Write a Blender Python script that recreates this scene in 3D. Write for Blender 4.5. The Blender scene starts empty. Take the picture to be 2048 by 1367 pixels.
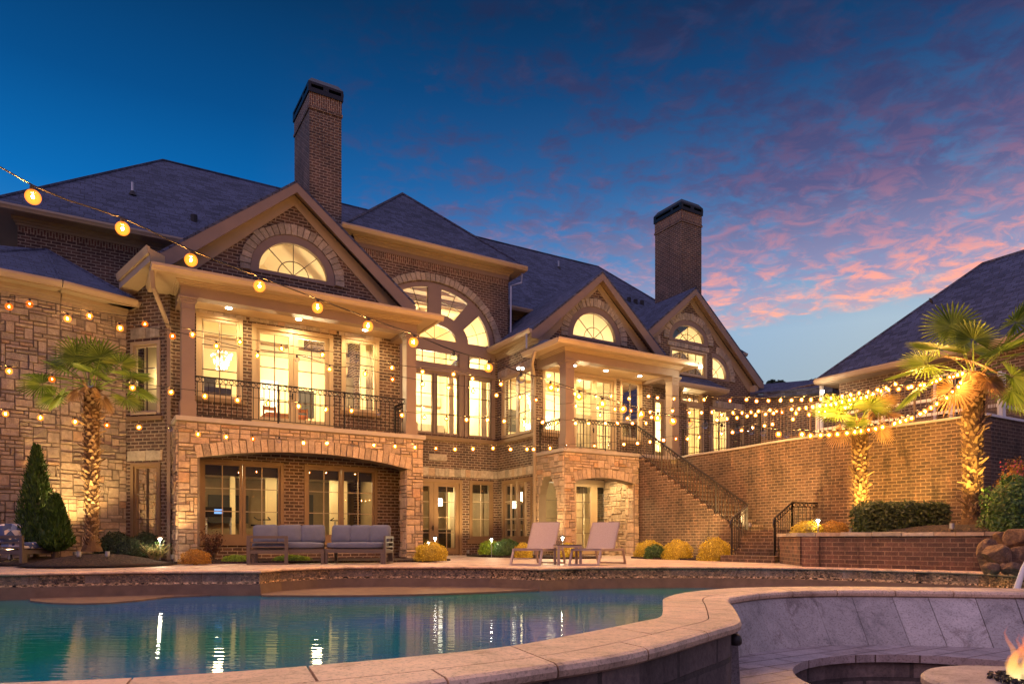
import bpy, bmesh, math, random
from mathutils import Vector, Matrix
from mathutils.geometry import tessellate_polygon, delaunay_2d_cdt
random.seed(7)
SC = bpy.context.scene
COL = SC.collection
R = math.radians
PI = math.pi

# ------------------------------------------------------------------ camera
FPX, CX, HY, EYE = 1390.0, 1024.0, 1078.0, 0.58
cam = bpy.data.cameras.new('camera')
cam.sensor_width = 36.0
cam.lens = 36.0 * FPX / 2048.0
cam.shift_y = (HY - 683.5) / 2048.0
cam.clip_start = 0.05
cam.clip_end = 3000
camo = bpy.data.objects.new('camera', cam)
camo.location = (0, 0, EYE)
camo.rotation_euler = (R(90), 0, 0)
COL.objects.link(camo)
SC.camera = camo
SC.view_settings.view_transform = 'Standard'
SC.view_settings.look = 'None'
SC.view_settings.exposure = 0.42
SC.view_settings.gamma = 1.0
SC.cycles.use_light_tree = True
SC.cycles.max_bounces = 6
SC.cycles.diffuse_bounces = 3
SC.cycles.glossy_bounces = 3
SC.cycles.transmission_bounces = 6
SC.cycles.transparent_max_bounces = 10
SC.cycles.sample_clamp_indirect = 4.0
SC.cycles.caustics_reflective = False
SC.cycles.caustics_refractive = False
SC.cycles.use_denoising = True


def node(nt, typ, **kw):
    n = nt.nodes.new(typ)
    for k, v in kw.items():
        if k in ('inp',):
            for kk, vv in v.items():
                n.inputs[kk].default_value = vv
        else:
            setattr(n, k, v)
    return n


def L(nt, a, b):
    nt.links.new(a, b)


def ramp(nt, fac, stops, interp='LINEAR'):
    n = nt.nodes.new('ShaderNodeValToRGB')
    cr = n.color_ramp
    cr.interpolation = interp
    while len(cr.elements) > 1:
        cr.elements.remove(cr.elements[-1])
    cr.elements[0].position = stops[0][0]
    cr.elements[0].color = (*stops[0][1], 1)
    for p, c in stops[1:]:
        e = cr.elements.new(p)
        e.color = (*c, 1)
    L(nt, fac, n.inputs[0])
    return n.outputs[0]


def mth(nt, op, a, b=None, c=None, clamp=False):
    n = nt.nodes.new('ShaderNodeMath')
    n.operation = op
    n.use_clamp = clamp
    for i, x in enumerate((a, b, c)):
        if x is None:
            continue
        if isinstance(x, (int, float)):
            n.inputs[i].default_value = x
        else:
            L(nt, x, n.inputs[i])
    return n.outputs[0]


def mixc(nt, fac, a, b, mode='MIX'):
    n = nt.nodes.new('ShaderNodeMix')
    n.data_type = 'RGBA'
    n.blend_type = mode
    for i, x in ((0, fac), (6, a), (7, b)):
        if isinstance(x, (int, float)):
            n.inputs[i].default_value = x
        elif isinstance(x, tuple):
            n.inputs[i].default_value = (*x, 1) if len(x) == 3 else x
        else:
            L(nt, x, n.inputs[i])
    return n.outputs[2]


# ------------------------------------------------------------------ dusk sky
SKY_STRENGTH = 0.95
world = bpy.data.worlds.new('World')
SC.world = world
world.use_nodes = True
wt = world.node_tree
wt.nodes.clear()
wo = node(wt, 'ShaderNodeOutputWorld')
bg = node(wt, 'ShaderNodeBackground')
bg.inputs[1].default_value = SKY_STRENGTH
L(wt, bg.outputs[0], wo.inputs[0])
tc = node(wt, 'ShaderNodeTexCoord')
sx = node(wt, 'ShaderNodeSeparateXYZ')
L(wt, tc.outputs['Generated'], sx.inputs[0])
dx, dy, dz = sx.outputs
el = mth(wt, 'MAXIMUM', dz, 0.0)
# clear air: pale near the horizon, deep blue overhead
left_col = ramp(wt, el, [(0.0, (0.17, 0.32, 0.50)), (0.12, (0.14, 0.33, 0.56)), (0.27, (0.035, 0.22, 0.54)),
                         (0.40, (0.003, 0.12, 0.38)), (0.50, (0.002, 0.062, 0.21)), (0.60, (0.002, 0.030, 0.10)), (1.0, (0.004, 0.03, 0.1))])
right_col = ramp(wt, el, [(0.0, (0.30, 0.30, 0.32)), (0.15, (0.19, 0.22, 0.26)), (0.20, (0.32, 0.39, 0.43)), (0.27, (0.33, 0.43, 0.52)),
                          (0.36, (0.13, 0.25, 0.44)), (0.45, (0.040, 0.115, 0.27)), (0.54, (0.008, 0.05, 0.15)), (0.62, (0.003, 0.024, 0.075)), (1.0, (0.006, 0.03, 0.11))])
az = mth(wt, 'DIVIDE', dx, mth(wt, 'ADD', mth(wt, 'ABSOLUTE', dy), 0.02))
azf = mth(wt, 'MULTIPLY_ADD', az, 1.15, 0.42, clamp=True)
azf.node.use_clamp = True
air = mixc(wt, azf, left_col, right_col)
# broken cloud deck lit pink from below
den = mth(wt, 'ADD', dz, 0.10)
cx_ = mth(wt, 'DIVIDE', dx, den)
cy_ = mth(wt, 'DIVIDE', dy, den)
cv = node(wt, 'ShaderNodeCombineXYZ')
L(wt, mth(wt, 'MULTIPLY', cx_, 1.0), cv.inputs[0])
L(wt, mth(wt, 'MULTIPLY', cy_, 1.15), cv.inputs[1])


def wnoise(scale, detail, rough, off=0.0, dist=0.0):
    mp = node(wt, 'ShaderNodeMapping')
    mp.inputs['Location'].default_value = (off, off * 0.7, 0)
    L(wt, cv.outputs[0], mp.inputs[0])
    n = node(wt, 'ShaderNodeTexNoise')
    n.inputs['Scale'].default_value = scale
    n.inputs['Detail'].default_value = detail
    n.inputs['Roughness'].default_value = rough
    n.inputs['Distortion'].default_value = dist
    L(wt, mp.outputs[0], n.inputs['Vector'])
    return n.outputs[0]


n_big = wnoise(1.3, 3, 0.55, 3.1, 0.3)
n_mid = wnoise(8.5, 8, 0.60, 1.7, 0.5)
n_fine = wnoise(19.0, 6, 0.62, 5.2, 0.5)
cover = mth(wt, 'MULTIPLY_ADD', azf, 0.20, mth(wt, 'MULTIPLY_ADD', n_big, 0.40, -0.235))
cl = mth(wt, 'ADD', mth(wt, 'MULTIPLY_ADD', n_mid, 0.62, mth(wt, 'MULTIPLY', n_fine, 0.38)), cover)
body = node(wt, 'ShaderNodeMapRange', interpolation_type='SMOOTHSTEP')
body.inputs[1].default_value = 0.47
body.inputs[2].default_value = 0.72
L(wt, cl, body.inputs[0])
# the deck stops above a clear pale band at the horizon
edge = node(wt, 'ShaderNodeMapRange', interpolation_type='SMOOTHSTEP')
edge.inputs[1].default_value = 0.272
edge.inputs[2].default_value = 0.292
L(wt, mth(wt, 'ADD', dz, mth(wt, 'MULTIPLY_ADD', n_mid, 0.05, mth(wt, 'MULTIPLY', azf, -0.03))), edge.inputs[0])
wst = node(wt, 'ShaderNodeMapRange', interpolation_type='SMOOTHSTEP')
wst.inputs[1].default_value = 0.0
wst.inputs[2].default_value = 0.32
L(wt, azf, wst.inputs[0])
cmask = mth(wt, 'MULTIPLY', mth(wt, 'MULTIPLY', body.outputs[0], wst.outputs[0]), edge.outputs[0])
lowband = mth(wt, 'MULTIPLY', mth(wt, 'SUBTRACT', 1.0, edge.outputs[0]), 0.25)
cloud_dark = ramp(wt, el, [(0.25, (0.62, 0.38, 0.38)), (0.33, (0.24, 0.24, 0.40)), (0.42, (0.085, 0.085, 0.20)), (0.5, (0.035, 0.045, 0.13)), (0.6, (0.012, 0.022, 0.07)), (1.0, (0.012, 0.02, 0.08))])
cloud_lit = ramp(wt, el, [(0.25, (1.0, 0.44, 0.22)), (0.31, (0.98, 0.36, 0.25)), (0.36, (0.42, 0.21, 0.29)), (0.43, (0.14, 0.09, 0.19)), (0.50, (0.05, 0.05, 0.13)), (0.62, (0.018, 0.028, 0.08)), (1.0, (0.03, 0.03, 0.12))])
n_lit = wnoise(11.0, 8, 0.64, 9.4, 0.6)
lit = node(wt, 'ShaderNodeMapRange', interpolation_type='SMOOTHSTEP')
lit.inputs[1].default_value = 0.47
lit.inputs[2].default_value = 0.70
L(wt, mth(wt, 'ADD', n_lit, mth(wt, 'MULTIPLY_ADD', azf, 0.12, -0.06)), lit.inputs[0])
ccol = mixc(wt, lit.outputs[0], cloud_dark, cloud_lit)
sky = mixc(wt, mth(wt, 'MULTIPLY', cmask, 0.92), air, ccol)
# behind the photographer: violet afterglow that fills the shade
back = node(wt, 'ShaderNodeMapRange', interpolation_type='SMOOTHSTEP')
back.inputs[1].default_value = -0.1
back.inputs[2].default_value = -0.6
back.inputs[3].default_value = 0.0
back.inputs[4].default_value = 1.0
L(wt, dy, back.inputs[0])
bel = node(wt, 'ShaderNodeMapRange', interpolation_type='SMOOTHSTEP')  # low band darkened in place of unseen trees, to dim window reflections
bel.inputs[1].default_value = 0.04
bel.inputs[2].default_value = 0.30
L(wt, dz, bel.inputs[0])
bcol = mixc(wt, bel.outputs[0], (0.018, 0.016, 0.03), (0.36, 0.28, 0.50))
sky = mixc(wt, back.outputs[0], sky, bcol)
zen = node(wt, 'ShaderNodeMapRange', interpolation_type='SMOOTHSTEP')  # unseen zenith, its tint chosen for the light it casts below
zen.inputs[1].default_value = 0.66
zen.inputs[2].default_value = 0.92
L(wt, dz, zen.inputs[0])
sky = mixc(wt, zen.outputs[0], sky, (0.46, 0.42, 0.70))
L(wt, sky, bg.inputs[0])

# afterglow: one very soft low sun far behind the camera
sun = bpy.data.lights.new('afterglow_sun', 'SUN')
sun.energy = 0.3
sun.angle = R(25)
sun.color = (0.90, 0.62, 0.80)
suno = bpy.data.objects.new('afterglow_sun', sun)
suno.rotation_euler = (R(62), 0, R(-50))
COL.objects.link(suno)

# ------------------------------------------------------------------ house frame
AL = math.atan((3320 - CX) / FPX)
S_, C_ = math.sin(AL), math.cos(AL)
OX, OY = -7.754, 17.0
KK = S_ * OY - C_ * OX


def W(u, v, z=0.0):
    return Vector((OX + u * S_ - v * C_, OY + u * C_ + v * S_, z))


def tpx(px):
    return (px - CX) / FPX


def Dv(px, v):
    return (KK + v) / (S_ - C_ * tpx(px))


def Uv(px, v):
    D = Dv(px, v)
    X = tpx(px) * D
    return (X - OX) * S_ + (D - OY) * C_


def Zd(py, D):
    return EYE + (HY - py) / FPX * D


def P(px, py, D):
    return Vector((tpx(px) * D, D, Zd(py, D)))


# ------------------------------------------------------------------ materials
MATS = {}


def newmat(name):
    m = bpy.data.materials.new(name)
    m.use_nodes = True
    nt = m.node_tree
    nt.nodes.clear()
    o = node(nt, 'ShaderNodeOutputMaterial')
    b = node(nt, 'ShaderNodeBsdfPrincipled')
    L(nt, b.outputs[0], o.inputs[0])
    MATS[name] = m
    return m, nt, b


def uvn(nt, sx=1, sy=1):
    t = node(nt, 'ShaderNodeTexCoord')
    mp = node(nt, 'ShaderNodeMapping')
    mp.inputs['Scale'].default_value = (sx, sy, 1)
    L(nt, t.outputs['UV'], mp.inputs[0])
    return mp.outputs[0]


def objn(nt, sc=(1, 1, 1)):
    t = node(nt, 'ShaderNodeNewGeometry')
    mp = node(nt, 'ShaderNodeMapping')
    mp.inputs['Scale'].default_value = sc
    L(nt, t.outputs['Position'], mp.inputs[0])
    return mp.outputs[0]


def noise(nt, vec, scale, detail=4, rough=0.55, dist=0.0):
    n = node(nt, 'ShaderNodeTexNoise')
    n.inputs['Scale'].default_value = scale
    n.inputs['Detail'].default_value = detail
    n.inputs['Roughness'].default_value = rough
    n.inputs['Distortion'].default_value = dist
    L(nt, vec, n.inputs['Vector'])
    return n


def bump(nt, h, b, strength=0.4, dist=0.01):
    n = node(nt, 'ShaderNodeBump')
    n.inputs['Strength'].default_value = strength
    n.inputs['Distance'].default_value = dist
    L(nt, h, n.inputs['Height'])
    L(nt, n.outputs[0], b.inputs['Normal'])


def mat_simple(name, col, rough=0.5, metal=0.0, var=0.12, scale=3.0, bumpy=0.0, bscale=40, spec=0.5, stretch=(1, 1, 1)):
    m, nt, b = newmat(name)
    v = objn(nt, stretch)
    n = noise(nt, v, scale, 5, 0.6)
    lo = tuple(c * (1 - var) for c in col)
    hi = tuple(min(1, c * (1 + var)) for c in col)
    L(nt, ramp(nt, n.outputs[0], [(0.3, lo), (0.7, hi)]), b.inputs['Base Color'])
    b.inputs['Roughness'].default_value = rough
    b.inputs['Metallic'].default_value = metal
    b.inputs['Specular IOR Level'].default_value = spec
    if bumpy:
        n2 = noise(nt, v, bscale, 4, 0.6)
        bump(nt, n2.outputs[0], b, bumpy, 0.01)
    return m


def mat_brick(name, c1, c2, mort, bw=0.25, rh=0.092, ms=0.014, vert=False, weather=0.55):
    m, nt, b = newmat(name)
    t = node(nt, 'ShaderNodeTexCoord')
    mp = node(nt, 'ShaderNodeMapping')
    if vert:
        mp.inputs['Rotation'].default_value = (0, 0, R(90))
    L(nt, t.outputs['UV'], mp.inputs[0])
    br = node(nt, 'ShaderNodeTexBrick')
    br.offset = 0.5
    br.inputs['Scale'].default_value = 1.0
    br.inputs['Brick Width'].default_value = bw
    br.inputs['Row Height'].default_value = rh
    br.inputs['Mortar Size'].default_value = ms
    br.inputs['Mortar Smooth'].default_value = 0.15
    br.inputs['Bias'].default_value = -0.1
    br.inputs['Color1'].default_value = (*c1, 1)
    br.inputs['Color2'].default_value = (*c2, 1)
    br.inputs['Mortar'].default_value = (*mort, 1)
    g = objn(nt)
    nz = noise(nt, g, 26, 4, 0.7)
    add = node(nt, 'ShaderNodeVectorMath', operation='MULTIPLY_ADD')
    L(nt, nz.outputs[1], add.inputs[0])
    add.inputs[1].default_value = (0.012, 0.012, 0)
    L(nt, mp.outputs[0], add.inputs[2])
    L(nt, add.outputs[0], br.inputs['Vector'])
    n1 = noise(nt, g, 1.1, 5, 0.6)
    n2 = noise(nt, g, 34, 4, 0.75)
    shade = ramp(nt, n1.outputs[0], [(0.25, (0.62, 0.62, 0.62)), (0.75, (1.25, 1.2, 1.15))])
    c = mixc(nt, 1.0, br.outputs[0], shade, 'MULTIPLY')
    sp = ramp(nt, n2.outputs[0], [(0.3, (0.55, 0.5, 0.5)), (0.5, (1, 1, 1)), (0.72, (1.5, 1.4, 1.3))])
    c = mixc(nt, 0.8, c, sp, 'MULTIPLY')
    gs = objn(nt, (1.6, 1.6, 0.35))
    n4 = noise(nt, gs, 1.5, 6, 0.65, 0.6)
    wth = ramp(nt, n4.outputs[0], [(0.32, (0.42, 0.41, 0.41)), (0.46, (1, 1, 1)), (0.56, (1, 1, 1)), (0.70, (1.7, 1.55, 1.42))])
    c = mixc(nt, weather, c, wth, 'MULTIPLY')
    L(nt, c, b.inputs['Base Color'])
    b.inputs['Roughness'].default_value = 0.85
    h = mth(nt, 'ADD', mth(nt, 'MULTIPLY', br.outputs[1], -1.0), mth(nt, 'MULTIPLY', n2.outputs[0], 0.5))
    bump(nt, h, b, 0.7, 0.012)
    return m


mat_brick('brick', (0.125, 0.070, 0.050), (0.050, 0.031, 0.026), (0.29, 0.235, 0.18))
mat_brick('brick_retaining', (0.115, 0.068, 0.044), (0.052, 0.033, 0.024), (0.20, 0.145, 0.10), 0.235, 0.088, 0.012, weather=1.0)
mat_brick('brick_planter', (0.16, 0.082, 0.055), (0.075, 0.042, 0.032), (0.24, 0.155, 0.10), 0.25, 0.088, 0.010, weather=0.9)
mat_brick('brick_soldier', (0.16, 0.075, 0.05), (0.085, 0.045, 0.032), (0.34, 0.27, 0.20), 0.24, 0.075, 0.013, True)
mat_brick('block_wall', (0.20, 0.155, 0.14), (0.10, 0.078, 0.075), (0.075, 0.06, 0.055), 0.42, 0.19, 0.014)
mat_simple('stone', (0.42, 0.34, 0.26), 0.85, bumpy=0.5)


def mat_stone(name, base, amp):
    m, nt, b = newmat(name)
    a = node(nt, 'ShaderNodeAttribute', attribute_name='tone')
    cr = ramp(nt, a.outputs['Fac'], [(0.0, tuple(c * 0.74 for c in base)), (0.35, base), (0.6, (base[0] * 1.15, base[1] * 1.1, base[2] * 1.05)),
                                     (0.8, (base[0] * 1.22, base[1] * 1.2, base[2] * 1.2)), (0.95, (base[0] * 1.1, base[1] * 0.95, base[2] * 0.82)), (1.0, (base[0] * 1.08, base[1] * 0.86, base[2] * 0.7))])
    g = objn(nt)
    n1 = noise(nt, g, 9, 6, 0.65, 0.5)
    sh = ramp(nt, n1.outputs[0], [(0.3, (0.7, 0.68, 0.66)), (0.7, (1.2, 1.2, 1.2))])
    c = mixc(nt, 1.0, cr, sh, 'MULTIPLY')
    L(nt, c, b.inputs['Base Color'])
    b.inputs['Roughness'].default_value = 0.88
    n2 = noise(nt, g, 22, 8, 0.7)
    bump(nt, n2.outputs[0], b, amp, 0.03)
    return m


mat_stone('ledge_stone', (0.42, 0.325, 0.235), 0.9)
mat_stone('arch_stone', (0.36, 0.31, 0.25), 0.6)
mat_simple('mortar_dark', (0.19, 0.15, 0.11), 0.95)
mat_simple('trim_tan', (0.33, 0.25, 0.17), 0.55, var=0.06)
mat_simple('trim_taupe', (0.22, 0.155, 0.12), 0.55, var=0.06, bumpy=0.05)
mat_simple('soffit_tan', (0.50, 0.38, 0.24), 0.6, var=0.05)
mat_simple('frame_tan', (0.40, 0.30, 0.19), 0.5, var=0.05)
mat_simple('frame_brown', (0.20, 0.125, 0.065), 0.5, var=0.08)
mat_simple('muntin_dark', (0.10, 0.065, 0.045), 0.5)
mat_simple('gutter_tan', (0.40, 0.30, 0.205), 0.4, var=0.05)
mat_simple('iron_black', (0.018, 0.016, 0.016), 0.42, 0.6, var=0.2)
mat_simple('iron_brown', (0.030, 0.023, 0.021), 0.45, 0.3, var=0.2)
mat_simple('fence_brown', (0.17, 0.105, 0.065), 0.5, 0.2)
mat_simple('white_paint', (0.75, 0.75, 0.72), 0.5, var=0.04)
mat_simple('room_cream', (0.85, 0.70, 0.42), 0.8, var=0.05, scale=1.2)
mat_simple('room_ceiling', (0.82, 0.72, 0.52), 0.8, var=0.03)
mat_simple('room_floor', (0.32, 0.22, 0.13), 0.5, var=0.15)
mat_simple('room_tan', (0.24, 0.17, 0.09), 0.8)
mat_simple('room_dark', (0.035, 0.028, 0.02), 0.7, var=0.2)
mat_simple('wood_orange', (0.52, 0.20, 0.05), 0.5, var=0.25, stretch=(4, 4, 0.4))
mat_simple('cabinet', (0.20, 0.16, 0.11), 0.6, var=0.25)
mat_simple('cloth_cream', (0.70, 0.62, 0.46), 0.9, var=0.06)
mat_simple('metal_grey', (0.35, 0.36, 0.38), 0.35, 0.8)
mat_simple('furniture_metal', (0.10, 0.078, 0.070), 0.45, 0.2, var=0.08)
mat_simple('lounger_metal', (0.34, 0.26, 0.23), 0.45, 0.2, var=0.06)
mat_simple('cushion_slate', (0.10, 0.115, 0.18), 0.95, var=0.10, scale=6, bumpy=0.25, bscale=160)
mat_simple('cable_black', (0.025, 0.018, 0.012), 0.6)
mat_simple('socket_black', (0.02, 0.014, 0.01), 0.6)
mat_simple('plaster', (0.15, 0.095, 0.06), 0.75, var=0.22, scale=5, bumpy=0.3, bscale=30)
mat_simple('mulch_far', (0.03, 0.018, 0.012), 0.95, var=0.5, scale=30, bumpy=1.0, bscale=60)
mat_simple('lawn', (0.04, 0.07, 0.02), 0.95, var=0.3, scale=5, bumpy=0.6, bscale=60)
mat_simple('terrace_stone', (0.38, 0.33, 0.28), 0.8)
mat_simple('tree_bark', (0.07, 0.05, 0.035), 0.9)
mat_simple('copper', (0.30, 0.17, 0.09), 0.35, 0.7)
mat_simple('chimney_cap', (0.012, 0.013, 0.017), 0.45, 0.4)
mat_simple('roof_dark', (0.03, 0.028, 0.03), 0.8)
mat_simple('lava_glass', (0.03, 0.03, 0.035), 0.2, bumpy=0.8, bscale=50)


def mat_shingle():
    m, nt, b = newmat('shingle')
    t = node(nt, 'ShaderNodeTexCoord')
    br = node(nt, 'ShaderNodeTexBrick')
    br.offset = 0.37
    br.offset_frequency = 2
    br.squash = 0.7
    br.squash_frequency = 3
    br.inputs['Scale'].default_value = 1
    br.inputs['Brick Width'].default_value = 0.30
    br.inputs['Row Height'].default_value = 0.135
    br.inputs['Mortar Size'].default_value = 0.008
    br.inputs['Mortar Smooth'].default_value = 0.3
    br.inputs['Bias'].default_value = -0.2
    br.inputs['Color1'].default_value = (0.072, 0.084, 0.145, 1)
    br.inputs['Color2'].default_value = (0.020, 0.025, 0.052, 1)
    br.inputs['Mortar'].default_value = (0.012, 0.011, 0.013, 1)
    L(nt, t.outputs['UV'], br.inputs['Vector'])
    g = objn(nt)
    n = noise(nt, g, 0.8, 4)
    sh = ramp(nt, n.outputs[0], [(0.3, (0.75, 0.75, 0.78)), (0.7, (1.25, 1.22, 1.2))])
    L(nt, mixc(nt, 1.0, br.outputs[0], sh, 'MULTIPLY'), b.inputs['Base Color'])
    b.inputs['Roughness'].default_value = 0.9
    sxx = node(nt, 'ShaderNodeSeparateXYZ')
    L(nt, t.outputs['UV'], sxx.inputs[0])
    saw = mth(nt, 'FRACT', mth(nt, 'DIVIDE', sxx.outputs[1], 0.135))
    h = mth(nt, 'ADD', mth(nt, 'MULTIPLY', saw, -0.6), mth(nt, 'MULTIPLY', br.outputs[1], -0.8))
    bump(nt, h, b, 0.8, 0.02)


mat_shingle()


def mat_emit(name, col, st, hide=False):
    m = bpy.data.materials.new(name)
    m.use_nodes = True
    nt = m.node_tree
    nt.nodes.clear()
    o = node(nt, 'ShaderNodeOutputMaterial')
    e = node(nt, 'ShaderNodeEmission')
    e.inputs[0].default_value = (*col, 1)
    e.inputs[1].default_value = st
    L(nt, e.outputs[0], o.inputs[0])
    MATS[name] = m


mat_emit('filament', (1.0, 0.45, 0.10), 22000.0)
mat_emit('filament_dim', (1.0, 0.36, 0.05), 2000.0)


def mat_globe(name, col, st):
    m = bpy.data.materials.new(name)
    m.use_nodes = True
    nt = m.node_tree
    nt.nodes.clear()
    o = node(nt, 'ShaderNodeOutputMaterial')
    e = node(nt, 'ShaderNodeEmission')
    e.inputs[0].default_value = (*col, 1)
    e.inputs[1].default_value = st
    tr = node(nt, 'ShaderNodeBsdfTransparent')
    mx = node(nt, 'ShaderNodeMixShader')
    lw = node(nt, 'ShaderNodeLayerWeight')
    lw.inputs[0].default_value = 0.5
    L(nt, mth(nt, 'MULTIPLY_ADD', lw.outputs['Facing'], -.75, .85, clamp=True), mx.inputs[0])
    L(nt, tr.outputs[0], mx.inputs[1])
    L(nt, e.outputs[0], mx.inputs[2])
    L(nt, mx.outputs[0], o.inputs[0])
    MATS[name] = m
    m.cycles.emission_sampling = 'NONE'


mat_globe('bulb_glow', (1.0, 0.24, 0.022), 2.4)
mat_globe('bulb_dim', (1.0, 0.17, 0.01), 1.2)
mat_emit('lamp_warm', (1.0, 0.80, 0.48), 16.0)
mat_emit('lamp_white', (1.0, 0.93, 0.75), 30.0)
mat_emit('crystal_glow', (1.0, 0.88, 0.62), 9.0)
mat_emit('screen_blue', (0.25, 0.5, 1.0), 1.0)


def mat_glass():
    m, nt, b = newmat('window_glass')
    nt.nodes.remove(b)
    o = [n for n in nt.nodes if n.type == 'OUTPUT_MATERIAL'][0]
    tr = node(nt, 'ShaderNodeBsdfTransparent')
    tr.inputs[0].default_value = (0.93, 0.93, 0.90, 1)
    gl = node(nt, 'ShaderNodeBsdfGlossy')
    gl.inputs['Roughness'].default_value = 0.008
    fr = node(nt, 'ShaderNodeFresnel')
    fr.inputs[0].default_value = 1.5
    mx = node(nt, 'ShaderNodeMixShader')
    L(nt, mth(nt, 'MULTIPLY', fr.outputs[0], 1.9, clamp=True), mx.inputs[0])
    L(nt, tr.outputs[0], mx.inputs[1])
    L(nt, gl.outputs[0], mx.inputs[2])
    L(nt, mx.outputs[0], o.inputs[0])
    m2 = m.copy()
    m2.name = 'bulb_clear'
    MATS['bulb_clear'] = m2
    [n for n in m2.node_tree.nodes if n.type == 'MATH'][0].inputs[1].default_value = 0.5


mat_glass()


def mat_leaf(name, c1, c2, rough=0.5, trans=0.25):
    m, nt, b = newmat(name)
    a = node(nt, 'ShaderNodeAttribute', attribute_name='tone')
    g = objn(nt)
    n = noise(nt, g, 7, 3)
    f = mth(nt, 'MULTIPLY_ADD', n.outputs[0], 0.6, mth(nt, 'MULTIPLY_ADD', a.outputs['Fac'], 0.8, -0.2), clamp=True)
    L(nt, mixc(nt, f, c1, c2), b.inputs['Base Color'])
    b.inputs['Roughness'].default_value = rough
    if trans:
        o = [x for x in nt.nodes if x.type == 'OUTPUT_MATERIAL'][0]
        tl = node(nt, 'ShaderNodeBsdfTranslucent')
        L(nt, b.inputs['Base Color'].links[0].from_socket, tl.inputs[0])
        mx = node(nt, 'ShaderNodeMixShader')
        mx.inputs[0].default_value = trans
        L(nt, b.outputs[0], mx.inputs[1])
        L(nt, tl.outputs[0], mx.inputs[2])
        L(nt, mx.outputs[0], o.inputs[0])
    return m


mat_leaf('leaf_gold', (0.34, 0.25, 0.015), (0.80, 0.62, 0.05))
mat_leaf('leaf_orange', (0.22, 0.10, 0.012), (0.58, 0.30, 0.03))
mat_leaf('leaf_green', (0.018, 0.05, 0.010), (0.08, 0.17, 0.03))
mat_leaf('leaf_dark', (0.010, 0.024, 0.010), (0.035, 0.065, 0.022))
mat_leaf('leaf_lime', (0.10, 0.18, 0.01), (0.35, 0.50, 0.03))
mat_leaf('leaf_hedge', (0.02, 0.035, 0.010), (0.085, 0.11, 0.03))
mat_leaf('leaf_red', (0.05, 0.02, 0.012), (0.15, 0.06, 0.03))
mat_leaf('leaf_conifer', (0.018, 0.05, 0.010), (0.075, 0.15, 0.025))
mat_leaf('palm_leaf', (0.055, 0.105, 0.012), (0.24, 0.32, 0.045), 0.45, 0.4)
mat_leaf('palm_leaf_dry', (0.20, 0.11, 0.04), (0.38, 0.23, 0.09))
mat_leaf('palm_fibre', (0.07, 0.035, 0.014), (0.46, 0.30, 0.14), 0.9)
mat_leaf('petal_pink', (0.55, 0.05, 0.10), (0.8, 0.15, 0.22))
mat_leaf('straw', (0.35, 0.27, 0.12), (0.6, 0.5, 0.25))


def mat_mulch():
    m, nt, b = newmat('mulch')
    g = objn(nt)
    v = node(nt, 'ShaderNodeTexVoronoi')
    v.inputs['Scale'].default_value = 38
    L(nt, g, v.inputs['Vector'])
    L(nt, ramp(nt, v.outputs['Color'], [(0.2, (0.010, 0.006, 0.005)), (0.6, (0.035, 0.02, 0.013)), (0.9, (0.10, 0.06, 0.04))]), b.inputs['Base Color'])
    b.inputs['Roughness'].default_value = 0.95
    bump(nt, v.outputs['Distance'], b, 1.0, 0.03)


mat_mulch()


def mat_travertine(name, base, dirt=0.5, bw=0.6, rh=0.4, grid=True):
    m, nt, b = newmat(name)
    t = node(nt, 'ShaderNodeTexCoord')
    g = objn(nt)
    n1 = noise(nt, g, 3.2, 10, 0.72, 0.8)
    n2 = noise(nt, g, 75, 6, 0.75)
    n3 = noise(nt, g, 2.6, 9, 0.72, 1.0)
    c = ramp(nt, n1.outputs[0], [(0.30, tuple(x * 0.50 for x in base)), (0.47, base), (0.68, tuple(min(1, x * 1.30) for x in base))])
    st = ramp(nt, n3.outputs[0], [(0.56, (1, 1, 1)), (0.64, (1 - dirt * 0.45, 1 - dirt * 0.5, 1 - dirt * 0.52)), (0.68, (1, 1, 1))])
    c = mixc(nt, 1.0, c, st, 'MULTIPLY')
    pit = ramp(nt, n2.outputs[0], [(0.36, (0.35, 0.30, 0.28)), (0.50, (1, 1, 1))])
    c = mixc(nt, 0.75, c, pit, 'MULTIPLY')
    at_ = node(nt, 'ShaderNodeAttribute', attribute_name='tone')
    tn = mth(nt, 'MULTIPLY_ADD', at_.outputs['Fac'], 0.36, 0.82)
    tcv = node(nt, 'ShaderNodeCombineXYZ')
    for q_ in range(3):
        L(nt, tn, tcv.inputs[q_])
    c = mixc(nt, 1.0, c, tcv.outputs[0], 'MULTIPLY')
    h = n2.outputs[0]
    if grid:
        br = node(nt, 'ShaderNodeTexBrick')
        br.offset = 0.37
        br.inputs['Scale'].default_value = 1
        br.inputs['Brick Width'].default_value = bw
        br.inputs['Row Height'].default_value = rh
        br.inputs['Mortar Size'].default_value = 0.006
        br.inputs['Mortar Smooth'].default_value = 0.2
        br.inputs['Color1'].default_value = (1, 1, 1, 1)
        br.inputs['Color2'].default_value = (0.80, 0.76, 0.74, 1)
        br.inputs['Mortar'].default_value = (0.25, 0.18, 0.14, 1)
        L(nt, t.outputs['UV'], br.inputs['Vector'])
        c = mixc(nt, 1.0, c, br.outputs[0], 'MULTIPLY')
        h = mth(nt, 'SUBTRACT', mth(nt, 'MULTIPLY', n2.outputs[0], 0.3), br.outputs[1])
    L(nt, c, b.inputs['Base Color'])
    b.inputs['Roughness'].default_value = 0.55
    bump(nt, h, b, 0.5, 0.006)


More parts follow.
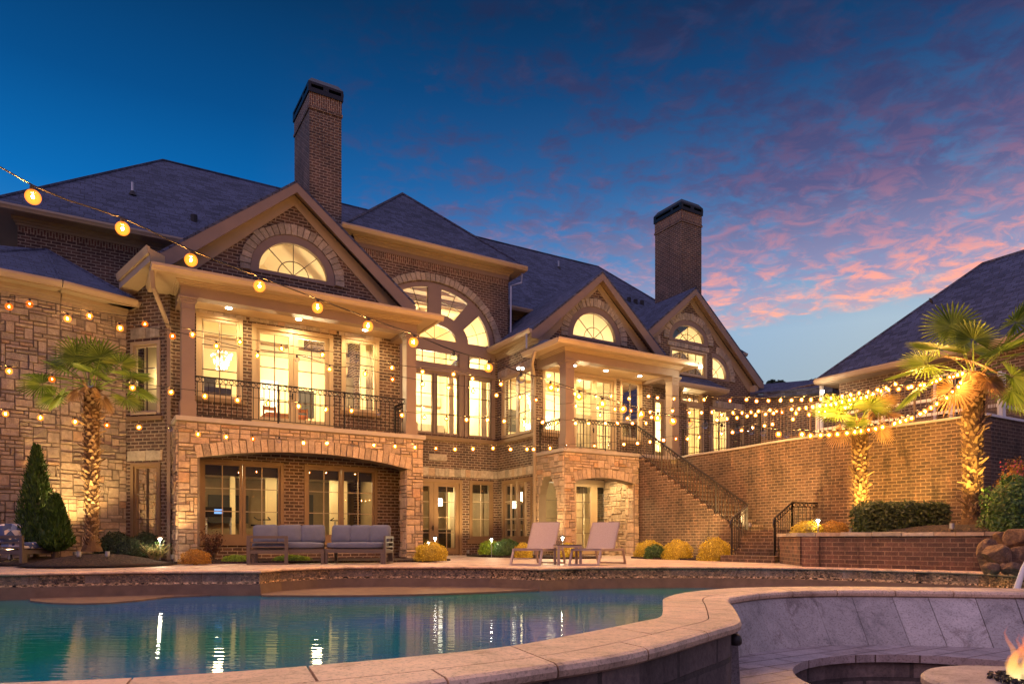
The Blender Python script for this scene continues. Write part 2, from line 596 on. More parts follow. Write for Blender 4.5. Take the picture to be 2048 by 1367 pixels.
mat_travertine('travertine_deck', (0.52, 0.42, 0.34), 0.3, 0.9, 0.45)
mat_travertine('travertine_coping', (0.64, 0.44, 0.29), 0.9, 0.75, 5.0, grid=False)
mat_travertine('travertine_lip', (0.66, 0.45, 0.28), 0.7, 0.6, 5.0, grid=False)
mat_travertine('travertine_seat', (0.40, 0.32, 0.30), 0.7, 0.45, 0.16)
mat_travertine('travertine_wall', (0.40, 0.345, 0.31), 1.0, 0.5, 5.0, grid=False)
mat_travertine('table_stone', (0.42, 0.34, 0.29), 0.5, 0.5, 5.0, grid=False)


def mat_mosaic():
    m, nt, b = newmat('mosaic_tile')
    t = node(nt, 'ShaderNodeTexCoord')
    br = node(nt, 'ShaderNodeTexBrick')
    br.offset = 0.5
    br.inputs['Scale'].default_value = 1
    br.inputs['Brick Width'].default_value = 0.050
    br.inputs['Row Height'].default_value = 0.030
    br.inputs['Mortar Size'].default_value = 0.0022
    br.inputs['Bias'].default_value = 0.0
    br.inputs['Color1'].default_value = (0.80, 0.56, 0.32, 1)
    br.inputs['Color2'].default_value = (0.015, 0.012, 0.010, 1)
    br.inputs['Mortar'].default_value = (0.12, 0.08, 0.05, 1)
    L(nt, t.outputs['UV'], br.inputs['Vector'])
    g = objn(nt)
    n = noise(nt, g, 24, 3)
    c = mixc(nt, 1.0, br.outputs[0], ramp(nt, n.outputs[0], [(0.35, (0.5, 0.5, 0.5)), (0.7, (1.7, 1.6, 1.5))]), 'MULTIPLY')
    L(nt, c, b.inputs['Base Color'])
    b.inputs['Roughness'].default_value = 0.25
    bump(nt, mth(nt, 'MULTIPLY', br.outputs[1], -1.0), b, 0.4, 0.004)


mat_mosaic()


def mat_water():
    m, nt, b = newmat('pool_water')
    o = [x for x in nt.nodes if x.type == 'OUTPUT_MATERIAL'][0]
    g = objn(nt)
    n0 = noise(nt, g, 0.22, 2, 0.5)
    L(nt, ramp(nt, n0.outputs[0], [(0.38, (0.004, 0.21, 0.15)), (0.47, (0.004, 0.18, 0.24)), (0.58, (0.008, 0.14, 0.36))]), b.inputs['Base Color'])
    b.inputs['Roughness'].default_value = 0.6
    b.inputs['Specular IOR Level'].default_value = 0.0
    gl = node(nt, 'ShaderNodeBsdfGlossy')
    gl.inputs['Roughness'].default_value = 0.015
    fr = node(nt, 'ShaderNodeFresnel')
    fr.inputs[0].default_value = 1.33
    mx = node(nt, 'ShaderNodeMixShader')
    mp = node(nt, 'ShaderNodeMapping')
    mp.inputs['Scale'].default_value = (1.0, 6.0, 1.0)
    L(nt, g, mp.inputs[0])
    n = noise(nt, mp.outputs[0], 1.7, 2, 0.45)
    bp = node(nt, 'ShaderNodeBump')
    bp.inputs['Strength'].default_value = 0.22
    bp.inputs['Distance'].default_value = 0.02
    L(nt, n.outputs[0], bp.inputs['Height'])
    L(nt, bp.outputs[0], gl.inputs['Normal'])
    L(nt, mth(nt, 'MULTIPLY', fr.outputs[0], 1.0, clamp=True), mx.inputs[0])
    L(nt, b.outputs[0], mx.inputs[1])
    L(nt, gl.outputs[0], mx.inputs[2])
    L(nt, mx.outputs[0], o.inputs[0])


mat_water()


def mat_sling():
    m, nt, b = newmat('sling_mauve')
    g = objn(nt)
    n = noise(nt, g, 90, 2)
    L(nt, ramp(nt, n.outputs[0], [(0.3, (0.42, 0.33, 0.28)), (0.7, (0.56, 0.45, 0.38))]), b.inputs['Base Color'])
    b.inputs['Roughness'].default_value = 0.8
    o = [x for x in nt.nodes if x.type == 'OUTPUT_MATERIAL'][0]
    tr = node(nt, 'ShaderNodeBsdfTransparent')
    mx = node(nt, 'ShaderNodeMixShader')
    mx.inputs[0].default_value = 0.10
    L(nt, b.outputs[0], mx.inputs[1])
    L(nt, tr.outputs[0], mx.inputs[2])
    L(nt, mx.outputs[0], o.inputs[0])


mat_sling()


def mat_pattern():
    m, nt, b = newmat('pillow_pattern')
    g = objn(nt, (1, 1, 1))
    v = node(nt, 'ShaderNodeTexVoronoi')
    v.inputs['Scale'].default_value = 7.5
    v.distance = 'MANHATTAN'
    L(nt, g, v.inputs['Vector'])
    L(nt, ramp(nt, v.outputs['Color'], [(0.0, (0.75, 0.68, 0.62)), (0.4, (0.25, 0.33, 0.55)), (0.55, (0.07, 0.10, 0.22)), (0.75, (0.65, 0.55, 0.50))], 'CONSTANT'), b.inputs['Base Color'])
    b.inputs['Roughness'].default_value = 0.95


mat_pattern()


def mat_rock():
    m, nt, b = newmat('boulder')
    g = objn(nt)
    n = noise(nt, g, 6.5, 9, 0.7, 1.0)
    L(nt, ramp(nt, n.outputs[0], [(0.25, (0.07, 0.04, 0.03)), (0.5, (0.23, 0.13, 0.07)), (0.62, (0.42, 0.24, 0.11)), (0.75, (0.25, 0.22, 0.20))]), b.inputs['Base Color'])
    b.inputs['Roughness'].default_value = 0.8
    n2 = noise(nt, g, 9, 10, 0.75)
    bump(nt, n2.outputs[0], b, 1.0, 0.12)


mat_rock()


def mat_flame():
    m = bpy.data.materials.new('flame')
    m.use_nodes = True
    nt = m.node_tree
    nt.nodes.clear()
    o = node(nt, 'ShaderNodeOutputMaterial')
    e = node(nt, 'ShaderNodeEmission')
    tr = node(nt, 'ShaderNodeBsdfTransparent')
    mx = node(nt, 'ShaderNodeMixShader')
    t = node(nt, 'ShaderNodeTexCoord')
    s = node(nt, 'ShaderNodeSeparateXYZ')
    L(nt, t.outputs['Generated'], s.inputs[0])
    L(nt, ramp(nt, s.outputs[2], [(0.0, (1.0, 0.75, 0.35)), (0.3, (1.0, 0.52, 0.14)), (0.7, (1.0, 0.25, 0.06)), (1.0, (0.9, 0.12, 0.05))]), e.inputs[0])
    e.inputs[1].default_value = 1.3
    lw = node(nt, 'ShaderNodeLayerWeight')
    lw.inputs[0].default_value = 0.35
    f = mth(nt, 'MULTIPLY', mth(nt, 'SUBTRACT', 1.0, lw.outputs['Facing']), mth(nt, 'MULTIPLY_ADD', s.outputs[2], -0.30, 0.32), clamp=True)
    L(nt, f, mx.inputs[0])
    L(nt, tr.outputs[0], mx.inputs[1])
    L(nt, e.outputs[0], mx.inputs[2])
    L(nt, mx.outputs[0], o.inputs[0])
    MATS['flame'] = m


mat_flame()

# ------------------------------------------------------------------ mesh building
IDM = lambda a, z, d: Vector((a, z, d))


def mapV(v):              # wall facing the pool: a=u, z, d=depth into the house
    return lambda a, z, d: W(a, v + d, z)


def mapU(u):              # side wall facing left: a=v
    return lambda a, z, d: W(u + d, a, z)


def mapW(p0, p1):         # wall between two ground points; d grows away from the camera
    p0 = Vector((p0[0], p0[1], 0))
    dr = Vector((p1[0], p1[1], 0)) - p0
    dr.normalize()
    n = Vector((-dr.y, dr.x, 0))
    if n.dot(p0) < 0:
        n = -n
    return lambda a, z, d: p0 + dr * a + n * d + Vector((0, 0, z))


def mapH(u, v, z, rot=0):   # object frame in the house frame
    return lambda a, b, c: W(u + a * math.cos(rot) - b * math.sin(rot), v + a * math.sin(rot) + b * math.cos(rot), z + c)


def mapL(x, y, z, rot=0):   # local frame on world ground
    cr, sr = math.cos(rot), math.sin(rot)
    return lambda a, b, c: Vector((x + a * cr - b * sr, y + a * sr + b * cr, z + c))


def cut(outline, holes):
    """triangulate a polygon with holes"""
    loops = [outline] + holes
    raw = [Vector((p[0], p[1])) for l in loops for p in l]
    ed, o = [], 0
    for l in loops:
        ed += [(o + i, o + (i + 1) % len(l)) for i in range(len(l))]
        o += len(l)
    v, e, f, ov, oe, of = delaunay_2d_cdt(raw, ed, [], 0, 1e-6)
    idx = [0] * len(raw)
    for i, src in enumerate(ov):
        for q in src:
            idx[q] = i
    tr = []
    for t in f:
        c = ((v[t[0]].x + v[t[1]].x + v[t[2]].x) / 3, (v[t[0]].y + v[t[1]].y + v[t[2]].y) / 3)
        if pin(c, outline) and not any(pin(c, h) for h in holes):
            tr.append(tuple(t))
    return [(p.x, p.y) for p in v], tr, idx


class MB:
    def __init__(s, mp=None):
        s.v, s.f, s.tone, s.uvo = [], [], [], {}
        s.mp = mp or (lambda a, b, c: Vector((a, b, c)))

    def add(s, vs, fs, tone=0.5, raw=False):
        n = len(s.v)
        s.v += [Vector(p) if raw else s.mp(*p) for p in vs]
        for f in fs:
            s.f.append([n + i for i in f])
            s.tone.append(tone)
        return n

    def box(s, a0, a1, b0, b1, c0, c1, tone=0.5):
        vs = [(a, b, c) for a in (a0, a1) for b in (b0, b1) for c in (c0, c1)]
        s.add(vs, [(0, 1, 3, 2), (4, 6, 7, 5), (0, 4, 5, 1), (2, 3, 7, 6), (0, 2, 6, 4), (1, 5, 7, 3)], tone)

    def hexa(s, base, top, tone=0.5, raw=False):
        n = len(base)
        fs = [list(range(n))[::-1], list(range(n, 2 * n))] + [(i, (i + 1) % n, n + (i + 1) % n, n + i) for i in range(n)]
        s.add(list(base) + list(top), fs, tone, raw)

    def panel(s, outline, holes, d0, d1, tone=0.5, sides=True):
        loops = [outline] + holes
        pts, tris, idx = cut(outline, holes)
        n = len(pts)
        vs = [(p[0], p[1], d0) for p in pts] + [(p[0], p[1], d1) for p in pts]
        fs = [tuple(t) for t in tris] + [tuple(n + i for i in t[::-1]) for t in tris]
        if sides:
            o = 0
            for l in loops:
                m = len(l)
                fs += [(idx[o + i], idx[o + (i + 1) % m], n + idx[o + (i + 1) % m], n + idx[o + i]) for i in range(m)]
                o += m
        s.add(vs, fs, tone)

    def tube(s, pts, r, seg=6, raw=False, tone=0.5, cap=True):
        pts = [Vector(p) if raw else s.mp(*p) for p in pts]
        rs = r if isinstance(r, (list, tuple)) else [r] * len(pts)
        rings = []
        up = Vector((0, 0, 1))
        prev = None
        for i, p in enumerate(pts):
            d = (pts[min(i + 1, len(pts) - 1)] - pts[max(i - 1, 0)])
            if d.length < 1e-9:
                d = Vector((0, 0, 1))
            d.normalize()
            x = prev - d * prev.dot(d) if prev is not None else (up if abs(d.z) < 0.95 else Vector((1, 0, 0))) - d * (up if abs(d.z) < 0.95 else Vector((1, 0, 0))).dot(d)
            if x.length < 1e-6:
                x = Vector((1, 0, 0))
            x.normalize()
            prev = x
            y = d.cross(x)
            rings.append([p + (x * math.cos(2 * PI * k / seg + PI / seg) + y * math.sin(2 * PI * k / seg + PI / seg)) * rs[i] for k in range(seg)])
        vs = [q for rg in rings for q in rg]
        fs = []
        for i in range(len(pts) - 1):
            for k in range(seg):
                fs.append((i * seg + k, i * seg + (k + 1) % seg, (i + 1) * seg + (k + 1) % seg, (i + 1) * seg + k))
        if cap:
            fs.append(tuple(range(seg))[::-1])
            fs.append(tuple((len(pts) - 1) * seg + k for k in range(seg)))
        s.add(vs, fs, tone, True)

    def lathe(s, prof, c, seg=16, tone=0.5):
        vs, fs = [], []
        for r, z in prof:
            for k in range(seg):
                a = 2 * PI * k / seg
                vs.append((c[0] + r * math.cos(a), c[1] + r * math.sin(a), c[2] + z))
        for i in range(len(prof) - 1):
            for k in range(seg):
                fs.append((i * seg + k, i * seg + (k + 1) % seg, (i + 1) * seg + (k + 1) % seg, (i + 1) * seg + k))
        fs.append(tuple(range(seg))[::-1])
        fs.append(tuple((len(prof) - 1) * seg + k for k in range(seg)))
        s.add(vs, fs, tone)

    def ring(s, c, r, t, axis='d', seg=12):
        # flat ring in the a-b plane of the map, thickness t
        vs, fs = [], []
        for k in range(seg):
            a = 2 * PI * k / seg
            for rr, dd in ((r - t, -t), (r + t, -t), (r + t, t), (r - t, t)):
                vs.append((c[0] + rr * math.cos(a), c[1] + rr * math.sin(a), c[2] + dd))
        for k in range(seg):
            for j in range(4):
                fs.append((k * 4 + j, k * 4 + (j + 1) % 4, ((k + 1) % seg) * 4 + (j + 1) % 4, ((k + 1) % seg) * 4 + j))
        s.add(vs, fs)

    def build(s, name, mat, parent=None, smooth=False, bevel=0.0, uv=True, origin=None):
        me = bpy.data.meshes.new(name)
        o = bpy.data.objects.new(name, me)
        COL.objects.link(o)
        vs = s.v
        if origin is None and parent is None and vs:
            lo = Vector((min(p.x for p in vs), min(p.y for p in vs), min(p.z for p in vs)))
            hi = Vector((max(p.x for p in vs), max(p.y for p in vs), 0))
            origin = Vector(((lo.x + hi.x) / 2, (lo.y + hi.y) / 2, lo.z))
        if parent is not None:
            o.parent = parent
            base = parent_loc(parent)
        else:
            o.location = origin or (0, 0, 0)
            base = Vector(origin or (0, 0, 0))
        me.from_pydata([tuple(p - base) for p in vs], [], s.f)
        at = me.attributes.new('tone', 'FLOAT', 'FACE')
        if len(at.data) == len(s.tone):
            at.data.foreach_set('value', s.tone)
        bm = bmesh.new()
        bm.from_mesh(me)
        bmesh.ops.recalc_face_normals(bm, faces=bm.faces)
        if bevel:
            bmesh.ops.remove_doubles(bm, verts=bm.verts, dist=1e-5)
            bmesh.ops.bevel(bm, geom=[e for e in bm.edges if len(e.link_faces) == 2 and e.calc_face_angle(0) > 0.5], offset=bevel, segments=2, profile=0.7, affect='EDGES', clamp_overlap=True)
        if uv:
            ul = bm.loops.layers.uv.new('UVMap')
            for f in bm.faces:
                n = f.normal
                if abs(n.z) > 0.985:
                    t, b = Vector((S_, C_, 0)), Vector((-C_, S_, 0))
                else:
                    t = Vector((-n.y, n.x, 0)).normalized()
                    b = n.cross(t)
                    if b.z < 0:
                        t, b = -t, -b
                for lp in f.loops:
                    p = lp.vert.co + base
                    lp[ul].uv = (p.dot(t), p.dot(b))
        bm.to_mesh(me)
        bm.free()
        if smooth:
            for p in me.polygons:
                p.use_smooth = True
        me.materials.append(MATS[mat])
        return o


LOCS = {}


def parent_loc(p):
    q = Vector((0, 0, 0))
    while p is not None:
        q = q + p.location
        p = p.parent
    return q


def tag(o, label=None, cat=None, group=None, kind=None):
    if label:
        o['label'] = label
    if cat:
        o['category'] = cat
    if group:
        o['group'] = group
    if kind:
        o['kind'] = kind
    return o


def empty(name, loc, label=None, cat=None, group=None):
    o = bpy.data.objects.new(name, None)
    o.location = loc
    o.empty_display_size = 0.2
    COL.objects.link(o)
    return tag(o, label, cat, group)


def light(name, typ, loc, energy, col=(1, 0.72, 0.38), size=0.1, parent=None, rot=None, spot=None):
    l = bpy.data.lights.new(name, typ)
    l.energy = energy
    l.color = col
    if typ == 'AREA':
        l.size = size
    else:
        l.shadow_soft_size = size
    if spot:
        l.spot_size = R(spot)
        l.spot_blend = 0.6
    o = bpy.data.objects.new(name, l)
    if parent is not None:
        o.parent = parent
        o.location = Vector(loc) - parent_loc(parent)
    else:
        o.location = loc
    if rot:
        o.rotation_euler = rot
    COL.objects.link(o)
    return o


def aim(o, tgt):
    d = Vector(tgt) - (o.location + (parent_loc(o.parent) if o.parent else Vector()))
    o.rotation_euler = d.to_track_quat('-Z', 'Y').to_euler()


def arc(cx, cz, a, b, t0, t1, n):
    return [(cx + a * math.cos(R(t0 + (t1 - t0) * i / n)), cz + b * math.sin(R(t0 + (t1 - t0) * i / n))) for i in range(n + 1)]


def rect(a0, a1, z0, z1):
    return [(a0, z0), (a1, z0), (a1, z1), (a0, z1)]


def pin(pt, poly):
    x, y = pt
    c = False
    j = len(poly) - 1
    for i in range(len(poly)):
        if (poly[i][1] > y) != (poly[j][1] > y) and x < (poly[j][0] - poly[i][0]) * (y - poly[i][1]) / (poly[j][1] - poly[i][1]) + poly[i][0]:
            c = not c
        j = i
    return c


def ashlar(mb, a0, a1, z0, z1, holes, d0, cell=0.11, seed=1, maxw=5, maxh=3, inside=None):
    """irregular squared rubble: each stone a slightly raised, rough-cornered block"""
    rnd = random.Random(seed)
    na, nz = max(1, round((a1 - a0) / cell)), max(1, round((z1 - z0) / cell))
    ca, cz = (a1 - a0) / na, (z1 - z0) / nz
    used = [[False] * nz for _ in range(na)]
    for i in range(na):
        for j in range(nz):
            p = (a0 + (i + 0.5) * ca, z0 + (j + 0.5) * cz)
            if any(pin(p, h) for h in holes) or (inside and not pin(p, inside)):
                used[i][j] = True
    order = [(i, j) for j in range(nz) for i in range(na)]
    for i, j in order:
        if used[i][j]:
            continue
        w = rnd.choice([2, 2, 3, 3, 4, 4, maxw])
        h = rnd.choice([1, 1, 1, 1, 2, 2, maxh])
        if h >= 3:
            w = min(w, 3)
        ww = 0
        while ww < w and i + ww < na and not used[i + ww][j]:
            ww += 1
        hh = 1
        while hh < h and j + hh < nz and all(not used[i + k][j + hh] for k in range(ww)):
            hh += 1
        for x in range(ww):
            for y in range(hh):
                used[i + x][j + y] = True
        g = 0.0045
        x0, x1 = a0 + i * ca + g, a0 + (i + ww) * ca - g
        y0, y1 = z0 + j * cz + g, z0 + (j + hh) * cz - g
        pr = rnd.uniform(0.012, 0.055)
        q = lambda e: rnd.uniform(-e, e)
        b = 0.012
        base = [(x0, y0, d0 + .01), (x1, y0, d0 + .01), (x1, y1, d0 + .01), (x0, y1, d0 + .01)]
        top = [(x0 + b + q(.006), y0 + b + q(.006), d0 - pr + q(.012)), (x1 - b + q(.006), y0 + b + q(.006), d0 - pr + q(.012)),
               (x1 - b + q(.006), y1 - b + q(.006), d0 - pr + q(.012)), (x0 + b + q(.006), y1 - b + q(.006), d0 - pr + q(.012))]
        mb.hexa(base, top, rnd.random())


def voussoirs(mb, cx, cz, a, b, th, t0, t1, n, d0, d1, seed=3, thb=None):
    rnd = random.Random(seed)
    thb = thb or th
    for i in range(n):
        s0 = t0 + (t1 - t0) * (i + 0.06) / n
        s1 = t0 + (t1 - t0) * (i + 0.94) / n
        e = rnd.uniform(-0.02, 0.03)
        k = [(cx + a * math.cos(R(s)), cz + b * math.sin(R(s))) for s in (s0, s1)]
        m = [(cx + (a + th + e) * math.cos(R(s)), cz + (b + thb + e) * math.sin(R(s))) for s in (s1, s0)]
        q = k + m
        dd = d0 + rnd.uniform(-0.012, 0.012)
        mb.hexa([(p[0], p[1], d1) for p in q], [(p[0], p[1], dd) for p in q], rnd.random() * 0.85)


def lintel(mb, a0, a1, z0, z1, d0, d1, w=0.16, seed=5):
    rnd = random.Random(seed)
    x = a0
    while x < a1 - 0.02:
        ww = min(a1 - x, w * rnd.uniform(0.65, 1.4))
        mb.box(x + .004, x + ww - .004, z0, z1 + rnd.uniform(-.015, .01), d0 + rnd.uniform(-.012, .01), d1, rnd.random())
        x += ww


HOUSE = empty('brick_house', W(5.5, 4, 0), 'large two-storey brick and stone house with three gables, lit from inside, behind the pool', 'house')


def window(mp, sashes, z0, z1, rows, cols, frame='frame_tan', cas=0.09, dep=0.05, munt=None, name='window', stile=0.055, door=False, parent=None, casd=-0.03, bot=None):
    """sashes: list of (a0,a1) glass extents. casing round all, stiles, muntins, one pane object"""
    par = parent or HOUSE
    fr = MB(mp)
    A0, A1 = sashes[0][0] - stile - cas, sashes[-1][1] + stile + cas
    Z0, Z1 = z0 - (0.0 if door else stile + cas * 0.7), z1 + stile + cas
    zb = z0 if door else z0 - stile
    # outer casing
    fr.box(A0, A0 + cas, Z0, Z1, casd, 0.12)
    fr.box(A1 - cas, A1, Z0, Z1, casd, 0.12)
    fr.box(A0 + cas, A1 - cas, Z1 - cas, Z1, casd, 0.12)
    if not door:
        fr.box(A0 + cas, A1 - cas, Z0, zb, casd - 0.02, 0.12)
    gb = bot if bot is not None else z0
    for k, (a0, a1) in enumerate(sashes):
        l = a0 - stile if k == 0 else (sashes[k - 1][1] + a0) / 2 + 0.004
        r = a1 + stile if k == len(sashes) - 1 else (sashes[k + 1][0] + a1) / 2 - 0.004
        fr.box(l, a0, zb, z1 + stile, dep - 0.03, dep + 0.03)
        fr.box(a1, r, zb, z1 + stile, dep - 0.03, dep + 0.03)
        fr.box(a0, a1, z1, z1 + stile, dep - 0.03, dep + 0.03)
        fr.box(a0, a1, zb, gb, dep - 0.03, dep + 0.03)
    w = fr.build('door' if door else name, frame, par, bevel=0)
    mu = MB(mp)
    pn = MB(mp)
    t = 0.011
    for a0, a1 in sashes:
        for c in range(1, cols):
            x = a0 + (a1 - a0) * c / cols
            mu.box(x - t, x + t, gb, z1, dep - 0.022, dep + 0.012)
        for r_ in range(1, rows):
            y = gb + (z1 - gb) * r_ / rows
            for c in range(cols):
                x0 = a0 + (a1 - a0) * c / cols + (t if c else 0)
                x1 = a0 + (a1 - a0) * (c + 1) / cols - (t if c < cols - 1 else 0)
                mu.box(x0, x1, y - t, y + t, dep - 0.02, dep + 0.01)
        pn.add([(a0, gb, dep + 0.016), (a1, gb, dep + 0.016), (a1, z1, dep + 0.016), (a0, z1, dep + 0.016)], [(0, 1, 2, 3)])
    if cols * rows > 1:
        mu.build('muntins', munt or 'muntin_dark', w)
    pn.build('pane', 'window_glass', w)
    if door:
        hb = MB(mp)
        c = (sashes[0][1] + sashes[-1][0]) / 2
        zc = Z0 + 1.0
        hb.box(c - 0.05, c - 0.02, zc - .09, zc + .09, dep - 0.06, dep - 0.03)
        hb.tube([(c - .035, zc, dep - .05), (c - .035, zc, dep - .085), (c - .13, zc, dep - .085)], 0.009)
        hb.build('handle', 'iron_black', w)
    return w, (A0, A1, Z0, Z1)


def arch_window(mp, cx, cz, a, b, fa, rings=(0.45,), spokes=(45, 90, 135), frame='trim_taupe', fb=None, t0=0, t1=180, d=0.05):
    """round-headed fixed window: frame panel with a glass hole, radial muntins"""
    fb = fb or fa
    full = (t1 - t0) >= 179
    fr = MB(mp)
    out = arc(cx, cz, a + fa, b + fb, t0, t1, 28)
    ins = arc(cx, cz, a, b, t0, t1, 28)
    if full:
        outl = out + [(cx - a - fa, cz - 0.10), (cx + a + fa, cz - 0.10)]
        hole = ins
    else:
        outl = out + [(cx - 0.06, cz + b + fb), (cx - 0.06, cz - 0.10), (cx + a + fa, cz - 0.10)] if t1 == 90 else out + [(cx + 0.06, cz)]
        hole = ins + [(cx, cz)]
    fr.panel(outl, [hole], -0.02, 0.12)
    w = fr.build('window', frame, HOUSE)
    mu = MB(mp)
    for s in spokes:
        mu.tube([(cx, cz, d), (cx + a * math.cos(R(s)), cz + b * math.sin(R(s)), d)], 0.014, 4)
    for k in rings:
        mu.tube([(p[0], p[1], d) for p in arc(cx, cz, a * k, b * k, t0, t1, 16)], 0.014, 4)
    mu.build('muntins', 'muntin_dark', w)
    pn = MB(mp)
    hp = hole if not full else ins
    q_, t_, _i = cut(hp, [])
    pn.add([(p[0], p[1], d + 0.016) for p in q_], t_)
    pn.build('pane', 'window_glass', w)
    return w


def roof_face(mb, pts, th=0.09):
    """a roof slope with thickness"""
    pts = [Vector(p) for p in pts]
    n = (pts[1] - pts[0]).cross(pts[2] - pts[0]).normalized()
    if n.z < 0:
        n = -n
    mb.hexa([p - n * th for p in pts], pts, raw=True)


def gutter(mb, a, b, out, h=0.13, w=0.13):
    """K-style gutter along a-b, 'out' = horizontal outward direction"""
    a, b, out = Vector(a), Vector(b), Vector(out).normalized()
    prof = [(0, 0), (w * 0.62, 0), (w * 0.80, h * 0.35), (w, h * 0.62), (w, h), (w * 0.9, h), (w * 0.88, h * 0.9), (0.01, h * 0.9), (0, h)]
    up = Vector((0, 0, 1))
    A = [a + out * x + up * y for x, y in prof]
    B = [b + out * x + up * y for x, y in prof]
    mb.hexa(A, B, raw=True)


def hb(mb, u0, u1, v0, v1, z0, z1, tone=0.5):
    """box in house coordinates"""
    vs = [W(u, v, z) for u in (u0, u1) for v in (v0, v1) for z in (z0, z1)]
    mb.add(vs, [(0, 1, 3, 2), (4, 6, 7, 5), (0, 4, 5, 1), (2, 3, 7, 6), (0, 2, 6, 4), (1, 5, 7, 3)], tone, True)


UPF = 3.58          # upper floor level
ZE = 7.72           # eave of the gabled bodies
def Vu(px, u):
    t = tpx(px)
    return (OX + u * S_ - t * (OY + u * C_)) / (C_ + t * S_)


def Du(px, u):
    return OY + u * C_ + Vu(px, u) * S_


def widen(r, e=0.10):
    return rect(r[0] + e * .5, r[1] - e * .5, r[2] + 0.04, r[3] - e * .5)


# ================================================================= LEFT GABLED BODY
LV, LU0, LU1, LUC, LPK = 1.29, -0.55, 5.86, 2.69, 10.50
mpL = mapV(LV)
holes = []
wl = [((.32, 1.19), 4.42, 6.38), ((4.19, 5.05), 4.42, 6.38)]
for (a0, a1), z0, z1 in wl:
    w, r = window(mpL, [(a0, a1)], z0, z1, 3, 2)
    holes.append(widen(r))
w, r = window(mpL, [(1.79, 2.56), (2.82, 3.58)], UPF, 6.24, 5, 2, door=True, bot=3.95, stile=0.11, cas=0.11)
holes.append(widen(r))
for sash in ([(Uv(410.6, LV), Uv(479, LV)), (Uv(491.6, LV), Uv(556.6, LV))], [(Uv(618.6, LV), Uv(677.7, LV)), (Uv(688.4, LV), Uv(745, LV))]):
    w, r = window(mpL, sash, 0.72, 2.56, 3, 2, frame='frame_brown', munt='frame_tan')
    holes.append(widen(r))
arch_window(mpL, LUC, 7.98, 0.94, 0.88, 0.22, rings=(.45,))
holes.append(arc(LUC, 7.98, 1.12, 1.06, 0, 180, 28) + [(LUC - 1.12, 7.92), (LUC + 1.12, 7.92)])
mb = MB(mpL)
zw = LPK - 0.30 - 0.79 * (LUC - LU0)
mb.panel([(LU0, -0.3), (LU1, -0.3), (LU1, zw), (LUC, LPK - 0.30), (LU0, zw)], holes, 0, 0.18)
mb.build('wall', 'brick', HOUSE)
mb = MB()
hb(mb, LU0, LU0 + .18, LV + .18, 7.0, -0.3, zw)
hb(mb, LU1 - .18, LU1, LV + .18, 7.0, -0.3, zw)
mb.build('wall', 'brick', HOUSE)
# arch stones round the gable window, lintels over the doors and windows
mb = MB(mpL)
voussoirs(mb, LUC, 7.98, 1.17, 1.11, 0.27, -4, 184, 25, -0.05, 0.05, 4)
mb.build('window_arch', 'arch_stone', HOUSE)
for k, (a0, a1) in enumerate(((.10, 1.42), (1.50, 3.90), (3.97, 5.28))):
    mb = MB(mpL)
    lintel(mb, a0, a1, 6.50, 6.61, -0.03, 0.03, .2, k + 1)
    mb.build('lintel', 'arch_stone', HOUSE)
# sills
def sill(mp, a0, a1, z0, z1, d=-.07):
    mb = MB(mp)
    mb.box(a0, a1, z0, z1, d, .03)
    mb.build('sill', 'frame_brown', HOUSE)


for a0, a1 in ((.12, 1.39), (3.99, 5.25)):
    sill(mpL, a0, a1, 4.22, 4.33)
for a0, a1 in ((Uv(399, LV), Uv(572, LV)), (Uv(608, LV), Uv(759, LV))):
    sill(mpL, a0, a1, 0.42, 0.60, -.06)


def gable_roof(uc, pk, p, uL, uR, vf, vb, wallv, name='roof', frieze=True):
    """two slopes, raking fascia, soffit, frieze on the wall"""
    zl, zr = pk - p * (uc - uL), pk - p * (uR - uc)
    mb = MB()
    roof_face(mb, [W(uL, vf, zl), W(uc, vf, pk), W(uc, vb, pk), W(uL, vb, zl)], 0.07)
    roof_face(mb, [W(uR, vf, zr), W(uc, vf, pk), W(uc, vb, pk), W(uR, vb, zr)], 0.07)
    rf = mb.build(name, 'shingle', HOUSE)
    fa = MB(mapV(vf))
    h = 0.24
    uo = 0.0
    fa.panel([(uL, zl - .075), (uc, pk - .075), (uR, zr - .075), (uR, zr - h - .05), (uR - .30, zr - h - .05), (uc, pk - h - .10), (uL + .30, zl - h - .05), (uL, zl - h - .05)], [], 0.0, 0.05)
    # soffit under each rake
    for a, b, za, zb in ((uL, uc, zl, pk), (uc, uR, pk, zr)):
        fa.hexa([(a, za - h + .02, .05), (b, zb - h - .02, .05), (b, zb - h - .02, wallv - vf), (a, za - h + .02, wallv - vf)],
                [(a, za - h + .05, .05), (b, zb - h + .01, .05), (b, zb - h + .01, wallv - vf), (a, za - h + .05, wallv - vf)])
    fa.build('rake_fascia', 'trim_taupe', rf)
    fz = MB(mapV(wallv))
    k = 0.30
    fz.panel([(uL + .35, zl - .14), (uc, pk - .27), (uR - .35, zr - .14), (uR - .35, zr - .14 - k), (uR - .62, zr - .14 - k + .0), (uc, pk - .27 - k), (uL + .62, zl - .14 - k), (uL + .35, zl - .14 - k)], [], -0.035, -0.002)
    fz.box(uL + .30, uL + .55, zl - .62, zl - .2, -(wallv - vf) + .055, -.036)
    fz.box(uR - .55, uR - .30, zr - .62, zr - .2, -(wallv - vf) + .055, -.036)
    fz.build('frieze', 'trim_tan', rf)
    return rf


gable_roof(LUC, LPK, 0.79, LU0 - .37, LU1 + .37, LV - .36, 8.5, LV)

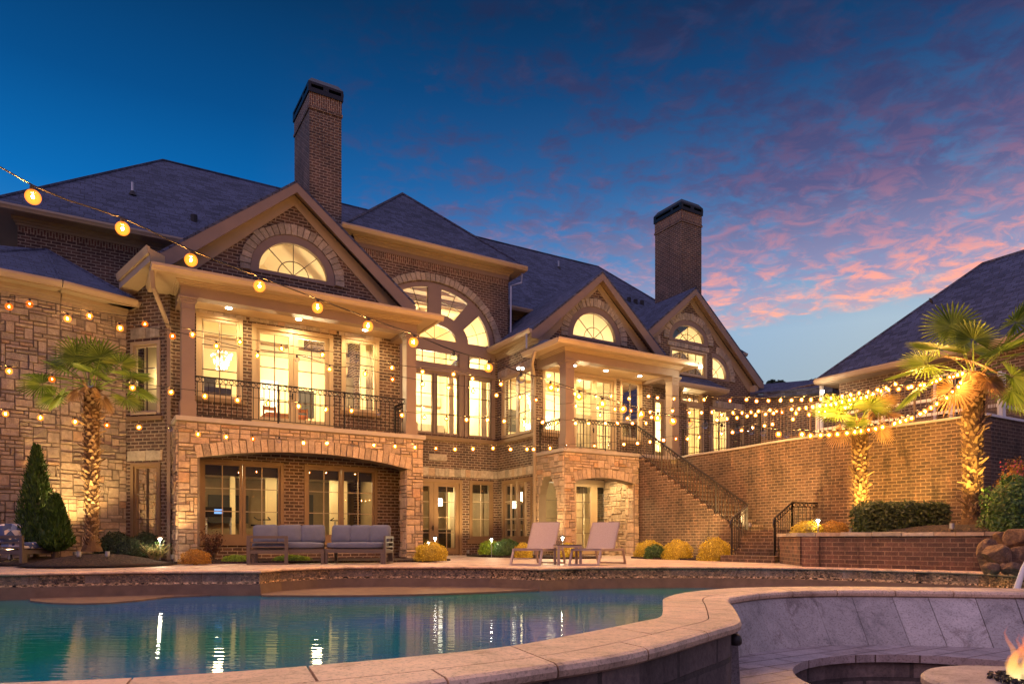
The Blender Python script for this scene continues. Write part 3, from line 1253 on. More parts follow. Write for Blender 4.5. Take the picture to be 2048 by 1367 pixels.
# ---- portico 1: stone arcade, columns, beam, soffit, gutter
a0, a1 = Uv(399, 0), Uv(814, 0)
ac = (a0 + a1) / 2
hc = (a1 - a0) / 2
sg = 0.27
Rr = (hc * hc + sg * sg) / (2 * sg)
zc = 2.86 - Rr
half = math.degrees(math.asin(hc / Rr))
arch1 = arc(ac, zc, Rr, Rr, 90 - half, 90 + half, 24)
hole = arch1 + [(a0, -0.35), (a1, -0.35)]
U0, U1 = -0.38, 6.05
mb = MB(mapV(0))
outl = [(U0, -0.3), (a0, -0.3)] + arch1[::-1] + [(a1, -0.3), (U1, -0.3), (U1, 3.46), (U0, 3.46)]
mb.panel(outl, [], 0.0, 0.48)
base1 = mb.build('stone_arcade', 'mortar_dark', HOUSE)
mb = MB(mapV(0))
hole_w = arc(ac, zc, Rr + .33, Rr + .33, 90 - half - .3, 90 + half + .3, 24) + [(a0 - .03, 2.56), (a0, 2.56), (a0, -0.35), (a1, -0.35), (a1, 2.56), (a1 + .03, 2.56)]
ashlar(mb, U0, U1, -0.05, 3.44, [hole_w], 0.0, 0.088, 11, inside=None)
voussoirs(mb, ac, zc, Rr + .005, Rr + .005, 0.32, 90 - half - .3, 90 + half + .3, 33, -0.05, 0.10, 12)
mb.build('stone_facing', 'ledge_stone', base1)
mb = MB(mapU(U0))
ashlar(mb, 0.0, 1.29, -0.05, 3.44, [], 0.0, 0.088, 21)
mb.build('stone_facing', 'ledge_stone', base1)
mb = MB(mapU(a1))
ashlar(mb, 0.0, 0.48, -0.05, 2.56, [], -0.002, 0.11, 22)
mb.build('stone_facing', 'ledge_stone', base1)
mb = MB()
hb(mb, U0 + .01, U0 + .2, .48, LV, -0.3, 3.46)
hb(mb, U1 - .2, U1 - .01, .48, LV, -0.3, 3.46)
mb.build('wall', 'brick', HOUSE)
mb = MB()
hb(mb, U0 - .06, U1 + .06, -0.07, LV, 3.462, UPF - .002)
hb(mb, U0 + .2, U1 - .2, .48, LV, 2.95, 3.03)
sl = mb.build('balcony_slab', 'terrace_stone', HOUSE, bevel=0.012)


def column(u0, u1, v0, v1, z0, z1):
    mb = MB()
    hb(mb, u0, u1, v0, v1, z0, z1)
    hb(mb, u0 - .03, u1 + .03, v0 - .03, v1 + .03, z0, z0 + .38)
    for i, e in enumerate((.02, .04, .07)):
        hb(mb, u0 - e, u1 + e, v0 - e, v1 + e, z1 - .16 + i * .05, z1 - .115 + i * .05)
    hb(mb, u0 - .015, u1 + .015, v0 - .015, v1 + .015, z1 - .32, z1 - .295)
    mb.build('column', 'trim_taupe', HOUSE, bevel=0.004)


def portico_top(c0, c1, vf, vb, zb, e0, e1, wallu=None):
    """beam on the columns, boxed eave, gutter, low roof, ceiling"""
    mb = MB()
    hb(mb, c0 - .02, c1 + .02, vf, vf + .30, zb, zb + .36)
    hb(mb, c0 - .02, c0 + .28, vf + .30, vb, zb, zb + .36)
    hb(mb, c1 - .28, c1 + .02, vf + .30, vb, zb, zb + .36)
    hb(mb, c0 - .05, c1 + .05, vf - .03, vf + .1, zb + .24, zb + .28)
    mb.build('beam', 'trim_taupe', HOUSE, bevel=0.004)
    mb = MB()
    zs = zb + .36
    hb(mb, e0, e1, vf - .40, vf + .02, zs, zs + .03)
    hb(mb, e0, c0, vf + .02, vb, zs, zs + .03)
    hb(mb, c1, e1, vf + .02, vb, zs, zs + .03)
    # stepped bed mould under the eave
    for i in range(3):
        hb(mb, c0 - .06 - .04 * i, c1 + .06 + .04 * i, vf - .05 - .04 * i, vf - .01 - .04 * i, zs - .10 + .033 * i, zs - .002)
        hb(mb, c0 - .06 - .04 * i, c0 - .02 - .04 * i, vf - .01 - .04 * i, vb - .3, zs - .10 + .033 * i, zs - .002)
        hb(mb, c1 + .02 + .04 * i, c1 + .06 + .04 * i, vf - .01 - .04 * i, vb - .3, zs - .10 + .033 * i, zs - .002)
    mb.build('eave_soffit', 'trim_tan', HOUSE)
    mb = MB()
    hb(mb, c0 + .28, c1 - .28, vf + .30, vb - .01, zb + .12, zb + .15)
    mb.build('ceiling', 'soffit_tan', HOUSE)
    mb = MB()
    vo = vf - .40
    o = W(0, -1) - W(0, 0)
    l_ = W(-1, 0) - W(0, 0)
    r_ = W(1, 0) - W(0, 0)
    gutter(mb, W(e0 - .12, vo, zs - .015), W(e1 + .12, vo, zs - .015), o, .155)
    gutter(mb, W(e0, vo + .002, zs - .015), W(e0, vb, zs - .015), l_, .153)
    gutter(mb, W(e1, vo + .002, zs - .015), W(e1, vb, zs - .015), r_, .153)
    mb.build('gutter', 'gutter_tan', HOUSE)
    mb = MB()
    zg = zs + .13
    m = 0.55
    rz = zg + 0.25 * (vb - vo)
    if rz - zg > .5:
        rz = zg + .5
    roof_face(mb, [W(e0, vo, zg), W(e1, vo, zg), W(e1 - m, vb, rz), W(e0 + m, vb, rz)], .05)
    roof_face(mb, [W(e0, vo, zg), W(e0 + m, vb, rz), W(e0, vb, zg)], .05)
    roof_face(mb, [W(e1, vo, zg), W(e1 - m, vb, rz), W(e1, vb, zg)], .05)
    mb.build('roof', 'shingle', HOUSE)


column(-.30, 0.0, 0, .30, UPF, 6.50)
column(5.54, 5.84, 0, .30, UPF, 6.50)
portico_top(-.30, 5.84, 0, LV, 6.50, -.86, 6.36)
def canlight(u, v, z, e=30, par=None):
    mb = MB(mapH(u, v, z))
    mb.lathe([(.075, 0), (.075, -.012), (.055, -.014)], (0, 0, 0), 16)
    o = mb.build('recessed_light', 'lamp_white', HOUSE)
    light('recessed_glow', 'SPOT', W(u, v, z - .03), e, (1, .70, .30), .05, HOUSE, (0, 0, 0), 165)


for u in (.9, 2.7, 4.6):
    canlight(u, .8, 6.62, 170)

# ================================================================= CENTRE BLOCK, great window
CV = 4.37
mpC = mapV(CV)
GC = 8.45
CU0, CU1 = 5.50, 11.55
gw = MB(mpC)
gout = arc(GC, 7.82, 2.50, 2.05, 0, 180, 40) + [(GC - 2.50, 4.36), (GC + 2.50, 4.36)]
gholes = []


def wedge(p0, p1, q0, q1, sgn):
    o = [(GC + sgn * 2.26 * math.cos(R(p0 + (p1 - p0) * i / 10)), 7.84 + 1.83 * math.sin(R(p0 + (p1 - p0) * i / 10))) for i in range(11)]
    n = [(GC + sgn * 1.36 * math.cos(R(q1 + (q0 - q1) * i / 6)), 7.84 + .93 * math.sin(R(q1 + (q0 - q1) * i / 6))) for i in range(7)]
    return o + n


for sgn in (1, -1):
    gholes.append((wedge(53, 83.4, 55, 79, sgn), 'w', sgn, 68, 67))
    gholes.append((wedge(0, 37, 0, 31, sgn), 'w', sgn, 18, 15))
gholes.append((arc(GC, 7.83, .89, .53, 0, 180, 20), 'h', 1, 0, 0))
for a0, a1, z0, z1, c, r_ in ((GC - .94, GC + .94, 6.96, 7.36, 4, 2), (9.86, 10.73, 6.96, 7.36, 2, 2), (2 * GC - 10.73, 2 * GC - 9.86, 6.96, 7.36, 2, 2),
                              (7.52, 8.36, 4.46, 6.52, 2, 3), (8.54, 9.38, 4.46, 6.52, 2, 3), (9.86, 10.73, 4.46, 6.52, 2, 3), (2 * GC - 10.73, 2 * GC - 9.86, 4.46, 6.52, 2, 3)):
    gholes.append((rect(a0, a1, z0, z1), 'r', c, r_, 0))
gw.panel(gout, [h[0] for h in gholes], 0.0, 0.12)
# raised mullions and sill
for a in (9.45, 9.68, 7.24, 7.47):
    gw.box(a - .035, a + .035, 4.36, 6.75, -.05, -.002)
gw.box(GC - 2.5, GC + 2.5, 6.64, 6.80, -.06, -.002)
gw.box(10.80, 10.95, 4.36, 7.8, -.03, -.002)
great = gw.build('window', 'trim_taupe', HOUSE)
great['label'] = 'tall arched great window with radiating panes'
mu = MB(mpC)
pn = MB(mpC)
for h, ty, a, b, c in gholes:
    mu, pn = MB(mpC), MB(mpC)
    if ty == 'r':
        x0, z0, x1, z1 = h[0][0], h[0][1], h[2][0], h[2][1]
        for i in range(1, a):
            x = x0 + (x1 - x0) * i / a
            mu.box(x - .012, x + .012, z0, z1, .03, .06)
        for j in range(1, b):
            z = z0 + (z1 - z0) * j / b
            mu.box(x0, x1, z - .012, z + .012, .032, .058)
        for s0, s1, s2, s3 in ((x0 - .05, x0, z0 - .05, z1 + .05), (x1, x1 + .05, z0 - .05, z1 + .05)):
            mu.box(s0, s1, s2, s3, -.025, -.001)
    elif ty == 'w':
        pi, pj = R(b), R(c)
        mu.tube([(GC + a * 2.26 * math.cos(pi), 7.84 + 1.83 * math.sin(pi), .045), (GC + a * 1.36 * math.cos(pj), 7.84 + .93 * math.sin(pj), .045)], .014, 4)
        lo, hi = (50, 81) if b > 40 else (0, 33)
        mu.tube([(GC + a * 1.80 * math.cos(R(q)), 7.84 + 1.38 * math.sin(R(q)), .045) for q in [lo + (hi - lo) * i / 8 for i in range(9)]], .014, 4)
    else:
        for q in (45, 90, 135):
            mu.tube([(GC, 7.83, .045), (GC + .89 * math.cos(R(q)), 7.83 + .53 * math.sin(R(q)), .045)], .014, 4)
    m = len(pn.v)
    q_, t_, _i = cut(h, [])
    pn.add([(p[0], p[1], .066) for p in q_], t_)
    mu.build('muntins', 'muntin_dark', great)
    pn.build('pane', 'window_glass', great)
cholesw = [arc(GC, 7.82, 2.46, 2.01, 0, 180, 40) + [(GC - 2.46, 4.38), (GC + 2.46, 4.38)]]
w, r = window(mpC, [(7.56, 8.24), (8.60, 9.28)], 0.0, 2.50, 4, 2, frame='frame_brown', munt='frame_tan', door=True, bot=0.27, stile=0.15, cas=.12)
cholesw.append(widen(r))
w, r = window(mpC, [(10.0, 10.72)], 0.70, 2.63, 3, 2, frame='frame_brown', munt='frame_tan')
cholesw.append(widen(r))
mb = MB(mpC)
mb.panel([(CU0, -.3), (CU1, -.3), (CU1, 10.75), (CU0, 10.75)], cholesw, 0, .2)
mb.build('wall', 'brick', HOUSE)
mb = MB(mpC)
mb.box(CU0, CU1 - .02, 10.30, 10.52, -.012, -.001)
mb.build('soldier_course', 'brick_soldier', HOUSE)
mb = MB()
hb(mb, CU0 - .001, CU0 + .18, CV + .2, 12, 6, 10.75)
hb(mb, CU1 - .18, CU1 + .001, CV + .2, 12, 6, 10.75)
mb.build('wall', 'brick', HOUSE)
mb = MB(mpC)
voussoirs(mb, GC, 7.82, 2.51, 2.06, .26, -2, 182, 44, -0.05, .05, 8)
mb.build('window_arch', 'arch_stone', HOUSE)
mb = MB(mpC)
lintel(mb, 6.05, 11.04, 2.88, 3.17, -.02, .03, .22, 6)
mb.build('lintel', 'arch_stone', HOUSE)
sill(mpC, 6.0, 11.04, 4.17, 4.30, -.08)
sill(mpC, 9.75, 11.02, .42, .58, -.05)
# carved date stone above the garden door
mb = MB(mpC)
u0, u1 = Uv(857.6, CV), Uv(893, CV)
mb.box(u0, u1, 3.44, 3.66, -.03, .02)
pl = mb.build('date_stone', 'arch_stone', HOUSE, bevel=.006)
# eave of the centre block
mb = MB()
hb(mb, CU0 - .5, CU1 + .5, CV - .40, CV, 10.86, 10.89)
hb(mb, CU1, CU1 + .5, CV, 9, 10.86, 10.89)
for i in range(3):
    hb(mb, CU0 - .05 * i - .03, CU1 + .03 + .05 * i, CV - .03 - .05 * i - .03, CV - .05 * i - .002, 10.68 + .06 * i, 10.858)
mb.build('eave_soffit', 'trim_tan', HOUSE)
mb = MB()
hb(mb, CU0 - .02, CU1 + .02, CV - .028, CV - .003, 10.53, 10.70)
mb.build('frieze', 'trim_taupe', HOUSE)
mb = MB()
gutter(mb, W(CU0 - .62, CV - .40, 10.85), W(CU1 + .56, CV - .40, 10.85), W(0, -1) - W(0, 0), .15)
gutter(mb, W(CU1 + .5, CV - .40, 10.85), W(CU1 + .5, 9, 10.85), W(1, 0) - W(0, 0), .148)
gutter(mb, W(CU0 - .5, CV - .40, 10.85), W(CU0 - .5, 9, 10.85), W(-1, 0) - W(0, 0), .148)
mb.build('gutter', 'gutter_tan', HOUSE)
e0, e1, ev, ez = CU0 - .52, CU1 + .52, CV - .42, 10.98
ap = W(8.54, 7.64, 14.46)
bk = W(8.54, 12, 14.46)
mb = MB()
roof_face(mb, [W(e0, ev, ez), W(e1, ev, ez), ap])
roof_face(mb, [W(e1, ev, ez), W(e1, 12, ez), bk, ap])
roof_face(mb, [W(e0, 12, ez), W(e0, ev, ez), ap, bk])
mb.tube([W(e0, ev, ez + .02), ap + Vector((0, 0, .02))], .05, 5, True)
mb.tube([W(e1, ev, ez + .02), ap + Vector((0, 0, .02))], .05, 5, True)
mb.build('roof', 'shingle', HOUSE)

# ================================================================= RIGHT BAY
BV, BU0, BU1, BUC, BPK = 1.72, 11.05, 16.50, 13.77, 10.35
mpB = mapV(BV)
mpS = mapU(BU0)
hs = []
w, r = window(mpS, [(2.03, 2.86), (3.03, 3.86)], 4.46, 6.50, 3, 2)
hs.append(widen(r))
w, r = window(mpS, [(2.05, 2.86), (3.03, 3.84)], 0.70, 2.63, 3, 2, frame='frame_brown', munt='frame_tan')
hs.append(widen(r))
zwB = BPK - .3 - .84 * (BUC - BU0)
mb = MB(mpS)
mb.panel([(BV + .2, -.3), (4.37, -.3), (4.37, zwB), (BV + .2, zwB)], hs, 0, .2)
mb.build('wall', 'brick', HOUSE)
mb = MB(mpS)
lintel(mb, BV + .02, 4.35, 2.88, 3.17, -.02, .03, .22, 16)
mb.build('lintel', 'arch_stone', HOUSE)
mb = MB(mpS)
lintel(mb, BV + .1, 4.3, 6.66, 6.92, -.02, .03, .2, 17)
mb.build('lintel', 'arch_stone', HOUSE)
sill(mpS, BV, 4.36, 4.17, 4.30, -.08)
sill(mpS, BV + .1, 4.3, .42, .58, -.05)
hs = []
w, r = window(mpB, [(11.50, 12.28)], 4.46, 6.50, 3, 2)
hs.append(widen(r))
w, r = window(mpB, [(12.84, 13.52), (13.78, 14.44)], UPF, 6.38, 5, 2, door=True, bot=3.92, stile=.11, cas=.11)
hs.append(widen(r))
w, r = window(mpB, [(15.0, 15.8)], 4.46, 6.50, 2, 2)
hs.append(widen(r))
w, r = window(mpB, [(11.52, 12.02)], 0.70, 2.60, 3, 1, frame='frame_brown')
hs.append(widen(r))
w, r = window(mpB, [(12.84, 13.48), (13.80, 14.44)], 0.0, 2.50, 4, 2, door=True, bot=.25, stile=.13, cas=.11)
hs.append(widen(r))
w, r = window(mpB, [(14.85, 15.35)], 0.25, 2.50, 4, 1)
hs.append(widen(r))
arch_window(mpB, BUC - .12, 7.95, .98, .92, .24)
bc = BUC - .12
hs.append(arc(bc, 7.95, 1.17, 1.11, 0, 180, 28) + [(bc - 1.17, 7.89), (bc + 1.17, 7.89)])
mb = MB(mpB)
mb.panel([(BU0, -.3), (BU1, -.3), (BU1, zwB), (BUC, BPK - .3), (BU0, zwB)], hs, 0, .2)
mb.build('wall', 'brick', HOUSE)
mb = MB()
hb(mb, BU1 - .2, BU1, BV + .2, 7, -.3, zwB)
mb.build('wall', 'brick', HOUSE)
mb = MB(mpB)
voussoirs(mb, bc, 7.95, 1.22, 1.16, .28, -4, 184, 25, -.05, .05, 9)
mb.build('window_arch', 'arch_stone', HOUSE)
mb = MB(mpB)
lintel(mb, 11.2, 16.2, 6.56, 6.66, -.02, .03, .2, 18)
mb.build('lintel', 'arch_stone', HOUSE)
sill(mpB, 11.3, 12.45, 4.2, 4.32)
sill(mpB, 14.8, 16.0, 4.2, 4.32)
gable_roof(BUC, BPK, .84, BU0 - .37, BU1 + .37, BV - .35, 8.5, BV)
mb = MB()
gutter(mb, W(BU0 - .35, BV - .35, ZE - .10), W(BU0 - .35, 4.35, ZE - .10), W(-1, 0) - W(0, 0), .15)
mb.build('gutter', 'gutter_tan', HOUSE)
mb = MB()
hb(mb, BU0 - .36, BU0, BV - .3, 4.35, ZE - .12, ZE - .09)
for i in range(3):
    hb(mb, BU0 - .04 - .05 * i, BU0 - .002 - .05 * i, BV - .2, 4.35, ZE - .34 + .07 * i, ZE - .122)
mb.build('eave_soffit', 'trim_tan', HOUSE)

# ---- portico 2
p0, p1 = Uv(1149.8, 0), Uv(1267.6, 0)
pc = (p0 + p1) / 2
hc = (p1 - p0) / 2
sg = .15
Rr = (hc * hc + sg * sg) / (2 * sg)
zc = 2.66 - Rr
half = math.degrees(math.asin(hc / Rr))
arch2 = arc(pc, zc, Rr, Rr, 90 - half, 90 + half, 16)
Q0, Q1 = 11.06, 14.25
mb = MB(mapV(0))
mb.panel([(Q0, -.3), (p0, -.3)] + arch2[::-1] + [(p1, -.3), (Q1, -.3), (Q1, 3.46), (Q0, 3.46)], [], 0, .42)
b2 = mb.build('stone_arcade', 'mortar_dark', HOUSE)
mb = MB(mapV(0))
ashlar(mb, Q0, Q1, -.05, 3.44, [arc(pc, zc, Rr + .30, Rr + .30, 90 - half - .4, 90 + half + .4, 16) + [(p0 - .03, 2.49), (p0, 2.49), (p0, -.35), (p1, -.35), (p1, 2.49), (p1 + .03, 2.49)]], 0, .092, 31)
voussoirs(mb, pc, zc, Rr + .005, Rr + .005, .29, 90 - half - .5, 90 + half + .5, 15, -.05, .1, 32)
mb.build('stone_facing', 'ledge_stone', b2)
# side arch facing left
s0, s1 = .42, 1.50
harc = arc((s0 + s1) / 2, 1.9, .54, .85, 0, 180, 12)
mb = MB(mapU(Q0))
mb.panel([(.421, -.3), (s0 + .001, 1.9)] + harc[::-1][1:-1] + [(s1, 1.9), (s1, -.3), (BV, -.3), (BV, 3.46), (.421, 3.46)], [], 0.0, .3)
mb.build('stone_arcade', 'mortar_dark', HOUSE)
mb = MB(mapU(Q0))
ashlar(mb, 0.0, BV - .02, -.05, 3.44, [arc((s0 + s1) / 2, 1.9, .54, .85, 0, 180, 12) + [(s0, -.35), (s1, -.35)]], 0, .092, 33)
mb.build('stone_facing', 'ledge_stone', b2)
mb = MB(mapU(p1))
ashlar(mb, 0.0, .42, -.05, 2.52, [], -.002, .12, 34)
mb.build('stone_facing', 'ledge_stone', b2)
mb = MB()
hb(mb, 14.1, 14.24, .42, BV, -.3, 3.46)
mb.build('stone_arcade', 'mortar_dark', HOUSE)
mb = MB(mapU(14.1))
ashlar(mb, .43, BV - .02, -.05, 2.88, [], 0, .092, 35)
mb.build('stone_facing', 'ledge_stone', b2)
mb = MB()
hb(mb, Q0 - .06, 16.5, -.06, BV, 3.462, UPF - .002)
hb(mb, Q0 + .1, 14.2, .42, BV, 2.9, 2.98)
mb.build('balcony_slab', 'terrace_stone', HOUSE, bevel=.012)
column(11.12, 11.46, 0, .34, UPF, 6.50)
column(15.86, 16.2, 0, .34, UPF, 6.50)
portico_top(11.12, 16.2, 0, BV, 6.50, 10.6, 16.72)
for u in (12.2, 13.6, 15.2):
    canlight(u, 1.0, 6.62, 170)
for u in (12.6, 13.4):
    canlight(u, .8, 2.9, 120)

# ================================================================= FAR RIGHT GABLE above the terrace
RV, RU0, RU1, RUC, RPK = 2.70, 16.52, 23.4, 19.5, 11.15
mpR = mapV(RV)
hs = []
for sash, z0, z1, rr, cc in (([(Uv(1312, RV), Uv(1324, RV))], 3.95, 6.2, 4, 1),
                             ([(Uv(1378, RV), Uv(1402, RV))], 3.95, 6.15, 4, 2),
                             ([(Uv(1427, RV), Uv(1453, RV)), (Uv(1460, RV), Uv(1485, RV))], 3.85, 6.15, 4, 2)):
    w, r = window(mpR, sash, z0, z1, rr, cc)
    hs.append(widen(r))
w, r = window(mpR, [(Uv(1366, RV), Uv(1400, RV))], 6.42, 6.75, 1, 3)
hs.append(widen(r))
w, r = window(mpR, [(18.5, 20.35)], 7.60, 8.44, 1, 4)
hs.append(widen(r))
arch_window(mpR, 19.42, 8.95, .92, .64, .22)
hs.append(arc(19.42, 8.95, 1.10, .82, 0, 180, 24) + [(19.42 - 1.10, 8.89), (19.42 + 1.10, 8.89)])
arch_window(mpR, 20.85, 7.60, .85, .84, .2, spokes=(45,), t0=0, t1=90)
hs.append([(20.80, 7.56)] + arc(20.85, 7.60, .98, .97, 0, 90, 14)[:] + [(20.80, 8.57)])
mb = MB(mpR)
zwR = RPK - .3 - .82 * (RU1 - RUC)
mb.panel([(RU0, 3), (RU1, 3), (RU1, zwR), (RUC, RPK - .3), (RU0, RPK - .3 - .82 * (RUC - RU0))], hs, 0, .2)
mb.build('wall', 'brick', HOUSE)
mb = MB()
hb(mb, RU1 - .2, RU1, RV + .2, 10, 3, zwR)
mb.build('wall', 'brick', HOUSE)
mb = MB(mpR)
voussoirs(mb, 19.42, 8.95, 1.15, .87, .28, -2, 182, 25, -.05, .05, 41)
voussoirs(mb, 20.85, 7.60, 1.07, 1.06, .28, -4, 80, 13, -.052, .05, 42)
lintel(mb, 18.2, 20.6, 8.62, 8.80, -.04, .03, .2, 43)
voussoirs(mb, 18.0, 7.60, 1.07, 1.06, .28, 100, 184, 13, -.052, .05, 44)
mb.build('window_arch', 'arch_stone', HOUSE)
gable_roof(RUC, RPK, .82, RUC - 4.25, RUC + 4.25, RV - .35, 10, RV)
# little hipped roof over the terrace doors
mb = MB()
n0, n1, nv, nz = 16.9, Uv(1458, 2.0), 2.0, 6.98
roof_face(mb, [W(n0, nv, nz), W(n1, nv, nz), W(n1 - .5, RV, 7.45), W(n0 + .2, RV, 7.45)], .04)
roof_face(mb, [W(n1, nv, nz), W(n1, RV, nz), W(n1 - .5, RV, 7.45)], .04)
mb.build('roof', 'shingle', HOUSE)
mb = MB()
hb(mb, n0, n1 - .05, nv + .06, RV, nz - .20, nz - .05)
gutter(mb, W(n0, nv + .06, nz - .16), W(n1, nv + .06, nz - .16), W(0, -1) - W(0, 0), .15, .1)
mb.build('eave_soffit', 'gutter_tan', HOUSE)
mb = MB(mpR)
lintel(mb, Uv(1425, RV), Uv(1500, RV), 6.32, 6.60, -.02, .03, .2, 45)
mb.build('lintel', 'arch_stone', HOUSE)

# ================================================================= MAIN BLOCK BEHIND
MV = 6.0
mpM = mapV(MV)
MU0 = Uv(35, MV)
mb = MB(mpM)
mb.panel([(MU0, -.3), (LU0 - .02, -.3), (LU0 - .02, 7.1), (CU0 - .02, 7.1), (CU0 - .02, 9.85), (MU0, 9.85)], [], 0, .2)
mb.panel([(CU1 + .02, 7.2), (26, 7.2), (26, 9.85), (CU1 + .02, 9.85)], [], 0, .2)
mb.build('wall', 'brick', HOUSE)
mb = MB(mpM)
mb.box(MU0, CU0 - .1, 9.46, 9.68, -.012, -.001)
mb.build('soldier_course', 'brick_soldier', HOUSE)
mb = MB()
hb(mb, MU0, MU0 + .2, MV + .2, 16, -.3, 9.85)
hb(mb, 25.8, 26, MV + .2, 16, 0, 9.85)
mb.build('wall', 'brick', HOUSE)
M0, M1, Mv, Mz = MU0 - .62, 26.3, MV - .5, 10.0
mb = MB()
hb(mb, M0, M1, Mv, MV, Mz - .14, Mz - .11)
hb(mb, M0, MU0, MV, 16, Mz - .14, Mz - .11)
for i in range(3):
    hb(mb, MU0 - .04 - .05 * i, M1 - .3, MV - .05 - .05 * i, MV - .002 - .05 * i, Mz - .36 + .07 * i, Mz - .142)
    hb(mb, MU0 - .05 - .05 * i, MU0 - .002 - .05 * i, MV, 16, Mz - .36 + .07 * i, Mz - .142)
mb.build('eave_soffit', 'trim_tan', HOUSE)
mb = MB()
gutter(mb, W(M0 - .1, Mv, Mz - .15), W(M1, Mv, Mz - .15), W(0, -1) - W(0, 0), .15)
gutter(mb, W(M0, Mv, Mz - .15), W(M0, 16, Mz - .15), W(-1, 0) - W(0, 0), .148)
mb.build('gutter', 'gutter_tan', HOUSE)
ra, rb = W(.24, 12, 15.5), W(21.9, 12, 15.7)
mb = MB()
roof_face(mb, [W(M0, Mv, Mz), W(M1, Mv, Mz), rb, ra])
roof_face(mb, [W(M0, Mv, Mz), ra, W(M0, 18.5, Mz)])
roof_face(mb, [W(M1, Mv, Mz), W(M1, 18.5, Mz), rb])
roof_face(mb, [W(M0, 18.5, Mz), ra, rb, W(M1, 18.5, Mz)])
mb.tube([W(M0, Mv, Mz + .02), ra + Vector((0, 0, .02)), rb + Vector((0, 0, .02)), W(M1, Mv, Mz + .02)], .05, 5, True)
mroof = mb.build('roof', 'shingle', HOUSE)


def roof_at(px, py):
    # point on the main front slope seen at a pixel
    n = (Vector(rb) - W(M0, Mv, Mz)).cross(W(M1, Mv, Mz) - W(M0, Mv, Mz))
    o = Vector((0, 0, EYE))
    d = Vector((tpx(px), 1, (HY - py) / FPX))
    return o + d * ((W(M0, Mv, Mz) - o).dot(n) / d.dot(n))


for px, py in ((265, 385), (1117, 535)):
    q = roof_at(px, py)
    mb = MB()
    mb.tube([q - Vector((0, 0, .1)), q + Vector((0, 0, .34))], .045, 8, True)
    v = mb.build('vent_pipe', 'metal_grey', mroof)
    mb = MB()
    mb.tube([q - Vector((0, 0, .12)), q + Vector((0, 0, .05))], [.15, .06], 8, True)
    mb.build('flashing', 'roof_dark', v)
for px, py in ((388, 441), (1258, 602), (1271, 606), (1284, 608)):
    q = roof_at(px, py)
    mb = MB()
    mb.tube([q - Vector((0, 0, .1)), q + Vector((0, 0, .18))], .11, 8, True)
    mb.build('vent_pipe', 'roof_dark', mroof)


def chimney(u0, u1, v0, v1, z0, zt, seed):
    mb = MB()
    hb(mb, u0, u1, v0, v1, z0, zt - .95)
    hb(mb, u0 - .035, u1 + .035, v0 - .035, v1 + .035, zt - .95, zt - .87)
    hb(mb, u0 - .015, u1 + .015, v0 - .015, v1 + .015, zt - .87, zt - .84)
    c = mb.build('chimney', 'brick', HOUSE)
    mb = MB()
    hb(mb, u0 - .01, u1 + .01, v0 - .01, v1 + .01, zt - .84, zt - .42)
    mb.build('soldier_course', 'brick_soldier', c)
    mb = MB()
    e = .05
    hb(mb, u0 - e, u1 + e, v0 - e, v1 + e, zt - .42, zt - .36)
    # louvred metal shroud with slots left open
    A0, A1, B0, B1 = u0 - e, u1 + e, v0 - e, v1 + e
    for (x0, x1, y0, y1) in ((A0, A1, B0, B0 + .03), (A0, A1, B1 - .03, B1), (A0, A0 + .03, B0 + .03, B1 - .03), (A1 - .03, A1, B0 + .03, B1 - .03)):
        hb(mb, x0, x1, y0, y1, zt - .36, zt - .27)
        hb(mb, x0, x1, y0, y1, zt - .16, zt - .08)
        if x1 - x0 > .1:
            for k in (0, .42, .5, .93):
                x = x0 + (x1 - x0) * k
                hb(mb, x, x + .08 * (x1 - x0), y0, y1, zt - .27, zt - .16)
        else:
            for k in (0, .3, .93):
                y = y0 + (y1 - y0) * k
                hb(mb, x0, x1, y, y + .07 * (y1 - y0), zt - .27, zt - .16)
    b = [W(A0, B0, zt - .08), W(A1, B0, zt - .08), W(A1, B1, zt - .08), W(A0, B1, zt - .08)]
    t_ = [W(A0 + .14, B0 + .14, zt + .12), W(A1 - .14, B0 + .14, zt + .12), W(A1 - .14, B1 - .14, zt + .12), W(A0 + .14, B1 - .14, zt + .12)]
    mb.hexa(b, t_, raw=True)
    mb.build('chimney_cap', 'chimney_cap', c)


c1u0, c1u1 = Uv(619, 4.5), Uv(683, 4.5)
chimney(c1u0, c1u1, 4.5, Vu(589, c1u0), 7, 15.75, 1)
c2u0, c2u1 = Uv(1363, 4.5), Uv(1403, 4.5)
chimney(c2u0, c2u1, 4.5, Vu(1310, c2u0), 7, 16.0, 2)

# ================================================================= STONE TOWER + LINK WALL ON THE LEFT
T = [(P(-330, 0, 14.2).x, 14.2), (P(-120, 0, 15.5).x, 15.5), (tpx(120) * 16.95, 16.95), (tpx(252) * 18.16, 18.16)]
for i in range(3):
    mp = mapW(T[i], T[i + 1])
    ln = (Vector(T[i + 1]) - Vector(T[i])).length
    mb = MB(mp)
    mb.box(0, ln, -.3, 6.55, 0, .25 if i < 2 else .03)
    tw = mb.build('stone_tower', 'mortar_dark', HOUSE)
    mb = MB(mp)
    ashlar(mb, 0, ln, -.05, 6.5, [], 0, .09, 50 + i, 5, 3)
    mb.build('stone_facing', 'ledge_stone', tw)
tz = 6.58
Tc = Vector((tpx(92) * 20.2, 20.2, 9.0))
off = []
for i in range(4):
    p = Vector((T[i][0], T[i][1], 0))
    d = (p - Vector((Tc.x, Tc.y, 0))).normalized()
    off.append(p + d * .45)
off.append(Vector((tpx(262) * 19.6, 19.6, 0)))
mb = MB()
for i in range(4):
    roof_face(mb, [off[i] + Vector((0, 0, tz + .14)), off[i + 1] + Vector((0, 0, tz + .14)), Tc], .06)
    mb.tube([off[i + 1] + Vector((0, 0, tz + .16)), Tc], .045, 5, True)
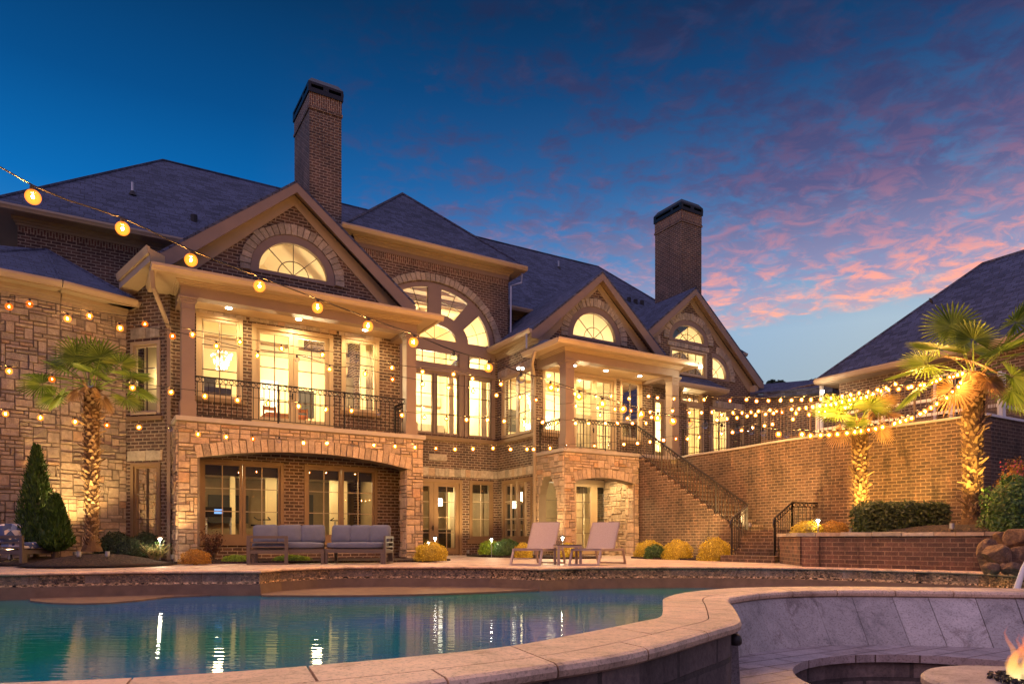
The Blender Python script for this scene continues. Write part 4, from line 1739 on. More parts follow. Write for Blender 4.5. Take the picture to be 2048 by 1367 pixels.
roof_face(mb, [off[0] + Vector((0, 0, tz + .14)), Tc, Tc + Vector((-7, 3, 0)), off[0] + Vector((-6, 2, tz * 0 + tz + .14))], .06)
mb.build('roof', 'shingle', HOUSE)
mb = MB()
mb2 = MB()
for i in range(4):
    d = (off[i + 1] - off[i]).normalized()
    n = Vector((d.y, -d.x, 0))
    gutter(mb, off[i] + Vector((0, 0, tz)), off[i + 1] + Vector((0, 0, tz)), n, .15, .12)
    mb2.hexa([off[i] + Vector((0, 0, tz - .02)), off[i + 1] + Vector((0, 0, tz - .02)), off[i + 1] - n * .6 + Vector((0, 0, tz - .02)), off[i] - n * .6 + Vector((0, 0, tz - .02))],
             [off[i] + Vector((0, 0, tz + .01)), off[i + 1] + Vector((0, 0, tz + .01)), off[i + 1] - n * .6 + Vector((0, 0, tz + .01)), off[i] - n * .6 + Vector((0, 0, tz + .01))], raw=True)
    if i < 3:
        a, b = Vector((*T[i], 0)), Vector((*T[i + 1], 0))
        for k in range(3):
            q = n * (.04 + .05 * k)
            mb2.hexa([a + q + Vector((0, 0, tz - .26 + .07 * k)), b + q + Vector((0, 0, tz - .26 + .07 * k)), b + Vector((0, 0, tz - .26 + .07 * k)), a + Vector((0, 0, tz - .26 + .07 * k))],
                     [a + q + Vector((0, 0, tz - .022)), b + q + Vector((0, 0, tz - .022)), b + Vector((0, 0, tz - .022)), a + Vector((0, 0, tz - .022))], raw=True)
mb.build('gutter', 'gutter_tan', HOUSE)
mb2.build('eave_soffit', 'trim_tan', HOUSE)
# link wall with a window over a glazed door
K0, K1 = (tpx(252) * 18.16, 18.16), (tpx(327) * 17.86, 17.86)
mpK = mapW(K0, K1)
lk = (Vector(K1) - Vector(K0)).length
fx = lambda px: (tpx(px) * (18.0) - K0[0]) / (K1[0] - K0[0]) * lk
hs = []
w, r = window(mpK, [(fx(268), fx(315))], 3.92, 5.56, 3, 2)
hs.append(widen(r, .08))
w, r = window(mpK, [(fx(268), fx(315))], 0.45, 2.42, 3, 2, frame='frame_brown')
hs.append(widen(r, .08))
mb = MB(mpK)
mb.panel([(0, -.3), (lk + .2, -.3), (lk + .2, 7.4), (0, 7.4)], hs, 0, .2)
mb.build('wall', 'brick', HOUSE)
for a0, a1, z0, z1, k in ((.05, lk - .02, 2.62, 2.88, 61), (.15, lk - .1, 5.80, 6.06, 62)):
    mb = MB(mpK)
    lintel(mb, a0, a1, z0, z1, -.02, .03, .2, k)
    mb.build('lintel', 'arch_stone', HOUSE)
sill(mpK, .1, lk - .02, 3.66, 3.76)
# raking eave board from the link wall up to the portico corner
A = P(238, 578, 17.7)
B = P(300, 522, 16.3)
mb = MB()
n = Vector((.25, .9, 0))
mb.hexa([A, B, B + n * .5, A + n * .5], [A + Vector((0, 0, .30)), B + Vector((0, 0, .30)), B + n * .5 + Vector((0, 0, .30)), A + n * .5 + Vector((0, 0, .30))], raw=True)
mb.hexa([A - n * .06 + Vector((0, 0, .18)), B - n * .06 + Vector((0, 0, .18)), B + Vector((0, 0, .18)), A + Vector((0, 0, .18))],
        [A - n * .12 + Vector((0, 0, .34)), B - n * .12 + Vector((0, 0, .34)), B + Vector((0, 0, .34)), A + Vector((0, 0, .34))], raw=True)
mb.build('eave_soffit', 'trim_tan', HOUSE)


def downspout(pts, r=.05, mat='trim_taupe'):
    mb = MB()
    mb.tube(pts, r, 4, True)
    mb.build('downspout', mat, HOUSE)


z_ = 6.85
downspout([W(-.96, -.35, z_), W(-.92, -.2, 6.5), W(-.62, .5, 6.05), W(-.50, .9, 5.9), W(-.50, .95, 3.0), W(-.50, .95, 0)], .06)
downspout([W(5.95, 1.2, 6.7), W(5.95, 1.22, 6.3), W(5.95, 1.22, 3.6)], .045)
downspout([W(10.5, .9, 6.85), W(10.52, 1.1, 6.5), W(10.92, 1.55, 6.1), W(10.95, 1.62, 5.9), W(10.95, 1.62, 0)], .06, 'trim_tan')
downspout([W(12.0, 4.1, 10.8), W(12.0, 4.15, 10.45), W(11.62, 4.3, 10.3), W(11.60, 4.3, 7.6)], .045, 'metal_grey')
downspout([W(10.55, 1.5, 7.6), W(10.55, 1.5, 7.1)], .04, 'metal_grey')
downspout([W(20.6, 2.6, 6.3), W(20.6, 2.6, 3.6)], .05)

# ================================================================= ROOMS
def room(u0, u1, v0, v1, z0, z1, pk=None, left=True, wall='room_cream', floor='room_floor', ceil='room_ceiling'):
    mb = MB()
    A = lambda u, v, z: W(u, v, z)
    zt = z1
    prof = [(u0, z0), (u1, z0), (u1, zt)] + ([((u0 + u1) / 2, pk)] if pk else []) + [(u0, zt)]
    # back wall + side walls
    mbp = MB(mapV(v1))
    mbp.panel(prof, [], 0, .05)
    vs = [A(u0, v0, z0), A(u0, v1, z0), A(u0, v1, zt), A(u0, v0, zt)]
    if left:
        mbp.hexa(vs, [p + (W(-.05, 0) - W(0, 0)) for p in vs], raw=True)
    vs = [A(u1, v0, z0), A(u1, v1, z0), A(u1, v1, zt), A(u1, v0, zt)]
    mbp.hexa(vs, [p + (W(.05, 0) - W(0, 0)) for p in vs], raw=True)
    mbp.build('interior_wall', wall, HOUSE)
    mb = MB()
    hb(mb, u0, u1, v0, v1, z0 - .05, z0)
    mb.build('floor', floor, HOUSE)
    mb = MB()
    if pk:
        uc = (u0 + u1) / 2
        for a, b, za, zb in ((u0, uc, zt, pk), (uc, u1, pk, zt)):
            q = [A(a, v0, za), A(b, v0, zb), A(b, v1, zb), A(a, v1, za)]
            mb.hexa(q, [p + Vector((0, 0, .05)) for p in q], raw=True)
    else:
        hb(mb, u0, u1, v0, v1, z1, z1 + .05)
    mb.build('ceiling', ceil, HOUSE)


WARM = (1.0, .77, .42)
room(-.36, 5.66, 1.50, 5.2, 3.62, 7.25, 9.6)
light('room_lamp', 'POINT', W(3.6, 3.4, 5.6), 420, WARM, .12, HOUSE)
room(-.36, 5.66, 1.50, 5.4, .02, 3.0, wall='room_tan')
for u in (1.0, 3.9):
    light('room_lamp', 'POINT', W(u, 3.4, 2.6), 105, WARM, .15, HOUSE)
room(5.7, 11.3, 4.6, 10, 3.62, 10.2)
light('room_lamp', 'POINT', W(9.6, 7.6, 6.9), 1050, WARM, .15, HOUSE)
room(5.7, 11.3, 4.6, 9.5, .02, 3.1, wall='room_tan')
light('room_lamp', 'POINT', W(8.6, 6.6, 2.4), 170, WARM, .2, HOUSE)
room(11.26, 16.3, 1.95, 5.9, 3.62, 7.1, 9.4, left=False)
mb = MB()
hb(mb, 11.32, 11.36, 4.42, 5.9, 3.62, 7.1)
mb.build('interior_wall', 'room_cream', HOUSE)
light('room_lamp', 'POINT', W(14.4, 4.0, 5.8), 540, WARM, .12, HOUSE)
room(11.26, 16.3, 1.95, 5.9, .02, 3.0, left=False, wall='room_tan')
light('room_lamp', 'POINT', W(13.2, 3.9, 2.3), 210, (1, .85, .55), .2, HOUSE)
room(16.6, 23.2, 2.95, 5.95, 3.62, 7.4, 9.8)
light('room_lamp', 'POINT', W(20.6, 4.6, 5.7), 620, WARM, .15, HOUSE)
# small room behind the link wall
mb = MB(mpK)
mb.box(.0, 1.2, 3.4, 6.2, .62, .65)
mb.box(.0, 1.2, 6.15, 6.2, .22, .62)
mb.box(.0, 1.2, 3.4, 3.45, .22, .62)
mb.build('interior_wall', 'room_cream', HOUSE)
mb = MB(mpK)
mb.box(.0, 1.2, 0.0, 2.9, .62, .65)
mb.box(.62, .9, 0, 2.2, .55, .615)
mb.build('interior_wall', 'wood_orange', HOUSE)
light('room_lamp', 'POINT', mpK(.6, 4.9, .45), 16, WARM, .1, HOUSE)
light('room_lamp', 'POINT', mpK(.16, 1.7, .34), 60, WARM, .03, HOUSE)

# partitions, columns, beams and built-ins that break up the rooms
def piece(name, mat, *boxes):
    for b_ in boxes:
        m = MB()
        hb(m, *b_)
        m.build(name, mat, HOUSE)


piece('partition', 'room_cream', (.2, .75, 4.2, 4.4, .03, 2.98), (2.5, 2.8, 3.9, 4.1, .03, 2.98), (4.55, 5.1, 4.0, 4.2, .03, 2.98), (1.55, 1.7, 4.6, 4.7, .03, 2.98))
piece('soffit', 'room_ceiling', (-.3, 5.6, 3.6, 5.3, 2.55, 2.97))
piece('screen', 'room_dark', (1.0, 2.2, 5.2, 5.28, 1.1, 2.0), (3.0, 4.3, 5.2, 5.28, .9, 2.1), (.2, .9, 5.2, 5.28, .1, 1.3))
piece('ceiling_beam', 'soffit_tan', (-.3, 5.6, 3.1, 3.3, 6.9, 7.2), (-.3, 5.6, 5.0, 5.15, 6.6, 6.9), (5.8, 11.2, 7.0, 7.25, 9.9, 10.15), (5.8, 11.2, 9.7, 9.9, 6.5, 6.9), (7.2, 7.4, 5.0, 9.9, 9.9, 10.15), (9.5, 9.7, 5.0, 9.9, 9.9, 10.15), (11.4, 16.2, 5.6, 5.8, 6.7, 7.0))
piece('built_in_shelf', 'cabinet', (4.7, 5.55, 4.6, 5.1, 3.63, 6.1), (15.2, 16.2, 5.2, 5.8, 3.63, 5.9), (9.6, 11.2, 9.3, 9.9, 3.63, 5.6), (12.2, 13.0, 5.3, 5.85, 3.63, 4.8))
piece('armoire', 'room_dark', (.35, 1.15, 1.95, 2.4, 3.63, 4.75))
piece('door_leaf', 'white_paint', (2.2, 3.1, 5.1, 5.17, 3.63, 5.8), (7.9, 8.8, 9.9, 9.97, 3.63, 5.9), (13.6, 14.5, 5.8, 5.87, 3.63, 5.8))
piece('partition', 'room_cream', (10.3, 10.6, 6.9, 7.1, .03, 3.08), (6.3, 6.6, 7.0, 7.2, .03, 3.08), (12.2, 12.5, 4.2, 4.3, .03, 2.98), (14.6, 14.9, 3.6, 3.7, .03, 2.98))

# framed pictures, drapes and dark furniture upstairs
piece('picture', 'room_dark', (.3, 1.2, 5.12, 5.16, 4.9, 5.7), (3.5, 4.3, 5.12, 5.16, 4.7, 5.6), (6.4, 7.3, 9.93, 9.97, 5.0, 6.1), (12.1, 12.9, 5.82, 5.86, 5.0, 5.9), (18.3, 19.4, 5.88, 5.92, 5.0, 6.0))


def drape(mp, a0, a1, z0, z1, d):
    m = MB(mp)
    k = 0
    a = a0
    while a < a1:
        m.tube([(a, z0, d + .02 * (k % 2)), (a + random.uniform(-.01, .01), z1, d + .02 * (k % 2))], .024, 6)
        a += .038
        k += 1
    m.build('curtain', 'cloth_cream', HOUSE)


drape(mpC, 7.50, 7.72, 3.66, 6.8, .42)
drape(mpC, 9.25, 9.44, 3.66, 6.8, .42)
drape(mpC, 10.62, 10.84, 3.66, 6.8, .42)
drape(mpL, .24, .40, 3.66, 6.5, .35)
drape(mpL, 4.92, 5.14, 3.66, 6.5, .35)
drape(mpB, 15.68, 15.86, 3.66, 6.6, .38)
piece('armchair', 'cabinet', (6.4, 7.1, 7.0, 7.7, 3.64, 4.5), (13.0, 13.7, 4.4, 5.0, 3.64, 4.45), (19.2, 20.2, 4.6, 5.2, 3.64, 4.5))

# ================================================================= SITE HELPERS
def catmull(pts, n=6):
    P_ = [Vector(p) for p in pts]
    P_ = [P_[0] * 2 - P_[1]] + P_ + [P_[-1] * 2 - P_[-2]]
    out = []
    for i in range(1, len(P_) - 2):
        for k in range(n):
            t = k / n
            a, b, c, d = P_[i - 1], P_[i], P_[i + 1], P_[i + 2]
            out.append(0.5 * ((2 * b) + (c - a) * t + (2 * a - 5 * b + 4 * c - d) * t * t + (3 * b - a - 3 * c + d) * t ** 3))
    out.append(P_[-2])
    return out


def sweep(mb, line, prof, raw=True):
    """sweep a (offset, z) profile along a plan polyline; +offset = left of travel"""
    n = len(line)
    rows = []
    for i, p in enumerate(line):
        a, b = line[max(i - 1, 0)], line[min(i + 1, n - 1)]
        d1 = (p - a).normalized() if i else (b - p).normalized()
        d2 = (b - p).normalized() if i < n - 1 else d1
        m = (Vector((-d1.y, d1.x)) + Vector((-d2.y, d2.x)))
        m.normalize()
        k = 1 / max(.5, m.dot(Vector((-d1.y, d1.x))))
        rows.append([Vector((p.x + m.x * o * k, p.y + m.y * o * k, z)) for o, z in prof])
    vs = [q for r_ in rows for q in r_]
    k = len(prof)
    fs = [(i * k + j, i * k + (j + 1) % k, (i + 1) * k + (j + 1) % k, (i + 1) * k + j) for i in range(n - 1) for j in range(k)]
    fs += [tuple(range(k))[::-1], tuple((n - 1) * k + j for j in range(k))]
    mb.add(vs, fs, .5, True)


def arclen(c):
    s = [0]
    for i in range(1, len(c)):
        s.append(s[-1] + (c[i] - c[i - 1]).length)
    return s


def flat(name, poly, z0, z1, mat, kind='structure', parent=None, label=None):
    mb = MB(lambda a, b, d: Vector((a, b, d)))
    mb.panel([(p[0], p[1]) for p in poly], [], z0, z1)
    o = mb.build(name, mat, parent)
    if parent is None:
        tag(o, kind=kind)
    return o


def xy(px, D):
    return Vector((tpx(px) * D, D))


# ---- terrain, patio, pool basin
flat('ground', [(-400, -200), (400, -200), (400, 700), (-400, 700)], -2.6, -2.5, 'lawn')
edge_px = [(-700, 11.0), (-300, 11.2), (0, 11.9), (170, 12.4), (330, 12.8), (519, 12.95)]
E1 = catmull([xy(*e) for e in edge_px], 5)
E2 = [xy(519, 12.95)] + catmull([xy(560, 13.7), xy(660, 14.6), xy(780, 14.95), xy(980, 14.85)], 4)[0:] + [xy(1080, 14.03)]
E3 = catmull([xy(*e) for e in [(1080, 14.03), (1180, 14.75), (1380, 15.0), (1540, 14.7), (1660, 14.2), (1800, 13.35), (1957, 12.4), (2048, 11.4), (2250, 10.2), (2700, 8.8)]], 5)
EDGE = E1 + E2[1:] + E3[1:]
deck_poly = [(p.x, p.y) for p in EDGE] + [(30, 10), (30, 45), (-40, 45), (-40, 11)]
deck = flat('patio', deck_poly, -.20, 0.0, 'travertine_deck')
def pieces(c, step, gap):
    s = arclen(c)
    out, x = [], 0.0
    def pt(L0):
        k = max(j for j in range(len(s)) if s[j] <= L0 + 1e-9)
        k = min(k, len(c) - 2)
        return c[k].lerp(c[k + 1], (L0 - s[k]) / max(1e-6, s[k + 1] - s[k]))
    while x < s[-1] - .1:
        y = min(x + step, s[-1])
        out.append([pt(x + gap)] + [c[j] for j in range(len(c)) if x + gap + .03 < s[j] < y - gap - .03] + [pt(y - gap)])
        x = y
    return out


mb = MB()
for seg in pieces(EDGE, .61, .004):
    sweep(mb, seg, [(.30, .004), (.30, -.05), (-.03, -.05), (-.052, -.04), (-.06, -.022), (-.05, -.004), (-.03, .004)])
cop = tag(mb.build('patio_edge', 'travertine_lip'), kind='structure')
mb = MB()
sweep(mb, EDGE, [(0, -.052), (.15, -.052), (.15, -.25), (0, -.25)])
tag(mb.build('pool_tile', 'mosaic_tile'), kind='structure')
mb = MB()
sweep(mb, EDGE, [(-.02, -.252), (.15, -.252), (.15, -1.9), (-.10, -1.9), (-.06, -.5)])
tag(mb.build('pool_wall', 'plaster'), kind='structure')
# sun shelf between the two corners of the patio, a ledge at the left
sh = [xy(525, 12.6), xy(560, 12.55), xy(700, 12.55), xy(850, 12.85), xy(980, 13.4), xy(1078, 14.0)]
shp = catmull(sh, 5) + [xy(1080, 14.3), xy(980, 15.0), xy(780, 15.1), xy(600, 14.5), xy(519, 13.1)]
flat('sun_shelf', shp, -1.9, -.425, 'plaster')
lg = catmull([xy(60, 11.6), xy(110, 11.15), xy(190, 11.1), xy(270, 11.6), xy(330, 12.3), xy(420, 12.8)], 4) + [xy(420, 13.1), xy(60, 12.2)]
flat('pool_ledge', lg, -1.9, -.435, 'plaster')

IN = [(-3.2, 1.9), (-1.9, 1.86), (-1.417, 1.924), (-.984, 2.03), (-.524, 2.25), (-.044, 2.56), (.263, 2.9), (.655, 3.40), (.78, 3.58), (.86, 3.88), (.955, 4.3), (1.066, 4.75), (1.332, 5.25), (1.797, 5.70), (2.25, 5.86), (2.725, 5.91), (3.312, 5.85), (4.177, 5.67), (5.3, 5.4), (6.8, 5.2)]
OUT = [(-3.2, 1.45), (-1.8, 1.42), (-1.25, 1.52), (-.85, 1.64), (-.36, 1.87), (.10, 2.19), (.45, 2.49), (.90, 3.08), (1.10, 3.36), (1.19, 3.62), (1.33, 4.15), (1.474, 4.71), (1.63, 4.95), (1.93, 5.25), (2.27, 5.42), (2.68, 5.48), (3.25, 5.42), (4.05, 5.25), (5.15, 4.95), (6.6, 4.75)]
ZC = .18
INc, OUTc = catmull(IN, 8), catmull(OUT, 8)
water_poly = [(p.x, p.y) for p in INc] + [(12, 5.0), (30, 8.6)] + [(p.x, p.y + .12) for p in EDGE[::-1]] + [(-14, 11), (-14, 1.9)]
flat('pool_water', water_poly, -.462, -.46, 'pool_water')
flat('pool_floor', [(-16, 0), (30, 0), (30, 16), (-16, 16)], -2.0, -1.9, 'plaster')
# ---- raised coping between pool and fire pit
WALL = empty('pool_coping_wall', (1.0, 4.0, -.66), 'curving raised pool wall with pale travertine coping and dark block face', 'wall')
mid = [a.lerp(b, .58) for a, b in zip(INc, OUTc)]


def at(c, t):
    i = min(int(t), len(c) - 2)
    return c[i].lerp(c[i + 1], t - i)


rnd = random.Random(5)
sm = arclen(mid)
for row, (A_, B_, step, jit) in enumerate(((INc, mid, .62, .25), (mid, OUTc, .46, .15))):
    t = 0.0
    last = len(mid) - 1.001
    while t < last - .2:
        L0 = sm[int(t)] + (sm[int(t) + 1] - sm[int(t)]) * (t - int(t))
        L1 = L0 + step * rnd.uniform(1 - jit, 1 + jit)
        t2 = t
        while t2 < last and sm[int(t2)] < L1:
            t2 += .25
        t2 = min(t2, last)
        n = max(2, int((t2 - t) * 2) + 1)
        mb = MB()
        g = .004 / max(.02, (at(mid, min(t + .5, last)) - at(mid, t)).length / .5) if t + .5 < last else 0.02
        rows = []
        for k in range(n + 1):
            tt = t + g + (t2 - t - 2 * g) * k / n
            a, b = at(A_, tt), at(B_, tt)
            w = (b - a)
            wn = w.normalized()
            if row == 0:
                prof = [(a + wn * -.02, ZC), (b - wn * .003, ZC), (b - wn * .003, ZC - .05), (a + wn * -.02, ZC - .05)]
            else:
                prof = [(a + wn * .003, ZC), (b - wn * .03, ZC), (b - wn * .008, ZC - .006), (b, ZC - .022), (b - wn * .004, ZC - .042), (b - wn * .02, ZC - .052), (a + wn * .003, ZC - .05)]
            rows.append([Vector((p.x, p.y, z)) for p, z in prof])
        k = len(rows[0])
        vs = [q for r_ in rows for q in r_]
        fs = [(i * k + j, i * k + (j + 1) % k, (i + 1) * k + (j + 1) % k, (i + 1) * k + j) for i in range(n) for j in range(k)]
        fs += [tuple(range(k))[::-1], tuple(n * k + j for j in range(k))]
        mb.add(vs, fs, rnd.uniform(.2, .8), True)
        mb.build('coping_stone', 'travertine_coping', WALL)
        t = t2
mb = MB()
sweep(mb, INc, [(0, ZC - .052), (-.06, ZC - .052), (-.06, -1.9), (0, -1.9)])
mb.build('pool_side', 'plaster', WALL)
iS = 9 * 8
mb = MB()
sweep(mb, [p for p in mid[:iS + 6]], [(.05, ZC - .056), (-.02, ZC - .056), (-.02, -1.0), (.05, -1.0)])
# dark block face set back under the bullnose
back = [OUTc[i].lerp(INc[i], .13) for i in range(iS + 3)]
sweep(mb, back, [(0, ZC - .054), (.10, ZC - .054), (.10, -1.0), (0, -1.0)])
mb.build('block_face', 'block_wall', WALL)
# ---- sunken seating
flat('sunken_floor', [(-14, -9), (9, -9), (9, 4.9), (2.6, 5.6), (1.0, 3.9), (.4, 2.9), (-.5, 2.1), (-14, 1.7)], -.80, -.66, 'block_wall')
PIT = empty('fire_pit_bench', (2.6, 4.6, -.66), 'curved travertine bench with leaning backrest round the sunken fire pit', 'bench')
bt = catmull([(1.19, 3.62), (1.36, 4.15), (1.52, 4.66), (1.72, 4.86), (1.99, 5.06), (2.29, 5.17), (2.67, 5.21), (3.22, 5.14), (3.95, 4.97), (5.0, 4.7)], 8)
tt = [p.copy() for p in OUTc[iS:]]
nn = min(len(bt), len(tt))
sb = arclen(bt)
t = 0.0
last = nn - 1.001
widths = [.14, .17, .20, .24, .27, .26, .27, .26, .28, .30, .3, .3, .3, .3, .3, .3, .3, .3]
for wdt in widths:
    if t >= last - .3:
        break
    L1 = sb[int(t)] + wdt
    t2 = t
    while t2 < last and sb[int(t2)] + (sb[int(t2) + 1] - sb[int(t2)]) * (t2 - int(t2)) < L1 + .0:
        t2 += .1
    n = 3
    mb = MB()
    rows = []
    for k in range(n + 1):
        q = t + .03 + (t2 - t - .06) * k / n
        a = at(tt, q)
        b = at(bt, q)
        d = (b - a)
        d = (at(bt, min(q + .4, last)) - at(bt, max(q - .4, 0))).normalized()
        nrm = Vector((d.y, -d.x))
        a = a - nrm * .015
        rows.append([Vector((a.x, a.y, ZC - .054)), Vector((b.x, b.y, -.212)), Vector((b.x - nrm.x * .05, b.y - nrm.y * .05, -.212)), Vector((a.x - nrm.x * .05, a.y - nrm.y * .05, ZC - .054))])
    vs = [q for r_ in rows for q in r_]
    fs = [(i * 4 + j, i * 4 + (j + 1) % 4, (i + 1) * 4 + (j + 1) % 4, (i + 1) * 4 + j) for i in range(n) for j in range(4)] + [(3, 2, 1, 0), tuple(n * 4 + j for j in range(4))]
    mb.add(vs, fs, rnd.uniform(0, 1), True)
    mb.build('backrest', 'travertine_wall', PIT)
    t = t2
void = [(2.55 + .92 * math.cos(R(a)), 3.86 + .92 * math.sin(R(a))) for a in range(-20, 236, 8)]
seat_poly = [(p.x, p.y) for p in bt] + [(5.0, 3.55)] + void + [(1.75, 2.8), (1.24, 2.9)]
mb = MB(lambda a, b, d: Vector((a, b, d)))
mb.panel(seat_poly, [], -.262, -.21)
mb.build('seat', 'travertine_seat', PIT)
mb = MB(lambda a, b, d: Vector((a, b, d)))
vw = [(2.55 + .965 * math.cos(R(a)), 3.86 + .965 * math.sin(R(a))) for a in range(-20, 236, 8)]
mb.panel(vw + [(1.7, 2.85), (1.3, 2.95), (1.3, 3.6), (1.6, 4.6), (2.4, 5.1), (3.3, 5.1), (5.0, 4.6), (5.0, 3.55)], [], -.9, -.264)
mb.build('bench_base', 'block_wall', PIT)
# ---- fire table with flames
FT = empty('fire_table', (2.62, 3.50, -.66), 'round stone fire table with black fire glass and low orange flames', 'fire table')
fc = (2.62, 3.52)
mb = MB()
mb.lathe([(.46, -.20), (.475, -.185), (.475, -.155), (.46, -.14)], (fc[0], fc[1], 0), 48)
ft_top = mb.build('table_top', 'table_stone', FT)
mb = MB()
mb.lathe([(.36, -.66), (.36, -.205)], (fc[0], fc[1], 0), 32)
mb.build('table_base', 'block_wall', FT)
mb = MB()
rg = random.Random(3)
for i in range(420):
    a, r_ = rg.uniform(0, 2 * PI), .20 * math.sqrt(rg.random())
    s = rg.uniform(.008, .016)
    x, y, z = fc[0] + .03 + r_ * math.cos(a), fc[1] + r_ * math.sin(a), -.136 + rg.uniform(0, .015)
    q = lambda: rg.uniform(-s, s)
    mb.hexa([(x + q(), y + q(), z - s * .6) for _ in range(4)], [(x + q(), y + q(), z + s * .6) for _ in range(4)])
mb.build('fire_glass', 'lava_glass', FT)
for i in range(26):
    x, y = fc[0] + rg.uniform(-.10, .20), fc[1] + rg.uniform(-.10, .08)
    h = rg.uniform(.08, .27)
    mb = MB()
    k = 7
    ph = rg.uniform(0, 6)
    pts = [(x + math.sin(ph + j * .9) * .018 * j / 3 + j * .002, y + math.cos(ph + j) * .01, -.13 + h * j / k) for j in range(k + 1)]
    w_ = rg.uniform(.014, .034)
    mb.tube(pts, [w_ * (.6 + 1.3 * (j / k) if j < 2 else 1.0 - (j - 2) / (k - 2.0) * .96) for j in range(k + 1)], 10, True)
    mb.build('flame', 'flame', FT, smooth=True)
light('fire_glow', 'POINT', (fc[0] + .05, fc[1], .02), 1.5, (1, .42, .12), .08, FT)
# small dark step lamp under the coping
mb = MB()
q = xy(1470, 3.50)
mb.lathe([(.026, -.03), (.034, -.02), (.034, .0), (.028, .016), (.015, .026)], (q.x, q.y, Zd(1277, 3.5)), 16)
mb.tube([(q.x - .01, q.y + .03, Zd(1277, 3.5)), (q.x - .08, q.y + .10, Zd(1277, 3.5))], .012, 6, True)
o = mb.build('step_lamp', 'iron_brown', smooth=True)
tag(o, 'small dark dome lamp tucked under the coping where block wall meets bench back', 'lamp')
# slender white handrail end at the far right
mb = MB()
mb.tube([P(2026, 1200, 5.8), P(2034, 1176, 5.8), P(2046, 1138, 5.8), P(2062, 1105, 5.8), P(2090, 1085, 5.8), P(2130, 1082, 5.8)], [.03, .026, .02, .018, .018, .018], 8, True)
tag(mb.build('handrail', 'white_paint', smooth=True), 'pale slanting handrail end at the pool edge, right of the boulders', 'handrail')

# ---- planting beds
def bed(name, pts, z, zb, mat='mulch'):
    """mulch bed with a soft rising surface"""
    mb = MB(lambda a, b, d: Vector((a, b, d)))
    mb.panel(pts, [], -.05, z)
    o = mb.build(name, mat)
    o['kind'] = 'structure'
    return o


def bedge(l):
    return [(xy(px, D).x, D) for px, D in l]


bed('mulch_bed', bedge([(-400, 15.3), (0, 15.55), (110, 15.7), (210, 15.9), (340, 16.2), (420, 16.6), (560, 16.9), (700, 17.3), (790, 17.6), (868, 18.2), (901, 19.0), (880, 19.8), (846, 20.4)]) + [(-8.6, 19.5), (-14, 18), (-20, 16)], .05, 0)
bed('mulch_bed', bedge([(933, 24.0), (955, 23.2), (1000, 22.2), (1060, 21.4), (1130, 20.3), (1195, 20.9), (1203, 22.2), (1150, 22.7), (1060, 24.2), (960, 25.3)]), .05, 0)
bed('mulch_bed', bedge([(1262, 21.5), (1290, 20.6), (1360, 19.6), (1440, 18.7), (1466, 18.2), (1462, 19.5), (1420, 22), (1285, 24)]), .05, 0)


def mound(x, y, r, h, name='mulch_mound'):
    mb = MB()
    rg = random.Random(int(x * 100))
    prof = [(r * (1 - k / 6), h * math.sin(k / 6 * PI / 2)) for k in range(6)]
    mb.lathe([(r_ * rg.uniform(.95, 1.05), z) for r_, z in prof] + [(.02, h)], (x, y, .03), 20)
    o = mb.build(name, 'mulch', smooth=True)
    o['kind'] = 'structure'


q = xy(183, 15.0)
mound(q.x, q.y + .3, 1.5, .24)
q = xy(90, 16.2)
mound(q.x, q.y, 1.3, .16)

# ---- planter wall with raised bed
PW = empty('planter_wall', (7.2, 13.8, 0), 'low brick planter wall with rough cap stones along the far poolside', 'wall')
A1, B1, C1, D1 = Vector((6.55, 17.0)), Vector((6.32, 15.25)), Vector((6.30, 14.85)), Vector((8.50, 12.5))
E_ = Vector((10.6, 10.7))
for a, b, th in ((A1, B1, .3), (C1, E_, .3)):
    mp = mapW(a, b)
    mb = MB(mp)
    mb.box(0, (b - a).length, -.02, .64, 0, th)
    mb.build('brickwork', 'brick_planter', PW)
mb = MB(mapW(C1 + Vector((-.03, .02)), C1 + (D1 - C1).normalized() * .36))
mb.box(-.06, .30, -.02, .645, -.03, .42)
mb.build('pier', 'brick_planter', PW)
rg = random.Random(9)
for a, b in ((A1, B1), (C1 - (D1 - C1).normalized() * .12, E_)):
    mp = mapW(a, b)
    L_ = (b - a).length
    x = -.05
    while x < L_:
        w_ = rg.uniform(.35, .6)
        mb = MB(mp)
        j = lambda: rg.uniform(-.012, .012)
        mb.hexa([(x + .004, .646, -.06 + j()), (min(x + w_, L_ + .05) - .004, .646, -.06 + j()), (min(x + w_, L_ + .05) - .004, .646, .33), (x + .004, .646, .33)],
                [(x + .01, .72 + j(), -.045 + j()), (min(x + w_, L_ + .05) - .01, .72 + j(), -.045 + j()), (min(x + w_, L_ + .05) - .01, .72 + j(), .33), (x + .01, .72 + j(), .33)], rg.random())
        mb.build('cap_stone', 'arch_stone', PW)
        x += w_
bp = [tuple(A1 + Vector((.3, 0))), tuple(B1 + Vector((.3, 0))), tuple(C1 + Vector((.25, .2))), tuple(E_ + Vector((.2, .2))), (14, 12), (14, 17.5), (11.6, 17.0), (10.9, 17.2), (9.1, 19.4), (7.9, 18.9)]
bb = MB(lambda a, b, d: Vector((a, b, d)))
bb.panel(bp, [], .0, .68)
bb = bb.build('mulch_bed', 'mulch')
bb['kind'] = 'structure'
q = xy(1960, 14.4)
mb = MB()
mb.lathe([(2.0, 0), (1.6, .13), (.9, .22), (.05, .25)], (q.x, q.y + .2, .66), 24)
o = mb.build('mulch_mound', 'mulch', smooth=True)
o['kind'] = 'structure'

